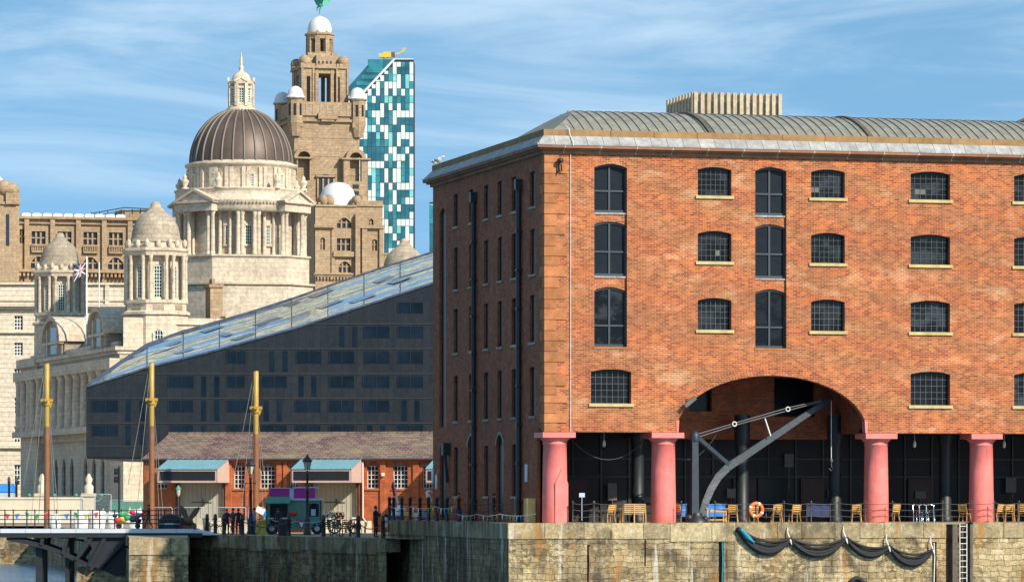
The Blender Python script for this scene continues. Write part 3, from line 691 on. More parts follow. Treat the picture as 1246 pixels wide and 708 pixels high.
vj = [CV+1.9*(i/(len(jp)-1))**1.3 for i in range(len(jp))]
wj = [.34, .37, .39, .40, .40, .38, .36, .33, .29, .22]
P_ = [cu(a, c, v_) for (a, c), v_ in zip(jp, vj)]; rows = []
for i, p in enumerate(P_):
    d = (Vector(P_[min(i+1, 9)])-Vector(P_[max(i-1, 0)])).normalized(); nn = Vector((-d.z, 0, d.x)).normalized()*wj[i]/2
    rows.append([(p[0]+nn.x, p[1]-.15, p[2]+nn.z), (p[0]-nn.x, p[1]-.15, p[2]-nn.z), (p[0]-nn.x, p[1]+.15, p[2]-nn.z), (p[0]+nn.x, p[1]+.15, p[2]+nn.z)])
b1 = B(); b1.grid(rows, closed=True, smooth=False); b1.face(rows[0]); b1.face(rows[-1])
jib = b1.build('jib', 'crane_paint', ct)
b1 = B()
for i in range(9):
    for s_ in (0, 1):
        for k in range(3):
            a = Vector(rows[i][s_]).lerp(Vector(rows[i+1][s_]), k/3); c = Vector(rows[i][1-s_]).lerp(Vector(rows[i+1][1-s_]), k/3); q = a.lerp(c, .14)
            b1.ball((q.x, q.y-.01, q.z), .028, 6)
b1.build('rivets', 'bar_grey', jib)
b1 = B(); b1.bar(cu(847, 531, CV), cu(886, 565, vj[4]), .26, .2); b1.build('strut', 'crane_paint', ct)
for dz, e in ((0, 0), (-.16, .1)):
    b1 = B(); a = cu(849, 528, CV-.1); c = cu(1000, 487, vj[8]-.25); m1 = cu(894, 514.5, .3); m2 = cu(958, 496, 1.0)
    b1.tube([(a[0], a[1], a[2]+dz), (m1[0], m1[1]-.1, m1[2]+dz*.7), (m2[0], m2[1]-.1, m2[2]+dz*.9), (c[0], c[1]+.05, c[2]+dz*.3)], .032, 6); b1.build('tie_rod', 'bar_grey', ct)
for px, py, v_ in ((893, 514.5, .2), (958, 496.5, .9)):
    b1 = B(); p = cu(px, py, v_); b1.grid([[(p[0]+(.11+.03*math.cos(a))*math.sin(c), p[1]-.1+.03*math.sin(a), p[2]-.05+(.11+.03*math.cos(a))*math.cos(c)) for a in [k*1.047 for k in range(6)]] for c in [2*math.pi*j/14 for j in range(15)]], closed=True); b1.build('shackle', 'rope_white', ct)
b1 = B(); b1.bar(cu(930, 507, .7), cu(937.5, 530, .9), .06); b1.build('link', 'rope_white', ct)
hx = cu(1011.5, 484, vj[9]-.05); b1 = B(); z1_, z2_ = hx[2], WF.z(570, hx[0], hx[1])
b1.tube([(hx[0], hx[1], z1_), (hx[0], hx[1], z2_+.5)], .022, 5)
b1.build('hoist_chain', 'rope_white', ct)
b1 = B(); b1.ball((hx[0], hx[1], z2_+.42), .10, 8, sz=1.3); b1.tube([(hx[0], hx[1], z2_+.36), (hx[0], hx[1], z2_+.12), (hx[0]+.10, hx[1], z2_), (hx[0]-.02, hx[1], z2_-.10), (hx[0]-.12, hx[1], z2_+.02)], .03, 6); b1.build('hook', 'bar_grey', ct)

# ------------------------------------------------------------ railings
def chain_pts(p, q, sag, n=8): return [(p[0]+(q[0]-p[0])*i/n, p[1]+(q[1]-p[1])*i/n, p[2]+(q[2]-p[2])*i/n-sag*(1-(2*i/n-1)**2)) for i in range(n+1)]
rl = thing('chain_railing', 'low iron post and chain railing along the sunlit quay edge before the columns', 'railing', (*WF.w(0, 0), 0), WF.a)
px_ = [697, 722.6, 759, 829, 870, 920, 954, 987, 1020, 1053, 1086, 1147, 1182, 1210, 1240, 1275, 1310, 1345]
RV = -.32
for px in px_:
    b1 = B(); u_ = U(px, RV); r_ = .055 if px == 722.6 else .03
    b1.lathe(u_, RV, [(r_*2, 0), (r_*2, .03), (r_, .06), (r_*.9, 1.0), (r_*1.4, 1.02), (r_*1.5, 1.08), (r_*.5, 1.13)], 8); b1.build('post', 'chain', rl)
for a, c in zip(px_, px_[1:]):
    if (a, c) in ((759, 829), (829, 870)): continue
    for z_ in (1.0, .68, .36):
        b1 = B(); b1.tube(chain_pts((U(a, RV), RV, z_), (U(c, RV), RV, z_), .07), .016, 5); b1.build('chain', 'chain', rl)
sl_ = thing('side_railing', 'black post and rope railing along the shaded side quay of the warehouse', 'railing', (*WF.w(0, 0), 0), WF.a)
vs = [(x, WF.v(x, UQ+.35), .095 if x < 560 else .035) for x in (474, 479, 489, 499, 511, 521.5, 531.5, 544, 558, 575, 594, 626)]
for x, v_, r_ in vs:
    b1 = B(); u_ = UQ+.35; b1.lathe(u_, v_, [(r_*1.2, 0), (r_, .08), (r_*.9, 1.12), (r_*1.25, 1.15), (r_*1.25, 1.22), (r_*.6, 1.3), (.01, 1.34)], 10); b1.build('post', 'black_iron', sl_)
for a, c in zip(vs, vs[1:]):
    for z_ in (1.0, .6, .25):
        b1 = B(); b1.tube(chain_pts((UQ+.35, a[1], z_), (UQ+.35, c[1], z_), .1), .022, 5); b1.build('rope', 'rope_black', sl_)
# ------------------------------------------------------------ wooden furniture
def chair(label, u_, v_, rot, seat=.45):
    t_ = thing('wooden_chair', label, 'chair', (*WF.w(u_, v_), 0), WF.a+R(rot), 'wooden chairs on the quay terrace')
    for sx in (-1, 1):
        for sy in (-1, 1):
            b1 = B(); b1.bar((sx*.25, sy*.24, 0), (sx*.21, sy*.16, .44 if sy < 0 else .44), .045); b1.build('leg', 'oak', t_)
        b1 = B(); b1.bar((sx*.22, .17, .42), (sx*.22, .30, .92), .045); b1.build('back_post', 'oak', t_)
        b1 = B(); b1.box(sx*.26-.03, sx*.26+.03, -.24, .24, .64, .67); b1.build('armrest', 'oak', t_)
    b1 = B()
    for k in range(5): b1.box(-.23, .23, -.22+k*.09, -.15+k*.09, .44, .465)
    b1.build('seat', 'oak', t_)
    b1 = B()
    for k in range(4): y_ = .18+.03*k; b1.box(-.23, .23, y_, y_+.025, .54+.105*k, .62+.105*k)
    b1.build('backrest', 'oak', t_)
    return t_
cl = [(741, 'lone wooden armchair right of the thick railing post near the corner column', .5, 200), (828, 'wooden armchair half hidden behind the second pink column by the crane foot', .6, 120),
      (892, 'wooden armchair between the long timber table and the life ring', .4, 160), (915, 'wooden armchair directly behind the orange life ring', .5, 190),
      (945, 'wooden armchair just right of the life ring', .4, 175), (967, 'wooden armchair alone between two thin railing posts', .5, 185),
      (1042, 'wooden armchair tucked at the left of the third pink column', .4, 165), (1087, 'wooden armchair tucked at the right of the third pink column', .5, 200),
      (1174, 'wooden armchair at the left of the fourth pink column', .4, 130), (1214, 'first wooden armchair right of the fourth pink column', .5, 200), (1228, 'second wooden armchair right of the fourth pink column', .4, 170), (1245, 'wooden armchair cut by the right picture edge', .5, 150)]
for px, lb_, v_, r_ in cl: chair(lb_, U(px, v_), v_, r_)
bn = thing('garden_bench', 'slatted wooden two seat bench between the first two pink columns', 'bench', (*WF.w(U(770, .3), .3), 0), WF.a)
b1 = B()
for k in range(5): b1.box(-.58, .58, -.2+k*.09, -.13+k*.09, .43, .46)
b1.build('seat', 'oak', bn)
b1 = B()
for x0_, x1_ in ((-.55, -.03), (.03, .55)):
    for k in range(4): b1.box(x0_, x1_, -.26, -.235, .50+.105*k, .575+.105*k)
b1.box(-.6, .6, -.27, -.23, .92, .97); b1.build('backrest', 'oak', bn)
for sx in (-.58, 0, .58):
    b1 = B(); b1.bar((sx*1.08, -.27, 0), (sx, -.25, .95), .06); b1.build('back_leg', 'oak', bn)
for sx in (-.58, .58):
    b1 = B(); b1.bar((sx*1.08, .24, 0), (sx, .2, .62), .06); b1.build('front_leg', 'oak', bn)
    b1 = B(); b1.box(sx-.03, sx+.03, -.24, .26, .62, .66); b1.build('armrest', 'oak', bn)
tb_ = thing('timber_table', 'long pale timber table with crossed rails beside the crane foot', 'table', (*WF.w(U(870.5, .3), .3), 0), WF.a)
b1 = B(); [b1.box(-.6, .6, -.3+k*.12, -.2+k*.12, .70, .74) for k in range(5)]; b1.build('tabletop', 'oak', tb_)
for sx in (-.5, .5):
    for sy in (-.22, .22): b1 = B(); b1.box(sx-.035, sx+.035, sy-.035, sy+.035, 0, .70); b1.build('leg', 'oak', tb_)
b1 = B(); b1.box(-.5, .5, -.26, -.22, .55, .66); b1.box(-.5, .5, -.25, -.22, .12, .18); b1.build('rail', 'oak', tb_)
for px, lb_, wd in ((829, 'blue cloth windbreak behind the second pink column', .55), (870, 'blue cloth windbreak standing behind the timber table', 1.15), (996, 'dark blue cloth windbreak between life ring and third pink column', 1.3)):
    t_ = thing('windbreak', lb_, 'windbreak', (*WF.w(U(px, 1.3), 1.3), 0), WF.a)
    b1 = B(); b1.grid([[(-wd/2+wd*i/8, .03*math.sin(i*1.9), z_) for i in range(9)] for z_ in (.3, .94)], smooth=True); b1.box(-wd/2, wd/2, -.04, .06, .90, .96); b1.build('cloth', 'blue_cloth' if px < 900 else 'union_blue', t_)
    for sx in (-1, 1): b1 = B(); b1.tube([(sx*wd/2, 0, 0), (sx*wd/2, 0, 1.0)], .025); b1.build('pole', 'chain', t_)
lr = thing('life_ring', 'orange life ring with white bands on a black stand at the quay edge', 'life ring', (*WF.w(U(920, -.42), -.42), 0), WF.a)
rg = lambda c0, c1, r_=.095: B().grid([[((.33+r_*math.cos(a))*math.sin(c), -.03+r_*.8*math.sin(a), .66+(.33+r_*math.cos(a))*math.cos(c)) for a in [2*math.pi*k/10 for k in range(10)]] for c in [c0+(c1-c0)*j/20 for j in range(21)]], closed=True)
rg(0, 2*math.pi).build('ring', 'orange_plastic', lr)
for k in range(4): c = .35+k*math.pi/2; rg(c, c+.22, .10).build('band', 'white_paint', lr)
b1 = B(); b1.box(-.03, .03, .05, .1, 0, .95); b1.build('stand', 'black_iron', lr)
for x, r_, lb_ in ((-.38, 12, 'shiny metal tube chair, left one of the three between third and fourth columns'), (-.03, 0, 'shiny metal tube chair, middle one of the three between third and fourth columns'), (.36, -14, 'shiny metal tube chair, right one of the three between third and fourth columns')):
    u_ = U(1124, .2)+x; cs = thing('metal_chair', lb_, 'chair', (*WF.w(u_, .2), 0), WF.a+R(r_), 'metal chairs on the quay terrace')
    b1 = B()
    b1.tube([(-.2, 0, .02), (-.17, .05, .5), (-.2, .1, .88), (0, .1, .93), (.2, .1, .88), (.17, .05, .5), (.2, 0, .02)], .024, 6); b1.build('back_frame', 'chrome', cs); b1 = B()
    b1.tube([(-.2, -.3, .02), (-.18, -.25, .55), (.18, -.25, .55), (.2, -.3, .02)], .022, 6); b1.build('front_frame', 'chrome', cs)
    b1 = B(); b1.tube([(-.18, -.25, .45), (-.17, .05, .45)], .022, 6); b1.tube([(.18, -.25, .45), (.17, .05, .45)], .022, 6); b1.box(-.17, .17, -.24, .04, .42, .45); b1.build('seat', 'black_board', cs)

for px, v_, lb_ in ((752, 1.0, 'small round timber table behind the lone armchair near the corner column'), (932, 1.1, 'small round timber table between life ring and the chairs on its right'), (1186, 1.3, 'small round timber table behind the fourth pink column'), (1222, .9, 'small round timber table behind the two chairs right of the fourth pink column')):
    tt = thing('round_table', lb_, 'table', (*WF.w(U(px, v_), v_), 0), WF.a)
    b1 = B(); b1.lathe(0, 0, [(.38, .70), (.38, .74)], 20); b1.build('tabletop', 'oak_dark', tt)
    b1 = B(); b1.lathe(0, 0, [(.25, 0), (.24, .04), (.04, .08), (.04, .70)], 12); b1.build('pedestal', 'black_iron', tt)
# ================================================================== brick shed with canopies
SF = fr(176, 268, -12)
shd = thing('brick_shed', 'long low orange brick shed with slate roof and pale blue canopies', 'shed', (SF.X, SF.Y, LQ), SF.a)
SU = lambda px, v=0: SF.u(px, v)
SH = 4.75; SW = SU(700)
z_of = lambda py, u_=9: SF.z(py, u_)-LQ
so2 = []
for a, c in ((191, 203), (284, 297.5), (316, 334), (352, 362), (446, 460), (478, 496), (514, 529), (608, 622), (640, 658)): so2.append((SU(a), SU(c), z_of(594), z_of(566), .16))
drs = [(SU(215), SU(273.5), .02, z_of(586.5), 0), (SU(377), SU(436), .02, z_of(586.5), 0), (SU(538), SU(598), .02, z_of(586.5), 0)]
b1 = B(); wall(b1, 0, SW, 0, SH, so2+drs, 0, .3); b1.box(0, SW, 11.9, 12, 0, SH); b1.box(-.1, -.0, 0, 12, 0, SH); b1.box(SW, SW+.1, 0, 12, 0, SH)
b1.build('wall', 'shed_brick', shd)
for a, c in ((176.2, 184), (204, 214), (274.5, 282), (299, 303.5), (305, 313), (337, 343), (345, 350), (363, 372), (437, 443), (463, 469.5), (503, 510)):
    b1 = B(); b1.box(SU(a), SU(c), -.12, .01, 0, z_of(561.5)); b1.build('pilaster', 'shed_brick', shd)
for a, c in ((176.2, 214), (274.5, 376.5), (436.5, 537)): b1 = B(); b1.box(SU(a), SU(c), -.14, .01, z_of(561.5), SH-.02); b1.box(SU(a), SU(c), -.20, .01, SH-.18, SH-.04); b1.build('eaves_band', 'shed_brick', shd)
for o in so2:
    b1 = B()
    for i in range(8):
        q0, q1 = -1.12+.28*i, -1.12+.28*(i+1)-.03; m_ = (o[0]+o[1])/2; h_ = (o[1]-o[0])/2
        f = lambda q, e: (m_+q*h_, o[3]-.16*min(1, q*q)+e)
        b1.prism([f(q0, .01), f(q1, .01), f(q1, .2), f(q0, .2)], -.03, .05)
    b1.build('window_head', 'slate', shd)
for o in so2:
    g = panel(o, .26).build('window', 'window_glass', shd)
    b1 = B(); wd = o[1]-o[0]; n_ = 4 if wd > .8 else 3
    for i in range(n_+1): x = o[0]+.03+(wd-.06)*i/n_; q = (x-(o[0]+o[1])/2)/(wd/2); b1.box(x-.019, x+.019, .2, .255, o[2], o[3]-.16*q*q)
    for j in range(6): z_ = o[2]+.03+(o[3]-o[2]-.1)*j/5; b1.box(o[0], o[1], .203, .253, z_-.018, z_+.018)
    b1.build('glazing_bars', 'white_paint', g)
    b1 = B(); b1.box(o[0]-.1, o[1]+.1, -.08, .2, o[2]-.12, o[2]-.005); b1.build('sill', 'quoin_stone', shd)
for o in drs:
    b1 = B(); b1.box(o[0]+.16, o[1]-.16, .2, .26, 0, o[3]); x = o[0]+.16
    while x < o[1]-.2: b1.box(x, x+.035, .17, .2, 0, o[3]); x += .28
    g = b1.build('door', 'cream_door', shd)
    b1 = B(); m_ = (o[0]+o[1])/2; b1.box(m_-.7, m_+.7, .14, .17, 1.9, 1.95); b1.bar((m_-.5, .15, 1.0), (m_+.2, .15, 1.9), .04); b1.bar((m_+.1, .15, 1.9), (m_+.1, .15, 2.15), .05); b1.build('door_bar', 'timber_dark', g)
    b1 = B(); b1.box(o[0], o[0]+.16, -.05, .3, 0, o[3]); b1.box(o[1]-.16, o[1], -.05, .3, 0, o[3]); b1.build('door_post', 'timber_dark', shd)
ZR = SF.z(527, 9, 6)-LQ
b1 = B(); b1.grid([[(-.15, -.3, SH-.05), (SW+.1, -.3, SH-.05)], [(-.15, 6, ZR), (SW+.1, 6, ZR)], [(-.15, 12.3, SH-.05), (SW+.1, 12.3, SH-.05)]], smooth=False)
b1.face([(0, 0, SH), (0, 6, ZR-.05), (0, 12, SH)]); ro = b1.build('roof', 'slate', shd)
b1 = B(); b1.box(-.15, SW, 5.9, 6.1, ZR-.02, ZR+.1); b1.build('ridge', 'slate', ro)
b1 = B(); b1.tube([(-.1, -.36, SH-.06), (SW, -.36, SH-.06)], .07); b1.tube([(SU(441.5), -.2, SH-.1), (SU(441.5), -.2, .9), (SU(449), -.2, .45), (SU(449), -.2, 0)], .05); b1.build('gutter', 'white_paint' if False else 'bar_dark', shd)
b1 = B(); b1.tube([(SU(442.5), -.22, SH-.2), (SU(442.5), -.22, .95), (SU(449.5), -.22, .5)], .045); b1.build('downpipe', 'white_paint', shd)
PJ = 2.9
for a, c in ((206.5, 279.5), (368, 441), (529.5, 602)):
    x0, x1 = SU(a)+.05, SU(c); zt_, zf, zb = SH+.02, z_of(571)-.0, z_of(587)
    cz = lambda y_: zt_+(zf-zt_)*(-y_/PJ)
    b1 = B(); b1.face([(x0, .0, zt_), (x1+.04, .0, zt_), (x1+.04, -PJ-.06, zf), (x0, -PJ-.06, zf)])
    n_ = 9
    for i in range(n_+1): x = x0+(x1-x0)*i/n_; b1.bar((x, -.02, zt_+.02), (x, -PJ-.05, zf+.02), .035)
    cn_ = b1.build('canopy', 'teal_roof', shd)
    b1 = B()
    for x in (x0, x1-.05): b1.prism([(-.01, zt_-.06), (-PJ, zf-.04), (-PJ, zb), (-.01, zb)], x, x+.06, 'x')
    b1.box(x0, x1, -PJ, -PJ+.05, zb, zf-.03); b1.box(x0+.06, x1-.06, -PJ+.05, -.02, zb, zb+.05)
    b1.build('canopy_boards', 'pink_board', cn_)
    b1 = B(); b1.box(x0+.14, x1-.14, -PJ-.03, -PJ+.001, zb+.15, zf-.12); b1.build('canopy_sign_board', 'black_board', cn_)
for px, py in ((462.5, 577),):
    b1 = B(); b1.box(SU(465.5), SU(468.5), -.3, -.12, z_of(579), z_of(575)); b1.build('alarm_box', 'white_paint', shd)

# ================================================================== black glass wedge
wd_ = thing('black_glass_building', 'black panelled wedge shaped modern building with sloping glass roof behind the brick shed', 'office building', (at(105, 350), 350, LQ), 0)
W0 = at(105, 350); X = lambda px, D=350: at(px, D)-W0; Z = lambda py, D=350: zz(py, D)-LQ
fe = [(105, 471), (181, 447), (250, 430), (359, 400), (527, 345), (660, 301)]
bk = [(109.5, 469.5), (176, 422), (227, 403), (304, 381), (350, 366.5), (429, 339), (474, 324), (527, 308), (660, 262)]
zb_ = Z(556)
fl_ = [(X(105), zb_), (X(660), zb_)]+[(X(a), Z(c)) for a, c in reversed(fe)]
b1 = B(); b1.prism(fl_, 0, .3); b1.box(X(105), X(660), .3, 40, zb_-.1, zb_); b1.box(X(178), X(660), .4, 40, 0, zb_)
b1.face([(X(105), .3, zb_), (X(105), 34, zb_), (X(105), .3, Z(471))])
b1.build('facade', 'dark_cladding', wd_)
def interp(tab, x):
    for (a, c), (e, g) in zip(tab, tab[1:]):
        if a <= x <= e: return c+(g-c)*(x-a)/(e-a)
    return tab[-1][1]
xs = [105, 125, 150, 181, 227, 250, 304, 359, 429, 474, 527, 600, 660]; DB = 388
rf_f = [(X(x), -.05, Z(interp(fe, x))+.05) for x in xs]
def bkpt(x):
    t_ = (x-105)/(660-105); D_ = 352+(DB-352)*min(1, (x-105)/110); xx_ = max(x, 109.5)
    return (at(xx_, D_)-W0, D_-350, zz(interp(bk, xx_), D_)-LQ+.0)
rf_b = [bkpt(x) for x in xs]
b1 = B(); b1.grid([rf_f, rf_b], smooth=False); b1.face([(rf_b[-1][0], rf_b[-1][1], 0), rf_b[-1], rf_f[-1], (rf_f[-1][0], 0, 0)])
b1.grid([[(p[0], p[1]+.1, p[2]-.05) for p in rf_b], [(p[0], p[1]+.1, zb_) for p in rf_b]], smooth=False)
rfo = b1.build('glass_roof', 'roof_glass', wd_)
b1 = B()
for p, q in zip(rf_b, rf_b[1:]): b1.bar(p, q, .5, .35)
for p, q in zip(rf_f, rf_f[1:]): b1.bar(p, q, .18, .16)
b1.build('roof_edge', 'slate_blue', rfo)
lerp = lambda p, q, t_: tuple(p[i]+(q[i]-p[i])*t_ for i in range(3))
def rpt(x, t_):
    for i in range(len(xs)-1):
        if xs[i] <= x <= xs[i+1]:
            e = (x-xs[i])/(xs[i+1]-xs[i]); return lerp(lerp(rf_f[i], rf_f[i+1], e), lerp(rf_b[i], rf_b[i+1], e), t_)
for x, t_, wx in ((330, .40, 30), (395, .78, 25), (300, .12, 26), (262, .72, 24), (228, .18, 22), (405, .32, 28), (445, .15, 28), (470, .55, 22), (360, .75, 16), (215, .62, 14), (280, .35, 10), (490, .35, 24)):
    p0, p1, p2, p3 = rpt(x-wx/2, t_), rpt(x+wx/2, t_+.03), rpt(x+wx/2-8, t_+.12), rpt(x-wx/2-8, t_+.10)
    b1 = B(); b1.face([(*p0[:2], p0[2]+.06), (*p1[:2], p1[2]+.06), (*p2[:2], p2[2]+.05), (*p3[:2], p3[2]+.05)]); b1.build('roof_vent', 'slate_glass', rfo)
b1 = B()
for k in (2,):
    for x in range(125, 655, 6):
        if x+6 < 660: b1.bar(rpt(x, k/4), rpt(x+6, k/4), .07)
for x in range(135, 655, 44): b1.bar(rpt(x, .01), rpt(x+.01, .99), .06)
b1.build('roof_mullions', 'steel_dark', rfo)
wins = {(427, 442): [(276, 299), (361, 391), (401, 431), (443, 474), (484, 515)], (457.5, 471.5): [(205, 236), (276, 298), (318, 349), (401, 431), (442, 474), (484, 515)],
        (487, 501): [(112, 144), (205, 235), (276, 310), (359, 390), (400, 431), (442, 474)], (517, 530): [(112, 144), (207, 235), (276, 310), (318, 349), (359, 390), (401, 431), (484, 515)], (397, 411): [(443, 474), (484, 515)], (368, 381): [(484, 515)]}
nar = {(427, 452): [328, 344], (457.5, 482.5): [245, 261, 363.5, 379], (487, 512): [153, 170, 245, 261, 321, 337, 489, 504.5], (517, 541): [153, 170, 245, 447, 463], (397, 422): [447-34, 463-34]}
for (y0, y1), l in wins.items():
    for a, c in l:
        b1 = B(); b1.box(X(a), X(c), -.03, .05, Z(y1), Z(y0)); g = b1.build('window', 'slate_glass', wd_)
        b1 = B()
        n_ = max(2, round((c-a)/14))
        for i in range(n_+1): x = X(a)+(X(c)-X(a))*i/n_; b1.box(x-.03, x+.03, -.07, -.03, Z(y1), Z(y0))
        b1.build('mullion', 'dark_cladding', g)
for (y0, y1), l in nar.items():
    for a in l: b1 = B(); b1.box(X(a), X(a+6), -.03, .05, Z(y1), Z(y0)); b1.build('slot_window', 'slate_glass', wd_)
b1 = B()
for y in (424, 454.5, 484.5, 514.5, 543, 394):
    x0 = 105 if y > 471 else next(x for x in range(105, 660) if interp(fe, x) < y); b1.box(X(x0), X(660), -.06, .0, Z(y)-.05, Z(y)+.05)
b1.build('floor_bands', 'steel_dark', wd_)

# ================================================================== low stone terrace wall & far lit base
gw = fr(-30, 345, 0)
t_ = B(); t_.box(0, at(99, 345)-at(-30, 345), 0, .6, 0, zz(607, 345)-LQ); t_.box(0, at(99, 345)-at(-30, 345)+.1, -.08, .68, zz(607, 345)-LQ, zz(606, 345)-LQ+.1)
o = t_.build('terrace_wall', 'cream_wall'); o.location = (gw.X, gw.Y, LQ); tag(o, 'low cream stone terrace wall behind the bridge at far left', 'wall')
for px, y0, D in ((51, 576, 420), (108, 576, 420)):
    b1 = B(); h_ = zz(y0, D)-LQ; b1.box(-.55, .55, -.55, .55, 0, h_-2.2); b1.box(-.7, .7, -.7, .7, h_-2.3, h_-2.0); b1.lathe(0, 0, [(.45, h_-2.0), (.5, h_-1.3), (.25, h_-1), (.4, h_-.6), (.1, h_)], 12)
    th = thing('gate_pier', 'stone gate pier with urn and green lamps, %s' % ('left of leftmost mast' if px < 80 else 'right of leftmost mast'), 'pier', (at(px, D), D, LQ), 0)
    o = b1.build('pier_body', 'cream_wall', th)
    b1 = B()
    for s_ in (-1, 1): b1.tube([(s_*.5, 0, h_-2.9), (s_*1.1, 0, h_-2.7), (s_*1.3, 0, h_-2.4)], .08); b1.ball((s_*1.3, 0, h_-2.2), .2, 8)
    b1.build('lamp', 'verdigris', th)

# ================================================================== bridge
bt = thing('footbridge', 'dark steel swing footbridge with white edge beam over the dock passage', 'bridge', (at(-60, 247), 247, 0), 0)
X0 = at(-60, 247); XB = lambda px, D=247: at(px, D)-X0; ZB = lambda py: zz(py, 247)
b1 = B(); xr = XB(236)
b1.box(0, xr, 0, 4.2, ZB(643.6)-.04, ZB(643.2)); b1.build('deck', 'steel_dark', bt)
b1 = B()
x = 0; 
while x < xr: b1.box(x+.01, min(x+1.5, xr)-.01, -.12, -.02, ZB(648), ZB(643)); x += 1.5
b1.build('edge_beam', 'steel_light', bt)
b1 = B(); b1.box(0, xr+.5, -.05, .2, ZB(653.5), ZB(648.2)); b1.box(0, xr+.5, 4.0, 4.2, ZB(653.5), ZB(648.2)); b1.build('girder', 'steel_dark', bt)
b1 = B(); b1.prism([(xr-.2, ZB(643)), (xr+1.4, LQ+.02), (xr-.2, LQ)], 0, 4.2); b1.build('ramp', 'steel_light', bt)
# haunched rib with openings below the deck (two planes)
def rib(y_):
    b1 = B()
    lo = [(8, 654.5), (22, 657), (38, 660.5), (54, 665), (70, 670.5), (85, 677), (100, 684.5), (113, 692)]
    for (a, c), (e, g) in zip(lo, lo[1:]): b1.bar((XB(a), y_, ZB(c)), (XB(e), y_, ZB(g)), .38, .26)
    for a, c, e, g in ((52, 653, 50, 663), (82, 653, 76, 674), (112, 653, 92, 681), (128, 653, 108, 689), (155, 653, 120, 692)): b1.bar((XB(a), y_, ZB(c)), (XB(e), y_, ZB(g)), .55, .2)
    b1.prism([(XB(105), ZB(653)), (XB(157), ZB(653)), (XB(157), ZB(660)), (XB(118), ZB(690)), (XB(104), ZB(690)), (XB(112), ZB(668))], y_-.1, y_+.1)
    b1.prism([(XB(128), ZB(655)), (XB(157), ZB(655)), (XB(157), ZB(700)), (XB(138), ZB(700)), (XB(120), ZB(690))], y_-.09+.2, y_+.3)
    return b1
for y_ in (.3, 3.8): rib(y_).build('haunch_rib', 'steel_dark', bt)
b1 = B()
for a, c in ((42, 50), (78, 83)): b1.box(XB(a), XB(c), .6, 1.5, WZ-1, ZB(655)); b1.box(XB(a), XB(c), 2.6, 3.5, WZ-1, ZB(655))
b1.build('pile', 'steel_dark', bt)
b1 = B(); b1.box(XB(92), XB(157), .5, 4, WZ-1, ZB(690)); b1.build('bearing_block', 'rubble', bt)
prs = [6+26.7*i for i in range(-2, 9)]
for px in prs:
    b1 = B(); x = XB(px); b1.box(x-.035, x+.035, -.03, .03, ZB(643), ZB(643)+1.15); b1.build('rail_post', 'black_iron', bt)
    b1 = B(); b1.box(x-.035, x+.035, 4.1, 4.16, ZB(643), ZB(643)+1.15); b1.build('rail_post', 'black_iron', bt)
b1 = B()
for z_ in (.3, .55, .8, 1.1):
    b1.tube([(0, 0, ZB(643)+z_), (XB(prs[-1]), 0, ZB(643)+z_)], .018, 5); b1.tube([(0, 4.13, ZB(643)+z_), (XB(prs[-1]), 4.13, ZB(643)+z_)], .018, 5)
b1.build('rail_wires', 'chain', bt)

# ================================================================== masts
for i, (px, y0, lb_) in enumerate(((57, 443, 'tall varnished mast with yellow top, leftmost, in front of the shaded stone facade'), (184.5, 442, 'tall varnished mast with yellow top beside the left end of the brick shed'), (311.5, 452, 'tall varnished mast with yellow top beside the black street lamp'))):
    D = 258; h_ = zz(y0, D)-LQ; t_ = thing('flag_mast', lb_, 'mast', (at(px, D), D, LQ), 0, 'yellow topped masts')
    yc = (h_)-2.6; s_ = D/F
    b1 = B(); b1.lathe(0, 0, [(.185, 0), (.175, h_*.5), (.145, h_-3.5)], 12); b1.build('mast', 'mast_wood', t_)
    b1 = B(); b1.lathe(0, 0, [(.155, h_-3.9), (.16, h_-2.6), (.165, h_-.02), (.14, h_)], 12); b1.lathe(.02, .05, [(.12, h_-.1), (.12, h_+.05)], 8); b1.build('mast_top', 'mast_yellow', t_)
    b1 = B(); b1.box(-.38, .38, -.10, .10, h_-2.35, h_-2.17); b1.box(-.10, .10, -.38, .38, h_-2.35, h_-2.17); b1.lathe(0, 0, [(.2, h_-2.6), (.25, h_-2.5), (.22, h_-2.35)], 12)
    for s2 in (-1, 1): b1.bar((s2*.36, 0, h_-2.25), (s2*.2, 0, h_-2.7), .09)
    b1.build('crosstree', 'mast_yellow', t_)
    b1 = B()
    for dx, dy, zt in ((-.95, -.4, h_-.3), (-.6, .6, h_-2.3), (.8, -.3, h_-2.3), (.45, .8, h_-2.3), (-1.5, .2, h_-.2)): b1.tube([(dx*.1, dy*.1, zt), (dx, dy, .6 if abs(dx) < 1 else 3)], .016, 4)
    b1.build('stays', 'rope_grey', t_)
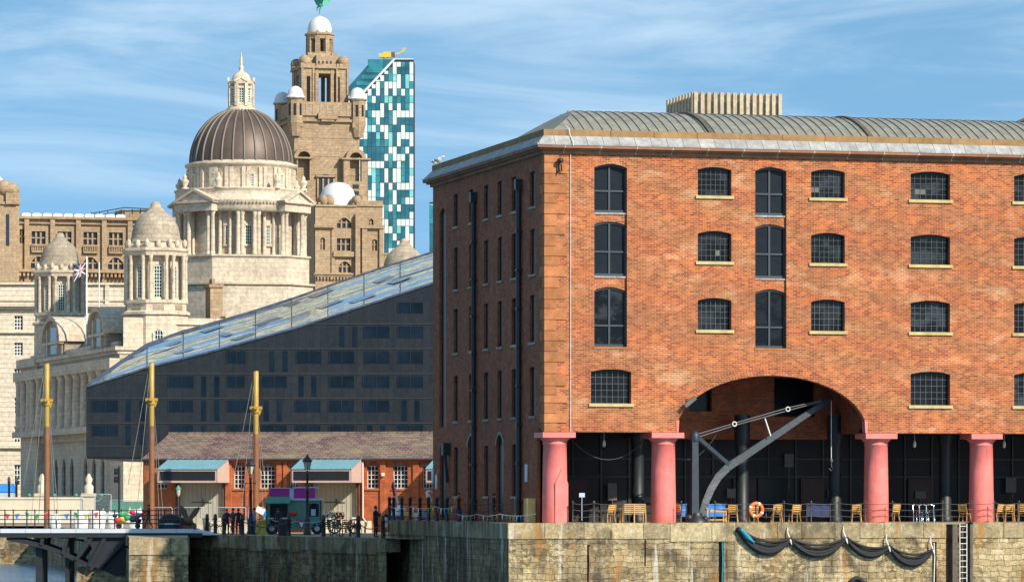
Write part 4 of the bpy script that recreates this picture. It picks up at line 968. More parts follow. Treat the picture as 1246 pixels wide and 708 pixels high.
# ================================================================== domed office with turrets (far)
PF = fr(150, 560, 17.2)
pol = thing('domed_stone_building', 'cream stone palace with ribbed bronze dome, corner turrets and shaded side colonnade', 'building', (PF.X, PF.Y, LQ), PF.a)
zp = lambda py, D=560: zz(py, D)-LQ
D0 = 560
def winp(name, cx, cy, ang, w_, z0, z1, r, parent, mat='far_glass', bars=None, arched=False, frame='white_panel'):
    """window on a round or faceted body: centre direction ang (deg from the camera side), radius r"""
    M = Matrix.Translation((cx, cy, 0)) @ Matrix.Rotation(R(ang), 4, 'Z') @ Matrix.Translation((0, -r, 0))
    b1 = B(); b1.box(-w_/2, w_/2, -.05, .3, z0, z1, M)
    if arched:
        k = len(b1.v); pts = [M @ Vector((w_/2*math.cos(a), -.05, z1+w_/2*math.sin(a))) for a in [math.pi*i/8 for i in range(9)]]; b1.face(pts)
    g = b1.build(name, mat, parent)
    if bars:
        b2 = B(); nx, nz = bars; z2 = z1+(w_*.35 if arched else 0)
        for i in range(nx+1): x = -w_/2+w_*i/nx; b2.box(x-.04, x+.04, -.14, -.05, z0, z2, M)
        for j in range(nz+1): z_ = z0+(z2-z0)*j/nz; b2.box(-w_/2, w_/2, -.13, -.05, z_-.04, z_+.04, M)
        b2.build('glazing_bars', frame, g)
    b3 = B(); b3.box(-w_/2-.3, -w_/2-.02, -.2, .3, z0-.3, z1+.1, M); b3.box(w_/2+.02, w_/2+.3, -.2, .3, z0-.3, z1+.1, M)
    if not arched: b3.box(-w_/2-.35, w_/2+.35, -.28, .3, z1+.05, z1+.35, M)
    b3.box(-w_/2-.35, w_/2+.35, -.28, .3, z0-.3, z0-.03, M); b3.build('surround', 'cream_stone', g)
# body
BT = zp(386)
b1 = B()
CB = PF.z(437, 0, 30)  # placeholder
ZC = 22.4                                          # main cornice height above ground
aw = []
for v_ in (14, 20, 26, 36, 42, 48): aw.append((v_-1.5, v_+1.5, 2.2, 7.5, 1.5))
aw2 = [(v_-1.7, v_+1.7, 12.6, 18.2, .6) for v_ in (12.6, 18.2, 23.8, 29.4, 35, 40.6, 46.2, 51.8)]
wall(b1, 0, 72, 0, ZC, aw+aw2, 0, .3, 'x')
fo = [(3.2+5.2*k, 4.8+5.2*k, 1.6 if k else 4.2, 5.4 if k else 7.2, .3) for k in range(10)]
wall(b1, 0, 54, 0, BT, [(o[0]+.6, o[1]+.7, o[2], o[3], .3) for o in fo], 0, .6, 'y')
b1.box(.75, 54, .75, 72, 0, ZC-.2); b1.box(4.5, 54, .7, 68, ZC-.2, BT); b1.box(54, 54.2, 0, 72, 0, BT)
b1.build('wall', 'cream_stone', pol)
b1 = B(); 
for z_ in [i*.95 for i in range(0, 11)]: b1.box(-.16, 0, -.1, 72, z_+.06, z_+.86) if False else None
b1.box(.29, .32, .8, 72, 0, ZC); b1.build('window_backs', 'far_glass', pol)
b1 = B(); b1.box(.6, 54, .59, .62, 0, 12); b1.build('front_window', 'far_glass', pol)
b1 = B()
b1.box(-1.3, 54, -1.0, 72.4, ZC-.5, ZC); b1.box(-.9, 54, -.7, 72, ZC-1.0, ZC-.5); b1.box(-.6, 1, -.5, 72, ZC-3.0, ZC-1.0)
b1.box(-2.1, 1, -.6, 72.3, 10.9, 11.8); b1.box(-2.0, .1, -.5, 72, ZC-3.0, ZC-1.6); b1.box(-.5, 54, -.3, 72, 9.9, 10.9); b1.box(-.4, .02, -.3, 72, 0, 1.2)
b1.build('cornice', 'cream_stone', pol)
b1 = B()
v_ = 9.0
while v_ < 56:
    b1.lathe(-1.15, v_, [(.95, 11.8), (.82, 12.3), (.8, 15), (.68, 18.6), (.95, 19.4)], 14); v_ += 5.6
b1.build('giant_columns', 'cream_stone', pol)
b1 = B(); b1.box(-1.1, .5, 57, 70.5, 0, ZC-1.0); b1.box(-1.6, .5, 56.6, 71.5, ZC-1, ZC+.3)
for v_ in (58, 61, 66, 69.5): b1.lathe(-1.5, v_, [(.7, 11.8), (.6, 12.3), (.5, 18.6), (.7, 19.4)], 12)
b1.build('end_pavilion', 'cream_stone', pol)
# mansard + curved dormers on the side
b1 = B(); b1.face([(.8, 4, ZC), (.8, 70, ZC), (4.6, 70, BT-.2), (4.6, 4, BT-.2)]); b1.box(.8, 4.6, 4, 4.3, ZC, ZC+1); b1.build('mansard', 'slate_blue', pol)
b1 = B(); b1.box(.3, .8, 5, 70, ZC, ZC+.9); b1.build('roof_parapet', 'cream_stone', pol)
for v0, v1 in ((10, 21), (42, 55)):
    pts = [(v0, ZC), (v1, ZC), (v1, ZC+2.2)]+[((v0+v1)/2+(v1-v0)/2*math.cos(a), ZC+2.2+3.2*math.sin(a)) for a in [math.pi*i/10 for i in range(1, 10)]]+[(v0, ZC+2.2)]
    b1 = B(); b1.prism(pts, -.3, 5.0, 'x'); b1.build('dormer', 'grey_stone', pol)
    b1 = B()
    for i in range(12):
        a0, a1 = math.pi*i/12, math.pi*(i+1)/12; f = lambda a, k: ((v0+v1)/2+((v1-v0)/2+k)*math.cos(a), ZC+2.2+(3.2+k)*math.sin(a)); b1.prism([f(a0, 0), f(a1, 0), f(a1, .6), f(a0, .6)], -.8, 5, 'x')
    b1.box(-.7, 0, v0-.3, v1+.3, ZC+1.9, ZC+2.3); b1.box(-.6, -.3, v0+2.4, v0+3.2, ZC+.3, ZC+4.2); b1.box(-.6, -.3, v1-3.2, v1-2.4, ZC+.3, ZC+4.2); b1.build('dormer_pediment', 'cream_stone', pol)
    b1 = B(); b1.box(-.35, -.28, v0+4, v1-4, ZC+.5, ZC+1.8); b1.box(-.35, -.28, v0+4.4, v1-4.4, ZC+2.4, ZC+4.4); b1.build('dormer_window', 'far_glass', pol)
for v_, h_ in ((33, 5.6), (30, 4.6), (60, 5.5)):
    b1 = B(); b1.box(3.5, 6, v_-1.6, v_+1.6, ZC, ZC+h_); b1.box(3.3, 6.2, v_-1.8, v_+1.8, ZC+h_, ZC+h_+.4); b1.build('chimney', 'cream_stone', pol)
# front attic, blind arch between turret and dome base
b1 = B(); b1.box(4, 54, -.3, 70, BT-.9, BT-.4); b1.box(4, 54, -.15, 70, BT-.4, BT)
m_ = PF.u(290, 0)
for i in range(16):
    a0, a1 = math.pi*i/16, math.pi*(i+1)/16; f = lambda a, k: (m_+(5.4+k)*math.cos(a), BT-5.2+(3.4+k)*math.sin(a)); b1.prism([f(a0, 0), f(a1, 0), f(a1, .5), f(a0, .5)], -.35, .2)
b1.build('attic_cornice', 'cream_stone', pol)
b1 = B(); b1.box(PF.u(256, 3), PF.u(271, 3), 3, 6, BT, BT+4.4); b1.box(PF.u(254.5, 2.8), PF.u(272.5, 2.8), 2.8, 6.2, BT+4.4, BT+4.8); b1.box(PF.u(258, 3.3), PF.u(262, 3.3), 3.3, 5, BT+4.8, BT+5.6); b1.build('chimney', 'tan_stone', pol)
b1 = B(); b1.box(PF.u(271, 2), PF.u(330, 2), .3, 6, BT, BT+.4); b1.build('yellow_board', 'sill_stone', pol)
# turrets
def turret(px, D, parent, F0, ground=True, k=None):
    """octagonal stone turret; local origin from frame F0, heights from photo rows at its own distance"""
    k = k or 1.0; u0 = None
    W = Vector((at(px, D), D)); dx, dy = W.x-F0.X, W.y-F0.Y; cx, cy = F0.c*dx+F0.s*dy, -F0.s*dx+F0.c*dy
    s_ = 560.0/F*k; top = zz(245, D) if False else None
    T = lambda y: (zT-(y-245)*s_); zT = zz(yt, D)-LQ
    view = math.degrees(math.atan2(W.x, W.y))+math.degrees(F0.a)    # rotates camera direction into local frame
    V = -view+0
    P = lambda r: r*s_
    o8 = [V0+45*i for i in range(8)] if False else [(-12-math.degrees(F0.a))+45*i for i in range(8)]
    b1 = B(); b1.lathe(cx, cy, [(P(41), 0), (P(41), T(386))], angs=o8, smooth=False)
    b1.lathe(cx, cy, [(P(39), T(386)), (P(44), T(385)), (P(44), T(382)), (P(39), T(380)), (P(39), T(372)), (P(41), T(371)), (P(41), T(367)), (P(30), T(367)), (P(30), T(313)), (P(40), T(313)), (P(41), T(309)), (P(43), T(307)), (P(43), T(304)), (P(36), T(303)), (P(33), T(296))], angs=o8, smooth=False, cap=False)
    tb = b1.build('turret', 'cream_stone', parent)
    b1 = B()
    for i in range(8):
        for e in (-7.5, 7.5):
            a = R(o8[i]+e); b1.lathe(cx+P(37)*math.sin(a), cy-P(37)*math.cos(a), [(P(2.9), T(367)), (P(2.5), T(364)), (P(2.2), T(318)), (P(3.2), T(314)), (P(3.2), T(313))], 8)
        a = R(o8[i]); b1.ball((cx+P(37)*math.sin(a), cy-P(37)*math.cos(a), T(298)), P(3.0), 8, sz=1.9)
        a = R(o8[i]+22.5); b1.ball((cx+P(34)*math.sin(a), cy-P(34)*math.cos(a), T(299)), P(3.6), 8, sz=1.5)
    b1.build('turret_columns', 'cream_stone', tb)
    for i in range(8):
        a = (o8[i]+22.5+math.degrees(F0.a)+180) % 360-180
        if abs(a) < 100:
            winp('turret_window', cx, cy, o8[i]+22.5, P(9), T(364), T(329), P(27.9), tb, bars=(3, 9), arched=True)
            b2 = B(); M = Matrix.Translation((cx, cy, 0)) @ Matrix.Rotation(R(o8[i]+22.5), 4, 'Z') @ Matrix.Translation((0, -P(36.2), 0))
            for j in range(7): b2.box(-P(6)+P(2)*j-.08, -P(6)+P(2)*j+.08, -.05, .05, T(380), T(373), M)
            b2.build('baluster', 'grey_stone', tb)
    b1 = B(); b1.lathe(cx, cy, [(P(33), T(296)), (P(32), T(293)), (P(30), T(291)), (P(29.3), T(284)), (P(27.5), T(277)), (P(24), T(269)), (P(18), T(262)), (P(12), T(258)), (P(10), T(256)), (P(9.5), T(254)), (P(6.8), T(253)), (P(6.5), T(249)), (P(4), T(246)), (.02, T(245))], 28)
    b1.build('turret_dome', 'grey_stone', tb)
    return tb
yt = 245; turret(189.5, 565, pol, PF)
yt = 283; turret(73, 628, pol, PF, k=.90)
yt = 290; turret(492, 640, pol, PF)
for (px, y0, y1, al) in ((169, 418, 404, -1), (199, 418, 404, 1)):
    o8 = -12-17.2; a = o8-22.5 if al < 0 else o8+22.5
    W = Vector((at(189.5, 565), 565)); dx, dy = W.x-PF.X, W.y-PF.Y; cx, cy = PF.c*dx+PF.s*dy, -PF.s*dx+PF.c*dy
    winp('window', cx, cy, a, 1.05, zp(418), zp(405), 4.20, pol, bars=(3, 3), arched=True)

# rotunda
DD = 598; W = Vector((at(293.5, DD), DD)); dx, dy = W.x-PF.X, W.y-PF.Y; RX, RY = PF.c*dx+PF.s*dy, -PF.s*dx+PF.c*dy
SS = DD/F; ZD = lambda y: zz(y, DD)-LQ; Q = lambda r: r*SS; A0_ = -math.degrees(PF.a)
oc = [A0_+a for a in (-19, 41, 71, 131, 161, 221, 251, 311)]
b1 = B()
b1.lathe(RX, RY, [(Q(94), 10), (Q(94), ZD(352)), (Q(97), ZD(350)), (Q(97), ZD(347.5)), (Q(89), ZD(347)), (Q(89), ZD(318)), (Q(91.5), ZD(316)), (Q(91.5), ZD(314))], angs=oc, smooth=False)
b1.build('rotunda_base', 'cream_stone', pol)
b1 = B(); b1.lathe(RX, RY, [(Q(67), ZD(314)), (Q(67), ZD(258))], 48); b1.build('rotunda_wall', 'cream_stone', pol)
b1 = B(); b1.lathe(RX, RY, [(Q(66), ZD(262)), (Q(81), ZD(262)), (Q(81), ZD(255)), (Q(82), ZD(253)), (Q(84.5), ZD(249)), (Q(84.5), ZD(247)), (Q(80), ZD(246)), (Q(80), ZD(236)), (Q(81.5), ZD(235)), (Q(81.5), ZD(233.5)), (Q(64), ZD(233.5))], 64)
b1.lathe(RX, RY, [(Q(64.5), ZD(236)), (Q(64.5), ZD(207)), (Q(66), ZD(206)), (Q(68.5), ZD(204)), (Q(68.5), ZD(201.5)), (Q(64), ZD(200.5)), (Q(62), ZD(199))], 64)
en = b1.build('drum', 'cream_stone', pol)
b1 = B()
for i in range(120):
    a = 2*math.pi*i/120; M = Matrix.Translation((RX, RY, 0)) @ Matrix.Rotation(a, 4, 'Z') @ Matrix.Translation((0, -Q(83), 0)); b1.box(-.14, .14, -.12, .3, ZD(252.5), ZD(250), M)
b1.build('dentils', 'grey_stone', en)
b1 = B()
for i in range(20):
    a = R(A0_+9+18*i)
    for e in (-.045, .045): M = Matrix.Translation((RX, RY, 0)) @ Matrix.Rotation(a+e, 4, 'Z') @ Matrix.Translation((0, -Q(64.8), 0)); b1.box(-.28, .28, -.22, .3, ZD(235), ZD(208), M)
b1.build('pilasters', 'cream_stone', en)
for i in range(-6, 7):
    if i % 1 == 0: winp('drum_window', RX, RY, A0_+14+36*i/1.0*.5*2*.5, Q(6.5), ZD(231), ZD(217), Q(64.6), en, bars=(3, 5)) if i % 2 == 0 else None
# columns
def col(b_, r, ang, rad=2.7, zt=262):
    a = R(A0_+ang); b_.lathe(RX+Q(r)*math.sin(a), RY-Q(r)*math.cos(a), [(Q(rad*1.25), ZD(314)), (Q(rad*1.2), ZD(311.5)), (Q(rad), ZD(310.5)), (Q(rad), ZD(290)), (Q(rad*.85), ZD(267)), (Q(rad*1.3), ZD(263)), (Q(rad*1.3), ZD(zt))], 12)
for q in range(4):
    b1 = B(); c = -35+90*q
    for e in (-14.5, -10.5, 10.5, 14.5): col(b1, 83, c+e)
    for e in (45-9, 45-5.2, 45+5.2+.5, 45+9.5): col(b1, 77, c+e)
    for e in (-17.5, 17.5, 28, 62): col(b1, 70, c+e, 2.4)
    b1.build('columns', 'cream_stone', pol)
    M = Matrix.Translation((RX, RY, 0)) @ Matrix.Rotation(R(A0_+c), 4, 'Z') @ Matrix.Translation((0, -Q(86), 0))
    b1 = B(); hw = Q(25); b1.box(-hw, hw, -.2, Q(12), ZD(262), ZD(252), M); b1.box(-hw-.35, hw+.35, -.6, Q(12), ZD(252), ZD(249.5), M)
    k = len(b1.v); tri = [(-hw-.4, ZD(249.5)), (hw+.4, ZD(249.5)), (0, ZD(236))]
    for y_ in (-.3,): b1.face([M @ Vector((a, y_, z_)) for a, z_ in tri])
    for s_ in (-1, 1):
        pa, pb2 = Vector((s_*(hw+.6), 0, ZD(249.3))), Vector((0, 0, ZD(235.3)))
        b1.face([M @ (pa+Vector((0, -.7, 0))), M @ (pb2+Vector((0, -.7, 0))), M @ (pb2+Vector((0, Q(14), 0))), M @ (pa+Vector((0, Q(14), 0)))])
        b1.bar(tuple(M @ (pa+Vector((0, -.45, -.1)))), tuple(M @ (pb2+Vector((0, -.45, -.1)))), .45, .35)
    b1.build('pediment', 'cream_stone', pol)
    for e, r_ in ((-19, 80), (19, 80)):
        b1 = B()
        a = R(A0_+c+e); b1.lathe(RX+Q(r_)*math.sin(a), RY-Q(r_)*math.cos(a), [(.5, ZD(234)), (.55, ZD(232)), (.25, ZD(231)), (.55, ZD(226)), (.6, ZD(224)), (.25, ZD(221)), (.3, ZD(219)), (.02, ZD(215.5))], 10)
        b1.build('urn', 'cream_stone', pol)
for a in (-9, 11, 31, -62, 78): winp('rotunda_window', RX, RY, A0_+a, Q(7), ZD(301), ZD(279), Q(67), pol, bars=(3, 6))
# ribbed dome with lantern
b1 = B(); prd = [(Q(61.8)*math.sqrt(max(0, 1-(t_*.965)**2)), ZD(200)+(ZD(135)-ZD(200))*t_) for t_ in [i/22 for i in range(23)]]
b1.lathe(RX, RY, prd, 64); dm = b1.build('dome', 'bronze_dome', pol)
b1 = B()
for i in range(28):
    a = 2*math.pi*i/28+.05
    b1.tube([(RX+(r+.05)*math.sin(a), RY-(r+.05)*math.cos(a), z_) for r, z_ in prd], .17, 5)
b1.build('dome_seams', 'bronze_seam', dm)
b1 = B(); o8 = [A0_+4+22.5+45*i for i in range(8)]
b1.lathe(RX, RY, [(Q(17.5), ZD(137)), (Q(18), ZD(133)), (Q(16), ZD(131.5)), (Q(15.5), ZD(129))], 24)
b1.lathe(RX, RY, [(Q(12.5), ZD(129)), (Q(12.5), ZD(104)), (Q(16.5), ZD(103)), (Q(17.5), ZD(100)), (Q(13), ZD(99))], angs=o8, smooth=False)
for i in range(8):
    a = R(o8[i]); M = Matrix.Translation((RX, RY, 0)) @ Matrix.Rotation(a, 4, 'Z') @ Matrix.Translation((0, -Q(14.5), 0)); b1.box(-.22, .22, -.25, .3, ZD(130), ZD(103), M)
    if i % 2: M = Matrix.Translation((RX, RY, 0)) @ Matrix.Rotation(a+R(22.5), 4, 'Z') @ Matrix.Translation((0, -Q(15.5), 0)); b1.face([M @ Vector(p) for p in ((-.9, 0, ZD(101)), (.9, 0, ZD(101)), (0, 0, ZD(96)))]); b1.bar(tuple(M @ Vector((-1.0, 0, ZD(100.5)))), tuple(M @ Vector((0, 0, ZD(95.5)))), .3); b1.bar(tuple(M @ Vector((1.0, 0, ZD(100.5)))), tuple(M @ Vector((0, 0, ZD(95.5)))), .3)
b1.lathe(RX, RY, [(Q(13), ZD(101)), (Q(11.5), ZD(97)), (Q(10.3), ZD(93)), (Q(7.5), ZD(89.5)), (Q(3.5), ZD(87.5)), (Q(2.5), ZD(86)), (Q(2.8), ZD(84)), (Q(3.2), ZD(82)), (Q(1.6), ZD(80)), (Q(1.6), ZD(77)), (Q(1.9), ZD(75)), (Q(1.4), ZD(71)), (.02, ZD(63))], 20)
ln = b1.build('lantern', 'cream_stone', pol)
for i in range(8): winp('lantern_window', RX, RY, o8[i]+22.5, Q(5), ZD(126), ZD(109), Q(11.8), ln, bars=(2, 6))
b1 = B(); b1.lathe(RX+0, RY, [(.01, 0)]*2, 4) if False else None

# ================================================================== clock tower building (far)
TD = 760; TF = fr(358, TD, 15)
liv = thing('stone_clock_tower', 'tall brown stone tower with white domed top and four white capped corner turrets', 'tower', (TF.X, TF.Y, LQ), TF.a)
TZf = lambda y: zz(y, TD+4)-LQ; TS = TD/F; SWD = 12.3; c0 = SWD/2
b1 = B(); b1.box(0, SWD, 0, SWD, 0, TZf(142)); b1.build('shaft', 'tan_stone', liv)
b1 = B()
b1.box(-.5, SWD+.5, -.5, SWD+.5, TZf(150), TZf(147)); b1.box(-.35, SWD+.35, -.35, .1, TZf(143), TZf(126)); b1.box(-.35, .1, -.35, SWD+.3, TZf(143), TZf(126)); b1.box(SWD-.1, SWD+.35, -.3, SWD, TZf(143), TZf(126))
b1.box(c0-1.8, c0+1.8, -1.0, 0, TZf(147), TZf(140)); b1.box(c0-1.2, c0+1.2, -.8, 0, TZf(150), TZf(147))
for x in (.9, SWD-.9): b1.box(x-.6, x+.6, -.9, 0, TZf(157), TZf(151))
b1.build('balcony', 'tan_stone', liv)
b1 = B()
for i in range(7): x = 2.2+i*1.3; b1.box(x-.13, x+.13, -.42, -.3, TZf(141), TZf(129))
b1.build('balusters', 'grey_stone', liv)
for (x, y_) in ((0.3, .3), (SWD-.3, .3), (.3, SWD-.3), (SWD-.3, SWD-.3)):
    b1 = B(); b1.lathe(x, y_, [(1.0, TZf(168)), (1.55, TZf(152)), (1.5, TZf(147)), (1.5, TZf(124)), (1.75, TZf(123)), (1.75, TZf(121))], 8, smooth=False); tr = b1.build('corner_turret', 'tan_stone', liv)
    b1 = B(); b1.lathe(x, y_, [(1.8, TZf(121.5)), (1.75, TZf(120)), (1.5, TZf(119)), (1.45, TZf(116)), (1.15, TZf(111)), (.6, TZf(108)), (.02, TZf(107))], 18); b1.build('turret_cap', 'dome_white', tr)
    b1 = B()
    for a in (-60, -15, 30): M = Matrix.Translation((x, y_, 0)) @ Matrix.Rotation(R(a), 4, 'Z') @ Matrix.Translation((0, -1.42, 0)); b1.box(-.22, .22, -.05, .1, TZf(143), TZf(129), M)
    b1.build('turret_slit', 'shadow_paint', tr)
# belfry stage
BW = 8.7; a0 = c0-BW/2; a1 = c0+BW/2
def pier_stage(b_, w0, z0, z1, pw, mid=None, thick=1.2):
    x0, x1 = c0-w0/2, c0+w0/2
    for x in (x0, x1-pw):
        for y_ in (x0, x1-pw): b_.box(x, x+pw, y_, y_+pw, z0, z1)
    b_.box(x0+.3, x1-.3, x0+.3, x1-.3, z1-.9, z1)
b1 = B(); pier_stage(b1, BW, TZf(142), TZf(78), 2.1)
for (x, y_) in ((c0-1.75, a0+.1), (c0+1.15, a0+.1), (c0-1.75, a1-.9), (c0+1.15, a1-.9)): b1.box(x, x+.6, y_, y_+.8, TZf(142), TZf(80))
for (x, y_) in ((a0+.1, c0-1.75), (a0+.1, c0+1.15), (a1-.9, c0-1.75), (a1-.9, c0+1.15)): b1.box(x, x+.8, y_, y_+.6, TZf(142), TZf(80))
b1.box(a0+.2, a1-.2, a0+.2, a1-.2, TZf(90), TZf(78)); b1.box(a0-.3, a1+.3, a0-.3, a1+.3, TZf(84), TZf(82))
b1.box(a0+.2, a1-.2, a0+.2, a1-.2, TZf(142), TZf(128))
b1.build('belfry', 'tan_stone', liv)
b1 = B(); b1.box(a0+2.1, c0-1.75, a0+.9, a0+1.0, TZf(128), TZf(90)); b1.box(c0+1.75, a1-2.1, a0+.9, a0+1.0, TZf(128), TZf(90)); b1.build('belfry_infill', 'tan_stone', liv)
b1 = B()
for (x, y_) in ((a0+.7, a0+.7), (a1-.7, a0+.7), (a0+.7, a1-.7), (a1-.7, a1-.7)): b1.ball((x, y_, TZf(75)), 1.15, 12, sz=1.0); b1.box(x-.9, x+.9, y_-.9, y_+.9, TZf(84), TZf(78)); b1.box(c0+(x-c0)*.62-.6, c0+(x-c0)*.62+.6, c0+(y_-c0)*.62-.6, c0+(y_-c0)*.62+.6, TZf(80), TZf(64))
b1.box(c0-3.3, c0+3.3, c0-3.3, c0+3.3, TZf(80), TZf(72), taper=.2); b1.box(c0-2.7, c0+2.7, c0-2.7, c0+2.7, TZf(72), TZf(64), taper=.2)
b1.box(c0-1.6, c0+1.6, a0-.1, c0, TZf(82), TZf(68))
b1.build('scroll_buttresses', 'tan_stone', liv)
b1 = B()
for i in range(4): b1.box(c0-1.3+.75*i, c0-.95+.75*i, a0-.14, a0-.09, TZf(78.5), TZf(75)); 
b1.build('vent_slots', 'black_iron', liv)
b1 = B(); o8 = [22.5+45*i for i in range(8)]
for a in o8: M = Matrix.Translation((c0, c0, 0)) @ Matrix.Rotation(R(a), 4, 'Z') @ Matrix.Translation((0, -2.25, 0)); b1.box(-.42, .42, -.3, .5, TZf(66), TZf(43), M)
b1.lathe(c0, c0, [(2.5, TZf(66)), (2.5, TZf(62))], angs=o8, smooth=False); b1.lathe(c0, c0, [(2.6, TZf(46)), (2.6, TZf(42)), (2.85, TZf(41)), (2.85, TZf(39)), (2.4, TZf(38.5)), (2.3, TZf(36))], angs=o8, smooth=False)
b1.build('top_lantern', 'tan_stone', liv)
b1 = B(); b1.lathe(c0, c0, [(2.25, TZf(38)), (2.25, TZf(33)), (2.1, TZf(28)), (1.75, TZf(23.5)), (1.2, TZf(20)), (.5, TZf(18)), (.15, TZf(17))], 28); b1.build('top_dome', 'dome_white', liv)
W = TF.w(c0, c0)
bs = thing('bird_statue', 'green copper bird statue perched on top of the white tower dome', 'statue', (W[0], W[1], zz(17, W[1])-.1), R(-20))
b1 = B(); b1.tube([(0, 0, 0), (-.05, 0, .8), (.25, 0, 1.25), (.1, 0, 1.7)], [.1, .12, .2, .3], 8); b1.tube([(-.55, 0, .55), (-.5, 0, 1.2), (.0, 0, 1.7)], [.1, .14, .28], 8)
b1.tube([(.45, 0, 1.5), (.0, 0, 2.1), (-.45, 0, 2.9), (-.75, 0, 3.7), (-.7, 0, 4.2), (-1.1, 0, 4.35)], [.3, .75, .7, .35, .3, .04], 10); b1.build('body', 'verdigris', bs)
for s_ in (-1, 1):
    b1 = B(); b1.grid([[(.1, s_*.4, 2.2), (-.3, s_*.5, 3.2)], [(.7, s_*.9, 1.6), (.5, s_*1.2, 3.6)], [(1.1, s_*1.3, 1.9), (1.2, s_*1.7, 4.0)], [(1.5, s_*1.6, 2.6), (1.7, s_*2.0, 4.2)]], smooth=True); b1.grid([[(.15, s_*.45, 2.2), (-.25, s_*.55, 3.2)], [(.75, s_*1.0, 1.6), (.55, s_*1.3, 3.6)], [(1.15, s_*1.4, 1.9), (1.25, s_*1.8, 4.0)], [(1.5, s_*1.6, 2.6), (1.7, s_*2.0, 4.2)]], smooth=True); b1.build('wing', 'verdigris', bs)
for e in (1, 6.6):
    for ax in (0, 1):
        b1 = B(); x0_, x1_ = a0+e-.05, a0+e+.6
        if ax == 0: b1.box(x0_, x1_, a0-.03, a0+.05, TZf(126), TZf(94))
        else: b1.box(a0-.03, a0+.05, x0_, x1_, TZf(126), TZf(94))
        b1.build('belfry_slot', 'black_glass', liv)
for x in (a0-.1, a0+2.0, a1-2.25, a1-.25):
    b1 = B(); b1.box(x, x+.35, a0-.25, a0+.05, TZf(126), TZf(84)); b1.build('belfry_pilaster', 'tan_stone', liv)
for k in range(3):
    b1 = B(); b1.box(-.06, SWD+.06, -.08-.0, .02, TZf(170+k*22), TZf(169+k*22)); b1.build('string_course', 'tan_stone', liv)
# main blocks of the same building
LD = 742; LF = fr(383.5, LD, 15)
lb2 = thing('tan_office_block', 'tan stone office block with white dome and scrolls below the clock tower', 'office building', (LF.X, LF.Y, LQ), LF.a)
lz = lambda y: zz(y, LD)-LQ; lu = lambda px, v_=0: LF.u(px, v_)
wn_ = [(lu(390), lu(395.5), lz(304), lz(289), .2), (lu(410), lu(426.5), lz(304.5), lz(289.5), .0), (lu(453), lu(459), lz(304), lz(290), .2), (lu(412), lu(427.5), lz(331), lz(317.5), 1.0), (lu(410), lu(428), lz(277), lz(264.5), 1.1), (lu(449), lu(454.5), lz(274), lz(265), .4)]
b1 = B(); wall(b1, 0, lu(465), 0, lz(275), [o for o in wn_ if o[3] < lz(280)], 0, .5); wall(b1, lu(386), lu(465), lz(275), lz(250), [], 0, .5)
b1 = B(); wall(b1, 0, lu(465.5), 0, lz(249), wn_, 0, .7); b1.box(0, lu(465.5), .7, 14, 0, lz(250)); b1.box(lu(434), lu(466), .0, 14, lz(250), lz(243)); b1.box(lu(465.5), lu(484), 2, 14, 0, lz(307)); b1.box(lu(387), lu(434), 1, 12, lz(250), lz(249))
b1.build('wall', 'tan_stone', lb2)
b1 = B(); b1.box(.5, lu(465), .69, .72, lz(335), lz(262)); b1.build('window_glass', 'far_glass', lb2)
b1 = B()
for o in wn_:
    n_ = 3 if o[1]-o[0] > 1.5 else 2
    for i in range(1, n_): x = o[0]+(o[1]-o[0])*i/n_; b1.box(x-.14, x+.14, .35, .68, o[2], o[3]-o[4]*.3)
    z_ = o[2]+(o[3]-o[2])*.55; b1.box(o[0], o[1], .4, .67, z_-.1, z_+.1)
b1.build('window_mullions', 'tan_stone', lb2)
b1 = B()
for a, c, y0, y1, o_ in ((383, 402, 276, 340, .5), (431, 436.5, 260, 340, 1.1), (440, 446, 276, 340, .5), (461, 466, 276, 340, .5), (403, 407, 280, 340, .3)): b1.box(lu(a), lu(c), -o_, 0.02, lz(y1), lz(y0)) if (c-a) < 8 else None
for a, c in ((383, 405), (431, 466)): b1.box(lu(a)-.2, lu(c)+.2, -.7, .1, lz(277), lz(273))
b1.box(lu(405), lu(432), -.7, 0, lz(312), lz(306)); b1.box(-.3, lu(484), -.6, 0.1, lz(334), lz(332)); b1.box(-.2, lu(466), -.35, .1, lz(336.5), lz(334.5)); b1.box(lu(434)-.2, lu(466)+.2, -.3, 14, lz(250), lz(248.5)); b1.box(lu(384), lu(434), -.3, .5, lz(251), lz(249)); b1.box(lu(462), lu(484), 1.8, 2.2, lz(308), lz(306))
i = 0
while i < 30: b1.box(.3+i*.6, .6+i*.6, -.5, 0, lz(340), lz(337)); i += 1
b1.build('mouldings', 'tan_stone', lb2)
b1 = B(); px_c = 411; u0 = lu(px_c, 6); b1.lathe(u0, 6, [(Q(22.5)*LD/DD, lz(251)), (Q(22.5)*LD/DD, lz(242)), (Q(22)*LD/DD, lz(236)), (Q(19)*LD/DD, lz(228)), (Q(14)*LD/DD, lz(222)), (Q(7)*LD/DD, lz(218.8)), (.05, lz(218))], 32); b1.build('white_dome', 'dome_white', lb2)
for px in (393, 400, 434, 441): b1 = B(); b1.ball((lu(px, 1.5), 1.8, lz(244)), 1.25, 10, sx=.8, sy=1.6, sz=1.0); b1.build('scroll', 'tan_stone', lb2)
b1 = B()
b1.box(lu(388), lu(404), .5, 3, lz(250), lz(246)); b1.box(lu(430), lu(446), .5, 3, lz(250), lz(246)); b1.build('scroll_base', 'tan_stone', lb2)
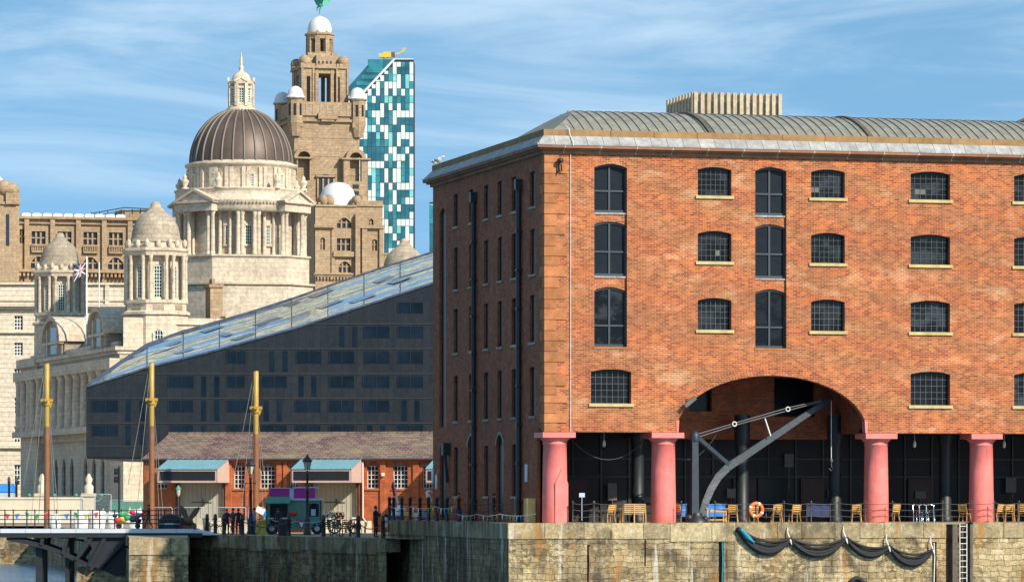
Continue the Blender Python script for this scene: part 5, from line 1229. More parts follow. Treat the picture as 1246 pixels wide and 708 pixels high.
# arched aedicules and niche windows on the tower shaft
for px0, px1, y0, y1 in ((360, 378, 187, 245), (417, 447, 188, 243)):
    u0, u1 = TF.u(px0, -1), TF.u(px1, -1); zt_ = TZf(y0); zb2 = TZf(y1); m_ = (u0+u1)/2
    b1 = B(); o = ((m_-1.1), (m_+1.1), TZf(222), TZf(191), .9); wall(b1, u0, u1, zb2-8, TZf(195), [(o[0], o[1], o[2], TZf(195.5), 0)], -1.6, 1.2)
    b1.box(u0, u0+.1, -1.6, 0, zb2-8, TZf(195)); b1.box(u1-.1, u1, -1.6, 0, zb2-8, TZf(195)); b1.box(u0-.4, u1+.4, -2, 0, TZf(196), TZf(194))
    for i in range(10):
        a0_, a1_ = math.pi*i/10, math.pi*(i+1)/10; f = lambda a, r_: (m_+r_*math.cos(a), TZf(195)+r_*math.sin(a)); b1.prism([f(a0_, 1.2), f(a1_, 1.2), f(a1_, 1.9), f(a0_, 1.9)], -1.9, 0)
    ae = b1.build('aedicule', 'tan_stone', liv)
    b1 = B(); b1.box(m_-.6, m_+.6, -1.63, -1.59, TZf(231), TZf(226)); b1.box(m_-.6, m_+.6, -1.63, -1.59, TZf(239), TZf(234)); b1.build('small_window', 'far_glass', ae)
b1 = B(); m_ = TF.u(396, 0); b1.box(m_-1.5, m_+1.5, -.2, 0, TZf(245), TZf(222)); pts = [(m_+1.5*math.cos(a), TZf(222)+1.3*math.sin(a)) for a in [math.pi*i/8 for i in range(9)]]; b1.prism(pts, -.2, 0); b1.build('arched_window', 'far_glass', liv)
b1 = B()
for x in (-1.5, -.5, .5, 1.5): b1.box(m_+x-.15, m_+x+.15, -.4, -.2, TZf(245), TZf(219))
b1.box(m_-1.9, m_+1.9, -.6, 0, TZf(217), TZf(215)); b1.build('arched_window_frame', 'tan_stone', liv)

# left wing
GF = fr(22, 772, 15); gz = lambda y: zz(y, 772)-LQ; gu = lambda px, v_=0: GF.u(px, v_)
wg = thing('tan_office_wing', 'long tan stone office wing with white battlements and triple windows at far left', 'office building', (GF.X, GF.Y, LQ), GF.a)
ow_ = []; pc = [47, 78.5, 110, 141, 172, 203]
for p in pc: ow_ += [(gu(p-8.5), gu(p+8.5), gz(296.5), gz(281), 0), (gu(p-9.5), gu(p+9.5), gz(326), gz(311.5), 1.2)]
ow_.append((gu(24), gu(30), gz(296), gz(279), 0))
b1 = B(); wall(b1, -6, gu(236), 0, gz(262.5), ow_, 0, .8); b1.box(-6, gu(236), .8, 16, 0, gz(263)); b1.build('wall', 'tan_stone', wg)
for o in ow_:
    b1 = B(); b1.box(o[0], o[1], .74, .78, o[2], o[3]); g = b1.build('window', 'far_glass', wg)
    b1 = B()
    n_ = 3 if o[1]-o[0] > 1.3 else 2
    for i in range(1, n_): x = o[0]+(o[1]-o[0])*i/n_; b1.box(x-.17, x+.17, .3, .73, o[2], o[3]-(.3 if o[4] else 0))
    z_ = o[2]+(o[3]-o[2])*.5; b1.box(o[0], o[1], .35, .72, z_-.14, z_+.1); b1.build('window_cross', 'tan_stone', g)
b1 = B()
for p in [31.5+31.4*k for k in range(7)]: b1.box(gu(p-3.5)+.2, gu(p+3.5), -.6, .02, gz(345), gz(265))
b1.box(-6, gu(236), -.8, .2, gz(266), gz(263)); b1.box(-6, gu(236), -.5, .1, gz(272), gz(270.5)); b1.box(-6, gu(236), -1.2, 0, gz(324), gz(321)) if False else None
b1.box(-6, gu(236), -1.6, 0.1, gz(331), gz(327.5)); b1.box(-6, gu(236), -1.2, 0.1, gz(346), gz(343)); b1.build('mouldings', 'tan_stone', wg)
b1 = B(); i = 0
while -6+i*.75 < gu(236): b1.box(-6+i*.75, -5.6+i*.75, -1.3, 0, gz(336), gz(331)); i += 1
b1.build('dentils', 'tan_stone', wg)
for p in pc:
    b1 = B(); 
    for k in range(9): x = gu(p-8.5)+k*.33; b1.box(x-.09, x+.09, -.5, -.3, gz(305), gz(299))
    b1.box(gu(p-9), gu(p+9), -.6, 0, gz(299), gz(297.5)); b1.box(gu(p-9), gu(p+9), -.6, 0, gz(307), gz(305)); b1.build('balcony', 'tan_stone', wg)
b1 = B(); x = gu(26)
while x < gu(150):
    b1.box(x, x+1.75, -.4, .6, gz(264), gz(260)); b1.box(x+.25, x+1.5, -.4, .6, gz(260), gz(259)); x += 1.98
b1.build('battlements', 'dome_white', wg)
b1 = B(); b1.box(gu(150), gu(186), 1, 10, gz(264), gz(252)); b1.box(gu(159), gu(164), .9, 1, gz(266), gz(255)); b1.build('roof_house', 'tan_stone', wg)
b1 = B()
for k in range(8): b1.tube([(gu(112+k*10), .8, gz(262-k*.9)), (gu(112+k*10), .8, gz(256-k*.9))], .07, 4)
b1.tube([(gu(112), .8, gz(258)), (gu(152), .8, gz(250)), (gu(182), .8, gz(251))], .09, 4); b1.tube([(gu(112), .8, gz(261)), (gu(152), .8, gz(254)), (gu(182), .8, gz(253))], .07, 4); b1.build('roof_railing', 'steel_dark', wg)
# left end turret with scroll and white dome
b1 = B(); b1.box(gu(-30), gu(21), -2.5, 10, 0, gz(236)); b1.box(gu(7, -3), gu(21.5, -3), -3.2, 0, gz(250), gz(236)); b1.box(gu(8, -3), gu(20, -3), -3.1, 0, gz(240), gz(228)); b1.ball((gu(12, -2), -2, gz(232)), 1.6, 10, 1.2, 1, .9); b1.ball((gu(4, -2), -2, gz(230)), 1.4, 10, 1, 1, 1.1); b1.box(gu(-30), gu(22.5), -2.9, 0, gz(250), gz(247)); b1.build('end_block', 'tan_stone', wg)
b1 = B(); b1.lathe(gu(-7, 4), 4, [(2.2, gz(237)), (2.2, gz(226)), (1.9, gz(219)), (1.2, gz(214)), (.4, gz(211.5)), (.1, gz(211)), (.08, gz(203)), (.15, gz(202)), (.02, gz(190))], 24); b1.build('end_dome', 'dome_white', wg)
b1 = B(); b1.box(gu(5), gu(9), -2.56, -2.5, gz(300), gz(262)); b1.build('end_window', 'far_glass', wg)

# ================================================================== pale stone office (left edge)
CD = 665; CF = fr(-60, CD, 3); cz = lambda y: zz(y, CD)-LQ; cu2 = lambda px, v_=0: CF.u(px, v_)
cn2 = thing('pale_stone_office', 'pale rusticated stone office building with white sash windows at the left edge', 'office building', (CF.X, CF.Y, LQ), CF.a)
cw = []
for px in (-45, -12, 22.5):
    for y0, y1 in ((384, 401), (416.5, 432), (448.5, 467), (483.5, 503), (518.5, 538), (565, 590)): cw.append((cu2(px-5.2), cu2(px+5.2), cz(y1), cz(y0), 0))
b1 = B(); wall(b1, 0, cu2(160), 0, cz(346), cw, 0, .5); b1.box(0, cu2(160), .5, 25, 0, cz(346)); b1.build('wall', 'pale_stone', cn2)
b1 = B()
for y0, y1, o_ in ((373, 370, 1.2), (376, 373, .7), (405, 403, .5), (346, 344, .5), (366, 364.5, .3), (545, 542, .6)): b1 = B(); b1.box(0, cu2(160), -o_, .1, cz(y0), cz(y1)); b1.build('cornice', 'pale_stone', cn2)
b1 = B()
b1.box(cu2(128), cu2(133), -.4, .1, cz(370), cz(346)); b1.build('pilaster', 'pale_stone', cn2)
for o in cw:
    b1 = B(); b1.box(o[0], o[1], .45, .49, o[2], o[3]); g = b1.build('window', 'far_glass', cn2)
    b1 = B()
    for i in range(4): x = o[0]+(o[1]-o[0])*i/3; b1.box(x-.06, x+.06, .36, .44, o[2], o[3])
    for i in range(5): z_ = o[2]+(o[3]-o[2])*i/4; b1.box(o[0], o[1], .37, .43, z_-.06, z_+.06)
    b1.build('sash_bars', 'white_paint', g)
# ================================================================== glass towers
def panelled(t_, x0, x1, z0, z1, y_, cwid, chgt, seed, topf=None, pw=.42, name='chequered_cladding'):
    """one continuous curtain wall: joint lines and coloured panels share their corners"""
    random.seed(seed); nx = round((x1-x0)/cwid); cwid = (x1-x0)/nx; ms = ['steel_dark', 'white_panel', 'teal_glass', 'dark_glass_blue', 'pale_glass']
    bm = bmesh.new(); g_ = .06
    def q(a, c, e, f, mi):
        if f-e < .02: return
        fc = bm.faces.new([bm.verts.new((x, y_-.05, z_)) for x, z_ in ((a, e), (c, e), (c, f), (a, f))]); fc.material_index = mi
    for i in range(nx):
        z_ = z0; run = 0; xa, xb = x0+i*cwid, x0+(i+1)*cwid; tp = topf(x0+(i+.5)*cwid) if topf else z1
        while z_ < tp-.3:
            h_ = chgt*random.choice((1, 1, 2)); zt_ = min(z_+h_, tp); r_ = random.random()
            mi = 1 if (r_ < pw and (run != 1 or r_ < pw*.45)) else (3 if r_ < .72 else (2 if r_ < .93 else 4)); run = mi
            q(xa+g_, xb-g_, z_+g_, zt_-g_, mi); q(xa, xa+g_, z_, zt_, 0); q(xb-g_, xb, z_, zt_, 0); q(xa+g_, xb-g_, z_, z_+g_, 0); q(xa+g_, xb-g_, zt_-g_, zt_, 0)
            z_ = zt_
    bmesh.ops.remove_doubles(bm, verts=bm.verts, dist=.003); me = bpy.data.meshes.new(name)
    bm.to_mesh(me); bm.free()
    for m_ in ms: me.materials.append(MAT[m_])
    o = bpy.data.objects.new(name, me); COL.objects.link(o); o.parent = t_
UD = 1000; ut = thing('glass_tower', 'tall teal glass tower with white chequered cladding and slanted top', 'tower block', (at(419, UD), UD, LQ), 0)
ux = lambda px: at(px, UD)-at(419, UD); uz = lambda y: zz(y, UD)-LQ
b1 = B(); b1.prism([(ux(437), 0), (ux(503.2), 0), (ux(503.2), uz(72.5)), (ux(480), uz(72.5)), (ux(437), uz(119))], 0, 14); b1.build('main_block', 'steel_dark', ut)
def tf(x):
    return uz(119)+(uz(72.5)-uz(119))*min(1, max(0, (x-ux(437))/(ux(480)-ux(437))))-.6
panelled(ut, ux(437), ux(503.2), uz(372), uz(73), 0, 1.0, 1.75, 11, tf, .50)
b1 = B(); b1.prism([(ux(419.5), 0), (ux(437), 0), (ux(437), uz(119)), (ux(478), uz(74)), (ux(478), uz(70.5)), (ux(447), uz(70.5)), (ux(447), uz(77)), (ux(419.5), uz(108))], 4, 16); b1.build('rear_block', 'dark_glass_blue', ut)
b1 = B()
for k in range(26):
    z_ = uz(119)+k*1.55
    for i in range(14):
        x = ux(421)+i*1.2
        if x < ux(476) and z_+1.2 < (uz(108)+(uz(78)-uz(108))*min(1, (x-ux(419.5))/(ux(446)-ux(419.5)))) and z_ > tf(x)-.5: b1.box(x, x+1.205, 3.9-.01*(i % 2), 4, z_+.25, z_+1.2)
b1.box(ux(447.5), ux(465), 3.85, 4, uz(84), uz(71.5)); b1.build('rear_glazing', 'teal_glass', ut)
panelled(ut, ux(420), ux(437), uz(372), uz(119), 4, 1.0, 1.75, 5, None, .35)
b1 = B(); b1.bar((ux(436.5), -.3, uz(119.5)), (ux(480), -.3, uz(72.5)), .9, .5); b1.box(ux(480), ux(503.4), -.2, .3, uz(72.8), uz(71.8)); b1.build('roof_edge', 'steel_light', ut)
by = thing('maintenance_crane', 'yellow roof maintenance crane on top of the glass tower', 'crane', (at(472, UD), UD+6, zz(71, UD+6)), 0)
b1 = B(); b1.box(-3, 1.4, -.8, .8, .2, 1.5); b1.box(-1.6, .6, -.7, .7, 1.5, 2.1); b1.lathe(-1, 0, [(.7, -.2), (.7, .3)], 12); b1.build('body', 'yellow_paint', by)
b1 = B(); b1.bar((.6, 0, 1.2), (3.0, 0, 1.5), .5); b1.bar((3, 0, 1.5), (4.9, 0, 2.6), .4); b1.bar((4.9, 0, 2.6), (4.1, 0, 3.4), .3); b1.bar((4.9, 0, 2.6), (5.1, 0, 3.6), .3); b1.build('boom', 'yellow_paint', by)
b1 = B(); b1.box(.8, 1.9, -.82, .82, .3, 1.9); b1.build('cab', 'timber_dark', by)
t2 = thing('far_glass_tower', 'sliver of a second teal glass tower rising beside the warehouse edge', 'tower block', (at(522.5, UD), UD, LQ), 0)
b1 = B(); b1.box(0, 10, 0, 10, 0, zz(246, UD)-LQ); b1.build('block', 'steel_dark', t2); panelled(t2, 0, 8, uz(372), uz(248), 0, 1.13, 2.2, 2, None, .08)
by.scale = (.8, .8, .72)
# concrete tower top behind the warehouse roof
KF = fr(844, 430, 14.6); kt = thing('ribbed_concrete_block', 'pale ribbed concrete block rising behind the warehouse roof', 'building', (KF.X, KF.Y, LQ), KF.a)
kz = lambda y: zz(y, 432)-LQ; ku = KF.u(950, 0); kv = KF.v(812.5, 0)
b1 = B(); b1.box(.12, ku-.12, .12, kv, 0, kz(116.5)); b1.box(0, ku, 0, kv, 0, kz(142)); b1.build('block', 'concrete', kt)
b1 = B(); x = 0
while x < ku-.2: b1.box(x, x+.36, -.24, .14, 4, kz(114.5)); x += .71
x = 0
while x < kv: b1.box(-.18, .14, x, x+.5, 4, kz(114.5)); x += 1.1
b1.box(-.2, ku, -.2, .14, kz(116), kz(115)) if False else None
b1.build('fins', 'concrete', kt)
x = .3
while x < ku-.5: b1 = B(); b1.box(x, x+.26, -.04, .12, kz(140), kz(126)); x += .71*2; b1.build('slot', 'black_iron', kt)
pr = thing('roof_gable', 'dark pitched roof end just entering at the right edge above the warehouse', 'roof', (at(1238, 238), 238, 0), 0)
b1 = B(); b1.prism([(0, 17), (0, zz(147, 238)), (.9, zz(139, 238)), (5, zz(130, 238)), (5, 17)], 0, 8); b1.build('gable', 'timber_dark', pr)
# flag and flagpole on the domed building
fg = thing('flagpole', 'white flagpole flying a red white and blue flag between the stone turrets', 'flagpole', (at(105.5, 596), 596, LQ), 0)
b1 = B(); b1.tube([(0, 0, 10), (0, 0, zz(312, 596)-LQ)], .12); b1.tube([(1.6, 2, 10), (1.6, 2, zz(318, 596)-LQ)], .09); b1.build('pole', 'white_paint', fg)
fz = zz(330, 596)-LQ
def flag(x0, x1, z0, z1, y_, m_, nm):
    b1 = B(); f = lambda x, z_: (-x, y_+.15*math.sin(x*3), z_-x*.55+.12*math.sin(x*2.2)); b1.grid([[f(x0+(x1-x0)*i/8, z_) for i in range(9)] for z_ in (z0, z1)], smooth=True); b1.build(nm, m_, fg)
flag(.15, 1.8, fz-.4, fz+1.3, 0, 'union_blue', 'flag'); flag(.15, 1.8, fz+.32, fz+.58, -.03, 'white_paint', 'cross'); flag(.15, 1.8, fz+.38, fz+.52, -.06, 'union_red', 'cross'); flag(.83, 1.10, fz-.4, fz+1.3, -.035, 'white_paint', 'cross'); flag(.89, 1.04, fz-.4, fz+1.3, -.07, 'union_red', 'cross')
b1 = B()
for s_ in (1, -1):
    f = lambda x, z_: (-x, -.02+.15*math.sin(x*3), z_-x*.55+.12*math.sin(x*2.2))
    for i in range(8):
        xa, xb = .15+1.65*i/8, .15+1.65*(i+1)/8; za, zb3 = (fz-.4+1.7*(i/8 if s_ > 0 else 1-i/8)), (fz-.4+1.7*((i+1)/8 if s_ > 0 else 1-(i+1)/8)); b1.face([f(xa, za-.12), f(xb, zb3-.12), f(xb, zb3+.12), f(xa, za+.12)])
b1.build('saltire', 'white_paint', fg)
# ================================================================== street furniture and people on the lower quay
def street_lamp(px, D, py, label):
    t_ = thing('street_lamp', label, 'street lamp', (at(px, D), D, LQ), 0); h_ = zz(py, D)-LQ
    b1 = B(); b1.lathe(0, 0, [(.24, 0), (.24, .15), (.2, .2), (.2, .9), (.13, 1.0), (.09, 1.3), (.085, 2.6), (.12, 2.65), (.075, 2.75), (.06, h_-1.25), (.12, h_-1.2), (.05, h_-1.1), (.06, h_-.95)], 12); b1.build('post', 'black_iron', t_)
    b1 = B(); b1.bar((-.3, 0, h_-1.5), (.3, 0, h_-1.5), .04); b1.ball((-.3, 0, h_-1.5), .05, 6); b1.ball((.3, 0, h_-1.5), .05, 6); b1.build('ladder_bar', 'black_iron', t_)
    b1 = B(); b1.lathe(0, 0, [(.13, h_-.93), (.25, h_-.42)], 6, smooth=False); g = b1.build('lantern', 'lantern_glass', t_)
    b1 = B()
    for k in range(6): a = math.pi/3*k; b1.bar((.13*math.sin(a), -.13*math.cos(a), h_-.93), (.26*math.sin(a), -.26*math.cos(a), h_-.41), .03)
    b1.lathe(0, 0, [(.33, h_-.42), (.34, h_-.38), (.12, h_-.12), (.05, h_-.06), (.06, h_-.02), (.01, h_+.06)], 6, smooth=False); b1.build('lantern_cap', 'black_iron', g)
street_lamp(305, 253, 558, 'black lantern street lamp in front of the brick shed wall between two white windows')
street_lamp(374, 248, 553, 'black lantern street lamp in front of the green food truck')
for px, D, y0, lb_ in ((217, 262, 590, 'small green and white lantern post in front of the cream shed door'),):
    t_ = thing('lantern_post', lb_, 'lamp post', (at(px, D), D, LQ), 0); h_ = zz(y0, D)-LQ
    b1 = B(); b1.lathe(0, 0, [(.09, 0), (.06, .4), (.05, h_-.7)], 8); b1.build('post', 'dark_frame', t_)
    b1 = B(); b1.lathe(0, 0, [(.06, h_-.7), (.12, h_-.55), (.14, h_-.25)], 8); b1.build('lantern', 'lantern_glass', t_)
    b1 = B(); b1.lathe(0, 0, [(.2, h_-.25), (.08, h_-.08), (.02, h_)], 8); b1.build('cap', 'verdigris', t_)
D = 262; t_ = thing('traffic_light', 'black traffic light pole left of the brick shed', 'traffic light', (at(145, D), D, LQ), 0); h_ = zz(567, D)-LQ
b1 = B(); b1.tube([(0, 0, 0), (0, 0, h_)], .07, 8); b1.build('pole', 'black_iron', t_)
for z_ in (h_-1.05, h_-.55): b1 = B(); b1.box(-.32, -.06, -.12, .12, z_, z_+.42); b1.lathe(-.19, -.13, [(.09, z_+.16), (.09, z_+.26)], 8); b1.build('signal_head', 'black_board', t_)
for px, lb_ in ((11, 'left dark finial post by the blue tent'), (20, 'right dark finial post by the blue tent')):
    D = 350; b1 = B(); h_ = zz(579, D)-LQ; b1.lathe(0, 0, [(.13, 0), (.1, .3), (.1, h_-.6), (.16, h_-.5), (.1, h_-.4), (.13, h_-.2), (.02, h_)], 8); o = b1.build('finial_post', 'black_iron'); o.location = (at(px, D), D, LQ); tag(o, lb_, 'post')
D = 352; t_ = thing('blue_tent', 'small blue topped stall tent behind the terrace wall at far left', 'tent', (at(2, D), D, LQ), 0)
b1 = B(); b1.box(-1, 1, 0, 2, 0, zz(598, D)-LQ); b1.build('wall', 'pale_blue', t_); b1 = B(); b1.box(-1.1, 1.1, -.1, 2.1, zz(598, D)-LQ, zz(588, D)-LQ, taper=.25); b1.build('roof', 'blue_cloth', t_)
# bulk bags
random.seed(2)
for i, (px, wpx, y0) in enumerate(((68, 12, 626), (99, 18, 620), (119.5, 19, 621), (141, 19, 623), (165, 18, 619), (189, 14, 620))):
    D = 288; w_ = wpx*D/F; h_ = zz(y0, D)-LQ
    lbs = ['small grey white bulk bag by the foot of the leftmost mast', 'white bulk bag second from the leftmost mast with sagging top', 'squat white bulk bag in the middle of the row', 'low white bulk bag beside the traffic light pole', 'white bulk bag right of the traffic light pole', 'narrow white bulk bag beside the yellow bin']
    b1 = B(); n = 16; rows = []
    for j in range(9):
        q = j/8; bul = .86+.16*math.sin(math.pi*q)+.03*math.sin(7*q+i); row = []
        for k in range(n):
            a = 2*math.pi*k/n; c_, s_ = math.cos(a), math.sin(a); e = .34; X_ = math.copysign(abs(c_)**e, c_); Y_ = math.copysign(abs(s_)**e, s_)
            row.append((X_*w_/2*bul+.02*math.sin(5*a+j), Y_*w_/2*bul, h_*q*(.93+.07*abs(c_*s_)*2)+.03*math.sin(3*a+i)))
        rows.append(row)
    b1.grid(rows, closed=True); b1.face(rows[-1]); t_ = thing('bulk_bag', lbs[i], 'bag', (at(px, D), D, LQ), 0, 'white bulk bags behind the footbridge'); b1.build('sack', 'white_cloth', t_)
    b1 = B()
    for s_ in (-1, 1): b1.tube([(s_*w_*.42, -w_*.42, h_*.9), (s_*w_*.36, -w_*.3, h_*1.12), (s_*w_*.28, -w_*.42, h_*.92)], .03, 5)
    b1.build('lifting_loops', 'rope_white', t_)
D = 285; t_ = thing('yellow_bin', 'bright yellow grit bin behind the walking man', 'bin', (at(197.5, D), D, LQ), 0)
b1 = B(); b1.box(-.28, .28, -.25, .25, .55, 1.5, taper=-.03); b1.box(-.2, .2, -.2, .2, 0, .55); b1.build('body', 'yellow_paint', t_); b1 = B(); b1.box(-.34, .34, -.3, .3, 1.5, 1.6, taper=.03); b1.build('lid', 'yellow_paint', t_)
# temporary mesh fence panels
for i, (a, c, D, y0, m_, lb_) in enumerate(((98, 116, 330, 601, 'galvanised', 'tall wire mesh fence panel right of the terrace wall'), (116, 136, 330, 601, 'galvanised', 'tall wire mesh fence panel left of the traffic light'), (134, 176, 332, 608, 'truck_green', 'green netted fence panel left of the brick shed corner'), (186, 210.5, 264, 617, 'galvanised', 'wire fence panel in front of the shaded shed end'), (212, 250, 264, 617, 'galvanised', 'wire fence panel in front of the cream shed door'), (250, 300, 264, 617, 'galvanised', 'wire fence panel right of the cream shed door'), (302, 323, 264, 617, 'galvanised', 'wire fence panel left of the food truck'))):
    w_ = (c-a)*D/F; h_ = zz(y0, D)-LQ; t_ = thing('mesh_fence', lb_, 'fence', (at(a, D), D, LQ), 0)
    b1 = B(); b1.tube([(0, 0, .05), (0, 0, h_-.08), (.08, 0, h_), (w_-.12, 0, h_), (w_-.05, 0, h_-.08), (w_-.05, 0, .05)], .03, 6); b1.tube([(0, 0, .2), (w_-.05, 0, .2)], .02, 5); b1.build('frame', m_ if m_ != 'truck_green' else 'galvanised', t_)
    b1 = B(); x = .15
    if m_ == 'truck_green': b1.grid([[(w_*i2/10, .03*math.sin(i2*2), z_) for i2 in range(11)] for z_ in (h_*.3, h_-.1)], smooth=True)
    else:
        while x < w_-.1: b1.box(x, x+.006, 0, .006, .2, h_); x += .15
        z_ = .4
        while z_ < h_: b1.box(0, w_-.05, 0, .006, z_, z_+.006); z_ += .3
    b1.build('mesh', m_, t_)
# buntings
def bunting(pts, label, name='bunting', cols=('red_cloth', 'white_cloth', 'blue_cloth', 'green_cloth', 'yellow_paint'), step=.75, size=.24, seed=0, sag=.25):
    random.seed(seed); t_ = thing(name, label, 'bunting', pts[0], 0); b0 = Vector(pts[0]); line = []
    for p, q in zip(pts, pts[1:]): line += [tuple(Vector(c)-b0) for c in chain_pts(p, q, sag, 10)]
    b1 = B(); b1.tube(line, .012, 4); b1.build('cord', 'rope_white', t_)
    tot = 0; k = 0
    per = {}
    for p, q in zip(line, line[1:]):
        p, q = Vector(p), Vector(q); l = (q-p).length; tot += l
        if tot >= step and l > .01:
            tot = 0; d = (q-p).normalized(); m_ = cols[(k+random.randint(0, 1)) % len(cols)]; k += 1
            b2 = B(); b2.face([p-d*size/2, p+d*size/2, p+Vector((random.uniform(-.05, .05), random.uniform(-.08, .08), -size*1.25))]); b2.build('pennant', m_, t_)
bunting([(at(px, 249), 249, -.6+1.0) for px in (0, 30, 60, 90, 120, 150, 176)], 'string of coloured pennants along the footbridge railing', seed=4, step=.5, size=.32, sag=.15)
bunting([(*WF.w(UQ+.2, WF.v(px, UQ+.2)), zz(625, WF.w(UQ+.2, WF.v(px, UQ+.2))[1])) for px in (556, 580, 607, 652)], 'string of coloured pennants beside the shaded warehouse wall', seed=1, step=.62, size=.26, sag=.1)
bunting([(*WF.w(UQ+.2, WF.v(px, UQ+.2)), zz(616, WF.w(UQ+.2, WF.v(px, UQ+.2))[1])) for px in (474, 500, 530, 552)], 'string of faded pennants above the market clutter left of the warehouse', seed=8, step=.8, size=.3, sag=.12)
bunting([(at(px, 246), 246, zz(y_, 246)) for px, y_ in ((330, 632), (360, 634), (392, 633), (436, 630))], 'string of pennants in front of the green food truck', seed=5, step=.9, size=.26, sag=.1)
# bollards with chains
bx = [(252, 250.5), (262, 249.5), (272.5, 248.6), (295, 246.6), (351.5, 241.5), (393.5, 237.5), (436, 233.5), (466, 230.6)]
bl = ['black iron bollard nearest the ship propeller', 'black iron bollard second from the ship propeller', 'black iron bollard at the left of the standing group', 'black iron bollard left of the first street lamp', 'black iron bollard before the food truck hatch', 'black iron bollard at the left of the slatted table', 'black iron bollard between slatted table and standing man', 'black iron bollard right of the standing man']
for (px, D), lb_ in zip(bx, bl):
    b1 = B(); b1.lathe(0, 0, [(.14, 0), (.12, .1), (.105, .9), (.135, .93), (.135, 1.0), (.1, 1.03), (.11, 1.15), (.06, 1.25), (.01, 1.28)], 12); o = b1.build('bollard', 'black_iron'); o.location = (at(px, D), D, LQ); tag(o, lb_, 'bollard', 'iron bollards along the lower quay')
t_ = thing('bollard_chain', 'rusty chain slung between the iron bollards of the lower quay', 'chain', (at(252, 250.5), 250.5, LQ), 0)
for (a, Da), (c, Dc) in zip(bx, bx[1:]):
    b1 = B(); o0 = Vector((at(252, 250.5), 250.5, 0)); b1.tube(chain_pts(tuple(Vector((at(a, Da), Da, .85))-o0), tuple(Vector((at(c, Dc), Dc, .85))-o0), .35), .03, 5); b1.build('chain', 'chain', t_)
# ship propeller, buoys
D = 247.5; t_ = thing('ship_propeller', 'old dark bronze ship propeller with raised blades at the bridge end', 'propeller', (at(229, D), D, LQ), R(10))
b1 = B(); b1.lathe(0, 0, [(.01, 0)]*2, 4) if False else None
b1.ball((0, 0, .85), .30, 12, 1, 1.3, 1); b1.box(-.35, .35, -.3, .3, 0, .55); b1.build('hub', 'propeller_bronze', t_)
for a in (38, -28, 130, 215):
    b1 = B(); M = Matrix.Translation((0, 0, .85)) @ Matrix.Rotation(R(a), 4, 'Y'); pr = [(-.10, .1), (-.16, .6), (-.15, .85), (0, 1.08), (.14, .9), (.18, .6), (.12, .1)]
    if a > 90: pr = [(x, z_*.62) for x, z_ in pr]
    k = len(b1.v); b1.prism(pr, -.05, .05); b1.v = [tuple(M @ Vector(c)) for c in b1.v]; b1.build('blade', 'propeller_bronze', t_)
for px, r_, h_, lb_ in ((207, .72, 1.28, 'large black domed buoy left of the ship propeller'), (222, .5, 1.05, 'smaller black domed buoy touching the ship propeller')):
    t_ = thing('mooring_buoy', lb_, 'buoy', (at(px, 247.5), 247.7, LQ+.0), 0)
    b1 = B(); b1.lathe(0, 0, [(r_, 0), (r_*1.03, .1), (r_, h_*.55), (r_*.9, h_*.75), (r_*.6, h_*.93), (.1, h_)], 18); b1.build('body', 'rubber', t_)
    b1 = B(); b1.lathe(0, 0, [(r_*1.05, h_*.5), (r_*1.06, h_*.56)], 18); b1.build('band', 'red_cloth' if px > 210 else 'pale_blue', t_)

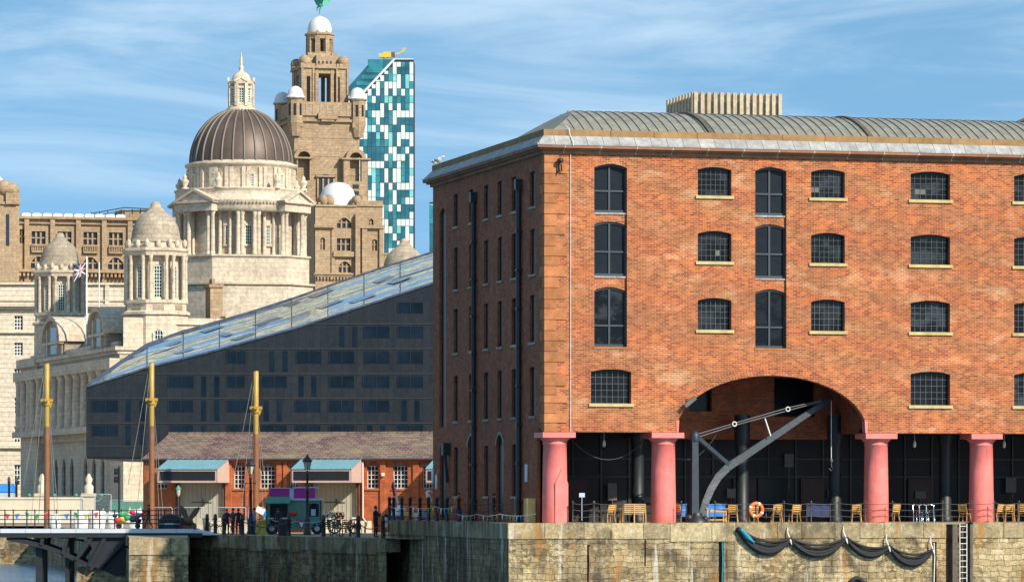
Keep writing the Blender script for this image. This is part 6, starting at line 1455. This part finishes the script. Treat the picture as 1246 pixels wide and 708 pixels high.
# people: one skinned surface per body
def person(label, px, D, pose='stand', h=1.75, rot=0, top='dark_cloth', legs='dark_cloth', z=LQ, hair='hair', loc=None):
    k = h/1.75
    J = {'pel': (0, 0, .93), 'ch': (0, .01, 1.22), 'sh': (0, .0, 1.42), 'nk': (0, -.01, 1.50), 'hd': (0, -.02, 1.58), 'ht': (0, -.02, 1.73),
         'hl': (-.10, 0, .90), 'kl': (-.11, -.03, .50), 'al': (-.11, .02, .09), 'tl': (-.12, -.15, .04), 'hr': (.10, 0, .90), 'kr': (.11, -.03, .50), 'ar': (.11, .02, .09), 'tr': (.12, -.15, .04),
         'sl': (-.19, 0, 1.40), 'el': (-.25, .02, 1.13), 'wl': (-.23, -.08, .88), 'fl': (-.22, -.11, .80), 'sr': (.19, 0, 1.40), 'er': (.25, .02, 1.13), 'wr': (.23, -.08, .88), 'fr': (.22, -.11, .80)}
    if pose == 'walk': J.update(kl=(-.11, -.16, .52), al=(-.11, -.28, .10), tl=(-.12, -.44, .07), kr=(.11, .06, .50), ar=(.11, .28, .14), tr=(.12, .18, .04), wl=(-.21, .12, .90), fl=(-.2, .16, .82), er=(.24, -.18, 1.22), wr=(.2, -.45, 1.25), fr=(.18, -.53, 1.26))
    if pose == 'phone': J.update(er=(.24, -.10, 1.16), wr=(.10, -.26, 1.36), fr=(.06, -.28, 1.43), el=(-.23, -.06, 1.14), wl=(-.06, -.24, 1.12), fl=(0, -.26, 1.12))
    if pose == 'sit': J = {n_: (x, y_, z_-.42) for n_, (x, y_, z_) in J.items()}; J.update(kl=(-.12, -.44, .50), al=(-.12, -.42, .09), tl=(-.12, -.58, .04), kr=(.12, -.44, .50), ar=(.12, -.46, .09), tr=(.12, -.62, .04), wl=(-.16, -.3, .62), fl=(-.14, -.38, .60), wr=(.16, -.3, .62), fr=(.14, -.38, .60), el=(-.24, -.02, .74), er=(.24, -.02, .74))
    rad = dict(pel=(.16, .12), ch=(.16, .12), sh=(.13, .10), nk=(.06, .06), hd=(.085, .10), ht=(.06, .07), hl=(.10, .10), kl=(.065, .07), al=(.045, .05), tl=(.045, .035), sl=(.07, .07), el=(.045, .045), wl=(.032, .032), fl=(.04, .02))
    nm_ = list(J); E = [('pel', 'ch'), ('ch', 'sh'), ('sh', 'nk'), ('nk', 'hd'), ('hd', 'ht'), ('pel', 'hl'), ('hl', 'kl'), ('kl', 'al'), ('al', 'tl'), ('pel', 'hr'), ('hr', 'kr'), ('kr', 'ar'), ('ar', 'tr'), ('sh', 'sl'), ('sl', 'el'), ('el', 'wl'), ('wl', 'fl'), ('sh', 'sr'), ('sr', 'er'), ('er', 'wr'), ('wr', 'fr')]
    me = bpy.data.meshes.new('person'); me.from_pydata([tuple(c*k for c in J[n_]) for n_ in nm_], [(nm_.index(a), nm_.index(c)) for a, c in E], [])
    o = bpy.data.objects.new('person', me); COL.objects.link(o)
    o.modifiers.new('s', 'SKIN'); sv = me.skin_vertices[0].data
    for i, n_ in enumerate(nm_): r_ = rad.get(n_) or rad[n_[:-1]+'l']; sv[i].radius = (r_[0]*k, r_[1]*k); sv[i].use_root = (n_ == 'pel')
    o.modifiers.new('u', 'SUBSURF').levels = 2
    dg = bpy.context.evaluated_depsgraph_get(); nme = bpy.data.meshes.new_from_object(o.evaluated_get(dg)); bpy.data.objects.remove(o)
    hips = J['pel'][2]*k; nkz = J['nk'][2]*k
    for m_ in (top, legs, 'skin', 'black_board'): nme.materials.append(MAT[m_])
    for p in nme.polygons:
        c = p.center; p.use_smooth = True
        near = lambda j, d_: (c-Vector(J[j])*k).length < d_
        if c.z > nkz+.02*k or near('fl', .09*k) or near('fr', .09*k): p.material_index = 2
        elif near('al', .12*k) or near('ar', .12*k) or near('tl', .14*k) or near('tr', .14*k): p.material_index = 3
        elif c.z < hips-.02*k or (pose == 'sit' and c.y < -.14*k and abs(c.z-.5*k) < .16*k and abs(c.x) < .2*k and c.z < .60*k): p.material_index = 1
        else: p.material_index = 0
    o = bpy.data.objects.new('person', nme); COL.objects.link(o); tag(o, label, 'person'); o.location = loc or (at(px, D), D, z); o.rotation_euler = (0, 0, R(rot))
    hc = Vector(J['ht'])*k; b1 = B(); b1.ball((hc.x, hc.y+.025*k, hc.z-.05*k), .105*k, 10, .95, 1.05, .95); b1.v = [(x, y_, z_) for x, y_, z_ in b1.v]; hr = b1.build('hair', hair, o)
    b2 = B(); b2.ball((hc.x, hc.y-.105*k, hc.z-.12*k), .022*k, 6, .7, 1, 1.1); b2.build('nose', 'skin', o)
    return o
person('man in a dark suit standing alone on the lower quay with hand to his face', 457, 233.5, 'phone', 1.78, 60)
person('man in dark shirt and jeans walking and pushing a laden cart over the bridge', 181, 247.9, 'walk', 1.45, -80, legs='denim', z=-.62)
person('person in dark coat leaning at the left of the dark group by the shed', 276, 252, 'stand', 1.55, 30)
person('person with bare forearms in the middle of the dark group', 283.5, 251, 'phone', 1.6, -60, top='denim')
person('person in black coat at the right of the dark group beside the bollard', 290, 250.5, 'stand', 1.58, 200)
person('person with violet jacket standing beside the first street lamp', 309.5, 251, 'stand', 1.62, 100, top='violet_cloth', legs='denim')
person('person in dark clothing at the open hatch of the green food truck', 338, 246.5, 'stand', 1.6, 160)
person('person seated by the food truck with knees forward', 352, 244, 'sit', 1.7, -70)
person('person in black beside the railing in the shade of the warehouse', 600, 0, 'stand', 1.5, 90, loc=(*WF.w(UQ+1.1, WF.v(601, UQ+1.1)), 0.0))
person('person in bright patterned top behind the railing near the wall bracket', 558, 0, 'stand', 1.55, 20, top='orange_plastic', legs='denim', loc=(*WF.w(UQ+1.1, WF.v(558, UQ+1.1)), 0.0))
# laden cart in front of the walking man
t_ = thing('market_cart', 'small cart heaped with red, green, yellow and blue bundles before the walking man', 'cart', (at(158, 248.3), 248.3, -.62), 0)
b1 = B(); b1.box(-.9, .75, -.3, .3, .28, .36); b1.bar((.75, 0, .34), (1.05, 0, .9), .05); b1.build('platform', 'timber_dark', t_)
for s_ in (-.65, .5):
    b1 = B(); b1.prism([(s_+.17*math.cos(a), .17+.17*math.sin(a)) for a in [2*math.pi*i/14 for i in range(14)]], -.34, -.28); b1.build('wheel', 'rubber', t_)
for x, z_, r_, m_ in ((-.75, .5, .22, 'red_cloth'), (-.45, .55, .24, 'yellow_paint'), (-.15, .65, .26, 'green_cloth'), (-.1, .42, .2, 'white_cloth'), (.2, .6, .28, 'union_blue'), (.45, .8, .24, 'violet_cloth'), (.5, .48, .2, 'dark_cloth'), (-.5, .85, .18, 'green_cloth'), (-.9, .78, .15, 'dark_cloth'), (.15, .98, .18, 'red_cloth')):
    b1 = B(); b1.ball((x, 0, z_), r_, 8, 1.1, .9, .8); b1.build('bundle', m_, t_)
# food truck
D = 252; t_ = thing('food_truck', 'green food truck with open hatch awning and magenta roof boards', 'food truck', (at(350, D), D, LQ), 0)
tx = lambda px: at(px, D)-at(350, D); tz = lambda py: zz(py, D)-LQ
b1 = B(); hatch = (tx(328), tx(350), tz(640), tz(612), 0); win3 = (tx(376), tx(388), tz(628), tz(612), .06)
wall(b1, tx(324), tx(391), tz(644), tz(606.5), [hatch, win3], 0, .12); b1.box(tx(324), tx(391), 2.2, 2.3, tz(644), tz(606.5)); b1.box(tx(324), tx(324)+.06, .0, 2.2, tz(644), tz(606.5)); b1.box(tx(391)-.06, tx(391), .0, 2.2, tz(644), tz(606.5)); b1.box(tx(324), tx(391), .13, 2.2, tz(644), tz(643)); b1.build('body', 'truck_green', t_)
b1 = B(); b1.box(hatch[0], hatch[1], 1.2, 1.25, hatch[2], hatch[3]); b1.build('interior', 'black_board', t_)
b1 = B(); b1.box(win3[0], win3[1], .1, .14, win3[2], win3[3]); b1.box(tx(380), tx(386), .05, .09, tz(626), tz(618)); b1.build('side_window', 'pale_blue' if False else 'window_glass', t_)
b1 = B(); b1.box(tx(378.5), tx(384), -.02, .04, tz(627), tz(619)); b1.build('price_board', 'pale_blue', t_)
b1 = B(); b1.box(tx(353), tx(391.5), -.1, 2.4, tz(608.5), tz(606)); b1.build('roof_edge', 'pale_blue', t_)
b1 = B(); b1.grid([[(tx(322)+(tx(354)-tx(322))*i/10, -.9, tz(611.5)+.03*math.sin(i*2)) for i in range(11)], [(tx(325)+(tx(353)-tx(325))*i/10, -.4, tz(606)+.02) for i in range(11)], [(tx(326)+(tx(352)-tx(326))*i/10, .02, tz(604)) for i in range(11)]], smooth=True); b1.box(tx(322), tx(354), -.92, -.88, tz(612.5), tz(611.3)); b1.build('awning', 'green_canvas', t_)
for a, c in ((327, 352), (357.5, 374), (376, 383)): b1 = B(); b1.box(tx(a), tx(c), .3, .36, tz(606), tz(594)); b1.build('roof_board', 'magenta', t_)
b1 = B(); b1.box(tx(326), tx(352), .25, .4, tz(594), tz(593)); b1.box(tx(357), tx(388), .25, .4, tz(593.5), tz(592)); b1.box(tx(352), tx(357), .3, .36, tz(606), tz(594)); b1.build('board_trim', 'pale_blue', t_)
b1 = B(); b1.box(tx(328), tx(350), -.35, .05, tz(631), tz(629.5)); b1.build('counter', 'galvanised', t_)
for px in (331, 386):
    b1 = B(); b1.prism([(tx(px)+.36*math.cos(a), .36+.36*math.sin(a)) for a in [2*math.pi*i/20 for i in range(20)]], -.02, .2); g = b1.build('wheel', 'rubber', t_); b1 = B(); b1.prism([(tx(px)+.16*math.cos(a), .36+.16*math.sin(a)) for a in [2*math.pi*i/14 for i in range(14)]], -.05, -.02); b1.build('hub', 'galvanised', g)
for x, z_, m_ in ((364, 634, 'magenta'), (358, 624.5, 'red_cloth'), (353, 625, 'red_cloth')):
    b1 = B(); b1.ball((tx(x), -.15, tz(z_)), .16, 8, 1.2, 1, .8); b1.build('flower_basket', m_, t_)
# menu board, cargo trike behind
b1 = B(); b1.prism([(-.35, 0), (.35, 0), (.3, 1.0), (-.3, 1.0)], -.03, .03); o = b1.build('menu_board', 'black_board'); o.location = (at(345.5, 242.5), 242.5, LQ); o.rotation_euler = (R(-12), 0, R(15)); tag(o, 'black leaning menu board under the food truck hatch', 'sign')
# slatted table and chairs
D = 241; t_ = thing('slatted_table', 'dark slatted outdoor table right of the food truck', 'table', (at(411, D), D, LQ), 0)
b1 = B(); [b1.box(-.85, .85, -.45+k*.15, -.34+k*.15, .72, .76) for k in range(6)]; b1.build('tabletop', 'timber_dark', t_)
for sx in (-.75, .75):
    for sy in (-.35, .35): b1 = B(); b1.box(sx-.03, sx+.03, sy-.03, sy+.03, 0, .72); b1.build('leg', 'black_iron', t_)
for px, lb_ in ((398, 'dark slatted chair at the left end of the outdoor table'), (409, 'dark slatted chair in front of the outdoor table'), (421, 'dark slatted chair at the right end of the outdoor table')):
    t_ = thing('slatted_chair', lb_, 'chair', (at(px, 239.7), 239.7, LQ), 0, 'dark chairs by the outdoor table')
    for sx in (-.2, .2):
        b1 = B(); b1.bar((sx, -.2, 0), (sx, -.24, .9), .04); b1.build('back_leg', 'black_iron', t_); b1 = B(); b1.bar((sx, .2, 0), (sx, .2, .45), .04); b1.build('front_leg', 'black_iron', t_)
    b1 = B(); [b1.box(-.22, .22, -.2+.1*k, -.13+.1*k, .44, .47) for k in range(5)]; b1.build('seat', 'timber_dark', t_)
    b1 = B(); [b1.box(-.22, .22, -.25, -.22, .55+.12*k, .62+.12*k) for k in range(3)]; b1.build('backrest', 'timber_dark', t_)
for px, m_, lb_ in ((400, 'white_cloth', 'bunch of white flowers in a pot at the left of the slatted table'), (412, 'red_cloth', 'bunch of red flowers in a pot on the slatted table')):
    t_ = thing('flower_pot', lb_, 'flowers', (at(px, 241.2), 241.2, LQ+.76), 0); random.seed(px)
    b1 = B(); b1.lathe(0, 0, [(.1, 0), (.15, .22)], 10); b1.build('pot', 'timber_dark', t_)
    b1 = B(); [b1.ball((random.uniform(-.25, .25), random.uniform(-.2, .2), random.uniform(.3, .6)), .07, 6) for _ in range(16)]; b1.build('flowers', m_, t_)
    b1 = B()
    for _ in range(60): c = Vector((random.uniform(-.3, .3), random.uniform(-.2, .2), random.uniform(.2, .6))); b1.face([c, c+Vector((.07, 0, .05)), c+Vector((.02, .03, .11))])
    b1.build('leaves', 'leaf', t_)
# spoked cannon wheels leaning by the second canopy
for px, lb_ in ((407, 'large iron wheel leaning by the cream door of the second canopy'), (431, 'grey iron wheel behind the bollard right of the slatted table')):
    t_ = thing('iron_wheel', lb_, 'wheel', (at(px, 256), 256, LQ+.47), R(20))
    b1 = B(); b1.grid([[((.42+.05*math.cos(p))*math.sin(q), .06*math.sin(p), (.42+.05*math.cos(p))*math.cos(q)) for p in [2*math.pi*i/6 for i in range(6)]] for q in [2*math.pi*j/28 for j in range(29)]], closed=True); b1.build('rim', 'timber_dark', t_)
    b1 = B(); [b1.bar((0, 0, 0), (.4*math.sin(a), 0, .4*math.cos(a)), .05) for a in [math.pi*k/5 for k in range(10)]]; b1.ball((0, 0, 0), .13, 8); b1.build('spokes', 'timber_dark', t_)
# orange crate with white and blue sacks between lamp and truck
t_ = thing('orange_crate', 'orange crate on the cobbles left of the food truck', 'crate', (at(318, 256), 256, LQ), 0); b1 = B(); wall(b1, -.4, .4, 0, .9, [(-.3, .3, .55, .75, 0)], 0, .05); b1.box(-.4, -.36, .05, .6, 0, .9); b1.box(.36, .4, .05, .6, 0, .9); b1.box(-.4, .4, .6, .64, 0, .9); b1.build('body', 'yellow_paint', t_)
b1 = B(); M = Matrix.Rotation(R(28), 4, 'Y'); b1.box(-.4, .15, -.2, .2, 0, .36, M); o = b1.build('white_sack', 'white_cloth'); o.location = (at(317, 256), 256.3, LQ+1.22); tag(o, 'tilted white box on top of the orange crate', 'box')
b1 = B(); b1.box(-.22, .22, -.2, .2, 0, .4, M); o = b1.build('blue_box', 'blue_cloth'); o.location = (at(323, 256), 256.3, LQ+1.0); tag(o, 'tilted blue box beside the white one on the orange crate', 'box')
# market clutter left of the warehouse
D = 243
t_ = thing('leaning_flag', 'bright red furled flag on a leaning white pole', 'flag', (at(487, D), D, LQ), 0); fx = lambda px: at(px, D)-at(487, D); fz2 = lambda py: zz(py, D)-LQ
b1 = B(); b1.tube([(0, 0, 0), (fx(484), 0, fz2(612)), (fx(478), 0, fz2(580))], [.07, .06, .03]); b1.build('pole', 'white_paint', t_)
b1 = B(); b1.grid([[(fx(477), -.05, fz2(587)), (fx(478.5), .1, fz2(586))], [(fx(476), -.1, fz2(592)), (fx(481), .1, fz2(591))], [(fx(477.5), -.15, fz2(597)), (fx(482.5), .12, fz2(599))], [(fx(478.5), -.05, fz2(603)), (fx(482), .1, fz2(604))]], smooth=True); b1.grid([[(fx(477), .06, fz2(587)), (fx(478.5), .2, fz2(586))], [(fx(478.5), .06, fz2(603)), (fx(482), .2, fz2(604))]], smooth=True); b1.build('flag_cloth', 'red_cloth', t_)
b1 = B(); b1.ball((fx(488), 0, fz2(618)), .22, 8); b1.ball((fx(486), 0, fz2(621)), .3, 8, 1.4, 1, .8); b1.build('knotted_rope', 'white_cloth', t_)
t_ = thing('egret_figure', 'tall white wading bird figure on a yellow post above the market clutter', 'figure', (at(523, D), D, LQ), 0); gx = lambda px: at(px, D)-at(523, D)
b1 = B(); b1.tube([(gx(523.5), 0, fz2(611)), (gx(521.5), 0, fz2(605)), (gx(519.8), 0, fz2(599)), (gx(521), 0, fz2(597))], [.12, .12, .1, .09], 8); b1.tube([(gx(520.5), 0, fz2(597)), (gx(524), 0, fz2(597.7)), (gx(526.5), 0, fz2(598.5))], [.1, .05, .015], 6); b1.build('neck', 'white_paint', t_)
b1 = B(); b1.tube([(gx(523.5), 0, 0), (gx(523.5), 0, fz2(611))], .07); b1.box(gx(521), gx(526.5), -.12, .12, fz2(617), fz2(609)); b1.build('post', 'mast_yellow', t_)
for px, lb_ in ((526.5, 'upper white hanging lantern tube on the dark warehouse corner'), (531, 'lower white hanging lantern tube on the dark warehouse corner')):
    b1 = B(); b1.lathe(0, 0, [(.05, 0), (.07, .05), (.07, .75), (.03, .8)], 8); b1.tube([(0, 0, .8), (.1, .1, 1.1)], .01, 4); o = b1.build('hanging_lantern', 'white_paint'); o.location = (*WF.w(-.75, WF.v(px, -.75)), zz(587 if px < 530 else 595, 230)); tag(o, lb_, 'lantern')
stalls = [(468, 474, 625, 'dark_cloth', 'dark draped crate at the left end of the market clutter'), (476, 486, 622, 'white_cloth', 'white lumpy sack pile beneath the leaning red flag'), (481, 488, 627, 'violet_cloth', 'violet cloth bundle beneath the leaning red flag'), (491, 500, 622, 'yellow_paint', 'yellow topped stall counter in the market clutter'), (502, 509, 624, 'white_cloth', 'white draped box between the yellow and green stalls'), (511.5, 520, 620.5, 'teal_roof', 'stall with deep green top in the market clutter'), (512, 520, 626, 'violet_cloth', 'lilac cloth front below the green topped stall'), (522, 528, 623, 'mast_yellow', 'yellow and orange crate under the white bird figure'), (532, 541, 626, 'dark_cloth', 'dark covered barrow at the right of the market clutter')]
for i, (a, c, y0, m_, lb_) in enumerate(stalls):
    D2 = 241+(i % 3)*.8; w_ = (c-a)*D2/F; h_ = zz(y0, D2)-LQ; t_ = thing('market_stall' if i % 2 else 'covered_goods', lb_, 'stall' if i % 2 else 'goods', (at((a+c)/2, D2), D2, LQ), R(random.uniform(-15, 15)))
    random.seed(i+30); b1 = B(); b1.box(-w_/2, w_/2, -.3, .3, h_-.22, h_, taper=.04); b1.build('cover', m_, t_)
    b1 = B(); [b1.box(sx*w_/2*.85-.03, sx*w_/2*.85+.03, sy*.25-.03, sy*.25+.03, 0, h_-.2) for sx in (-1, 1) for sy in (-1, 1)]; b1.build('legs', 'timber_dark', t_)
    b1 = B()
    for _ in range(6): b1.ball((random.uniform(-w_/2, w_/2), random.uniform(-.3, .0), h_-random.uniform(.25, .7)), random.uniform(.07, .14), 6, random.uniform(.8, 1.5), 1, random.uniform(.7, 1.3))
    b1.build('wares', random.choice(['white_cloth', 'red_cloth', 'yellow_paint', 'blue_cloth', 'white_cloth']), t_)
# gulls on the far corner of the parapet
for px, r_, lb_ in ((530.5, 30, 'pale gull facing right on the far corner of the warehouse parapet'), (534.5, -40, 'second gull just right of the other on the warehouse parapet')):
    v_ = WF.v(px, .1); t_ = thing('gull', lb_, 'bird', (*WF.w(.1, v_), 19.95), R(r_))
    b1 = B(); b1.tube([(-.34, 0, .22), (-.1, 0, .2), (.12, 0, .26), (.22, 0, .40), (.30, 0, .42), (.40, 0, .40)], [.03, .13, .13, .06, .06, .01], 8); b1.tube([(0, .03, 0), (0, .03, .15)], .015, 4); b1.tube([(0, -.03, 0), (0, -.03, .15)], .015, 4); b1.build('body', 'white_cloth', t_)
    b1 = B(); b1.ball((-.12, .1, .25), .13, 8, 1.7, .4, .6); b1.ball((-.12, -.1, .25), .13, 8, 1.7, .4, .6); b1.build('wings', 'galvanised', t_)

# pale stone blocks dumped in a row behind the bollards
random.seed(12)
bpos = [(245, 9), (256, 8), (266, 9), (277, 8), (300, 9), (312, 8), (396, 8), (405, 9), (417, 9), (428, 8), (440, 8), (449, 7)]
bt_ = ['by the propeller', 'second from the propeller', 'third from the propeller', 'behind the dark standing group', 'behind the first street lamp', 'left of the orange crate', 'at the right end of the food truck', 'behind the white flower pot', 'behind the red flower pot', 'behind the right end of the slatted table', 'behind the bollard left of the suited man', 'just left of the suited man']
for i, ((px, wpx), q) in enumerate(zip(bpos, bt_)):
    D = 262+random.uniform(-.4, .4); w_ = wpx*D/F; h_ = random.uniform(.55, 1.15); b1 = B(); b1.box(-w_/2, w_/2, -.3, .3, 0, h_*.55, taper=.02); M = Matrix.Translation((random.uniform(-.08, .08), 0, h_*.55+.003)) @ Matrix.Rotation(R(random.uniform(-14, 14)), 4, 'Z'); b1.box(-w_*.42, w_*.42, -.26, .26, 0, h_*.45, M, taper=.04)
    t_ = thing('stone_block', 'pale roughly cut stone block pair '+q, 'stone', (at(px, D), D, LQ), R(random.uniform(-12, 12)), 'pale stone blocks behind the bollards'); b1.build('block', 'cream_wall', t_)
# two bicycles leaning together near the slatted table and one by the bollards
def bicycle(px, D, rot, lb_, mt):
    t_ = thing('bicycle', lb_, 'bicycle', (at(px, D), D, LQ), R(rot))
    for x in (-.52, .52):
        b1 = B(); b1.grid([[(x+(.32+.02*math.cos(p))*math.sin(q), .02*math.sin(p), .34+(.32+.02*math.cos(p))*math.cos(q)) for p in [2*math.pi*i/6 for i in range(6)]] for q in [2*math.pi*j/24 for j in range(25)]], closed=True)
        for k in range(8): a = math.pi/4*k; b1.bar((x, 0, .34), (x+.31*math.sin(a), 0, .34+.31*math.cos(a)), .008)
        b1.build('wheel', 'rubber', t_)
    b1 = B()
    for p, q in (((-.52, 0, .34), (-.12, 0, .32)), ((-.12, 0, .32), (.36, 0, .80)), ((-.52, 0, .34), (-.22, 0, .82)), ((-.22, 0, .82), (.36, 0, .82)), ((-.12, 0, .32), (-.24, 0, .92)), ((.52, 0, .34), (.34, 0, .95))): b1.tube([p, q], .018, 6)
    b1.build('frame', mt, t_)
    b1 = B(); b1.box(-.36, -.12, -.06, .06, .92, .96); b1.build('saddle', 'black_board', t_)
    b1 = B(); b1.tube([(.30, -.26, .98), (.36, 0, .96), (.30, .26, .98)], .016, 5); b1.build('handlebar', 'chrome', t_)
bicycle(424, 240.4, 25, 'dark bicycle parked at the right of the slatted table', 'red_cloth')
bicycle(265, 252, -15, 'bicycle leaning between the second and third bollards', 'union_blue')
bicycle(320, 250, 10, 'bicycle parked between the first street lamp and the food truck', 'truck_green')
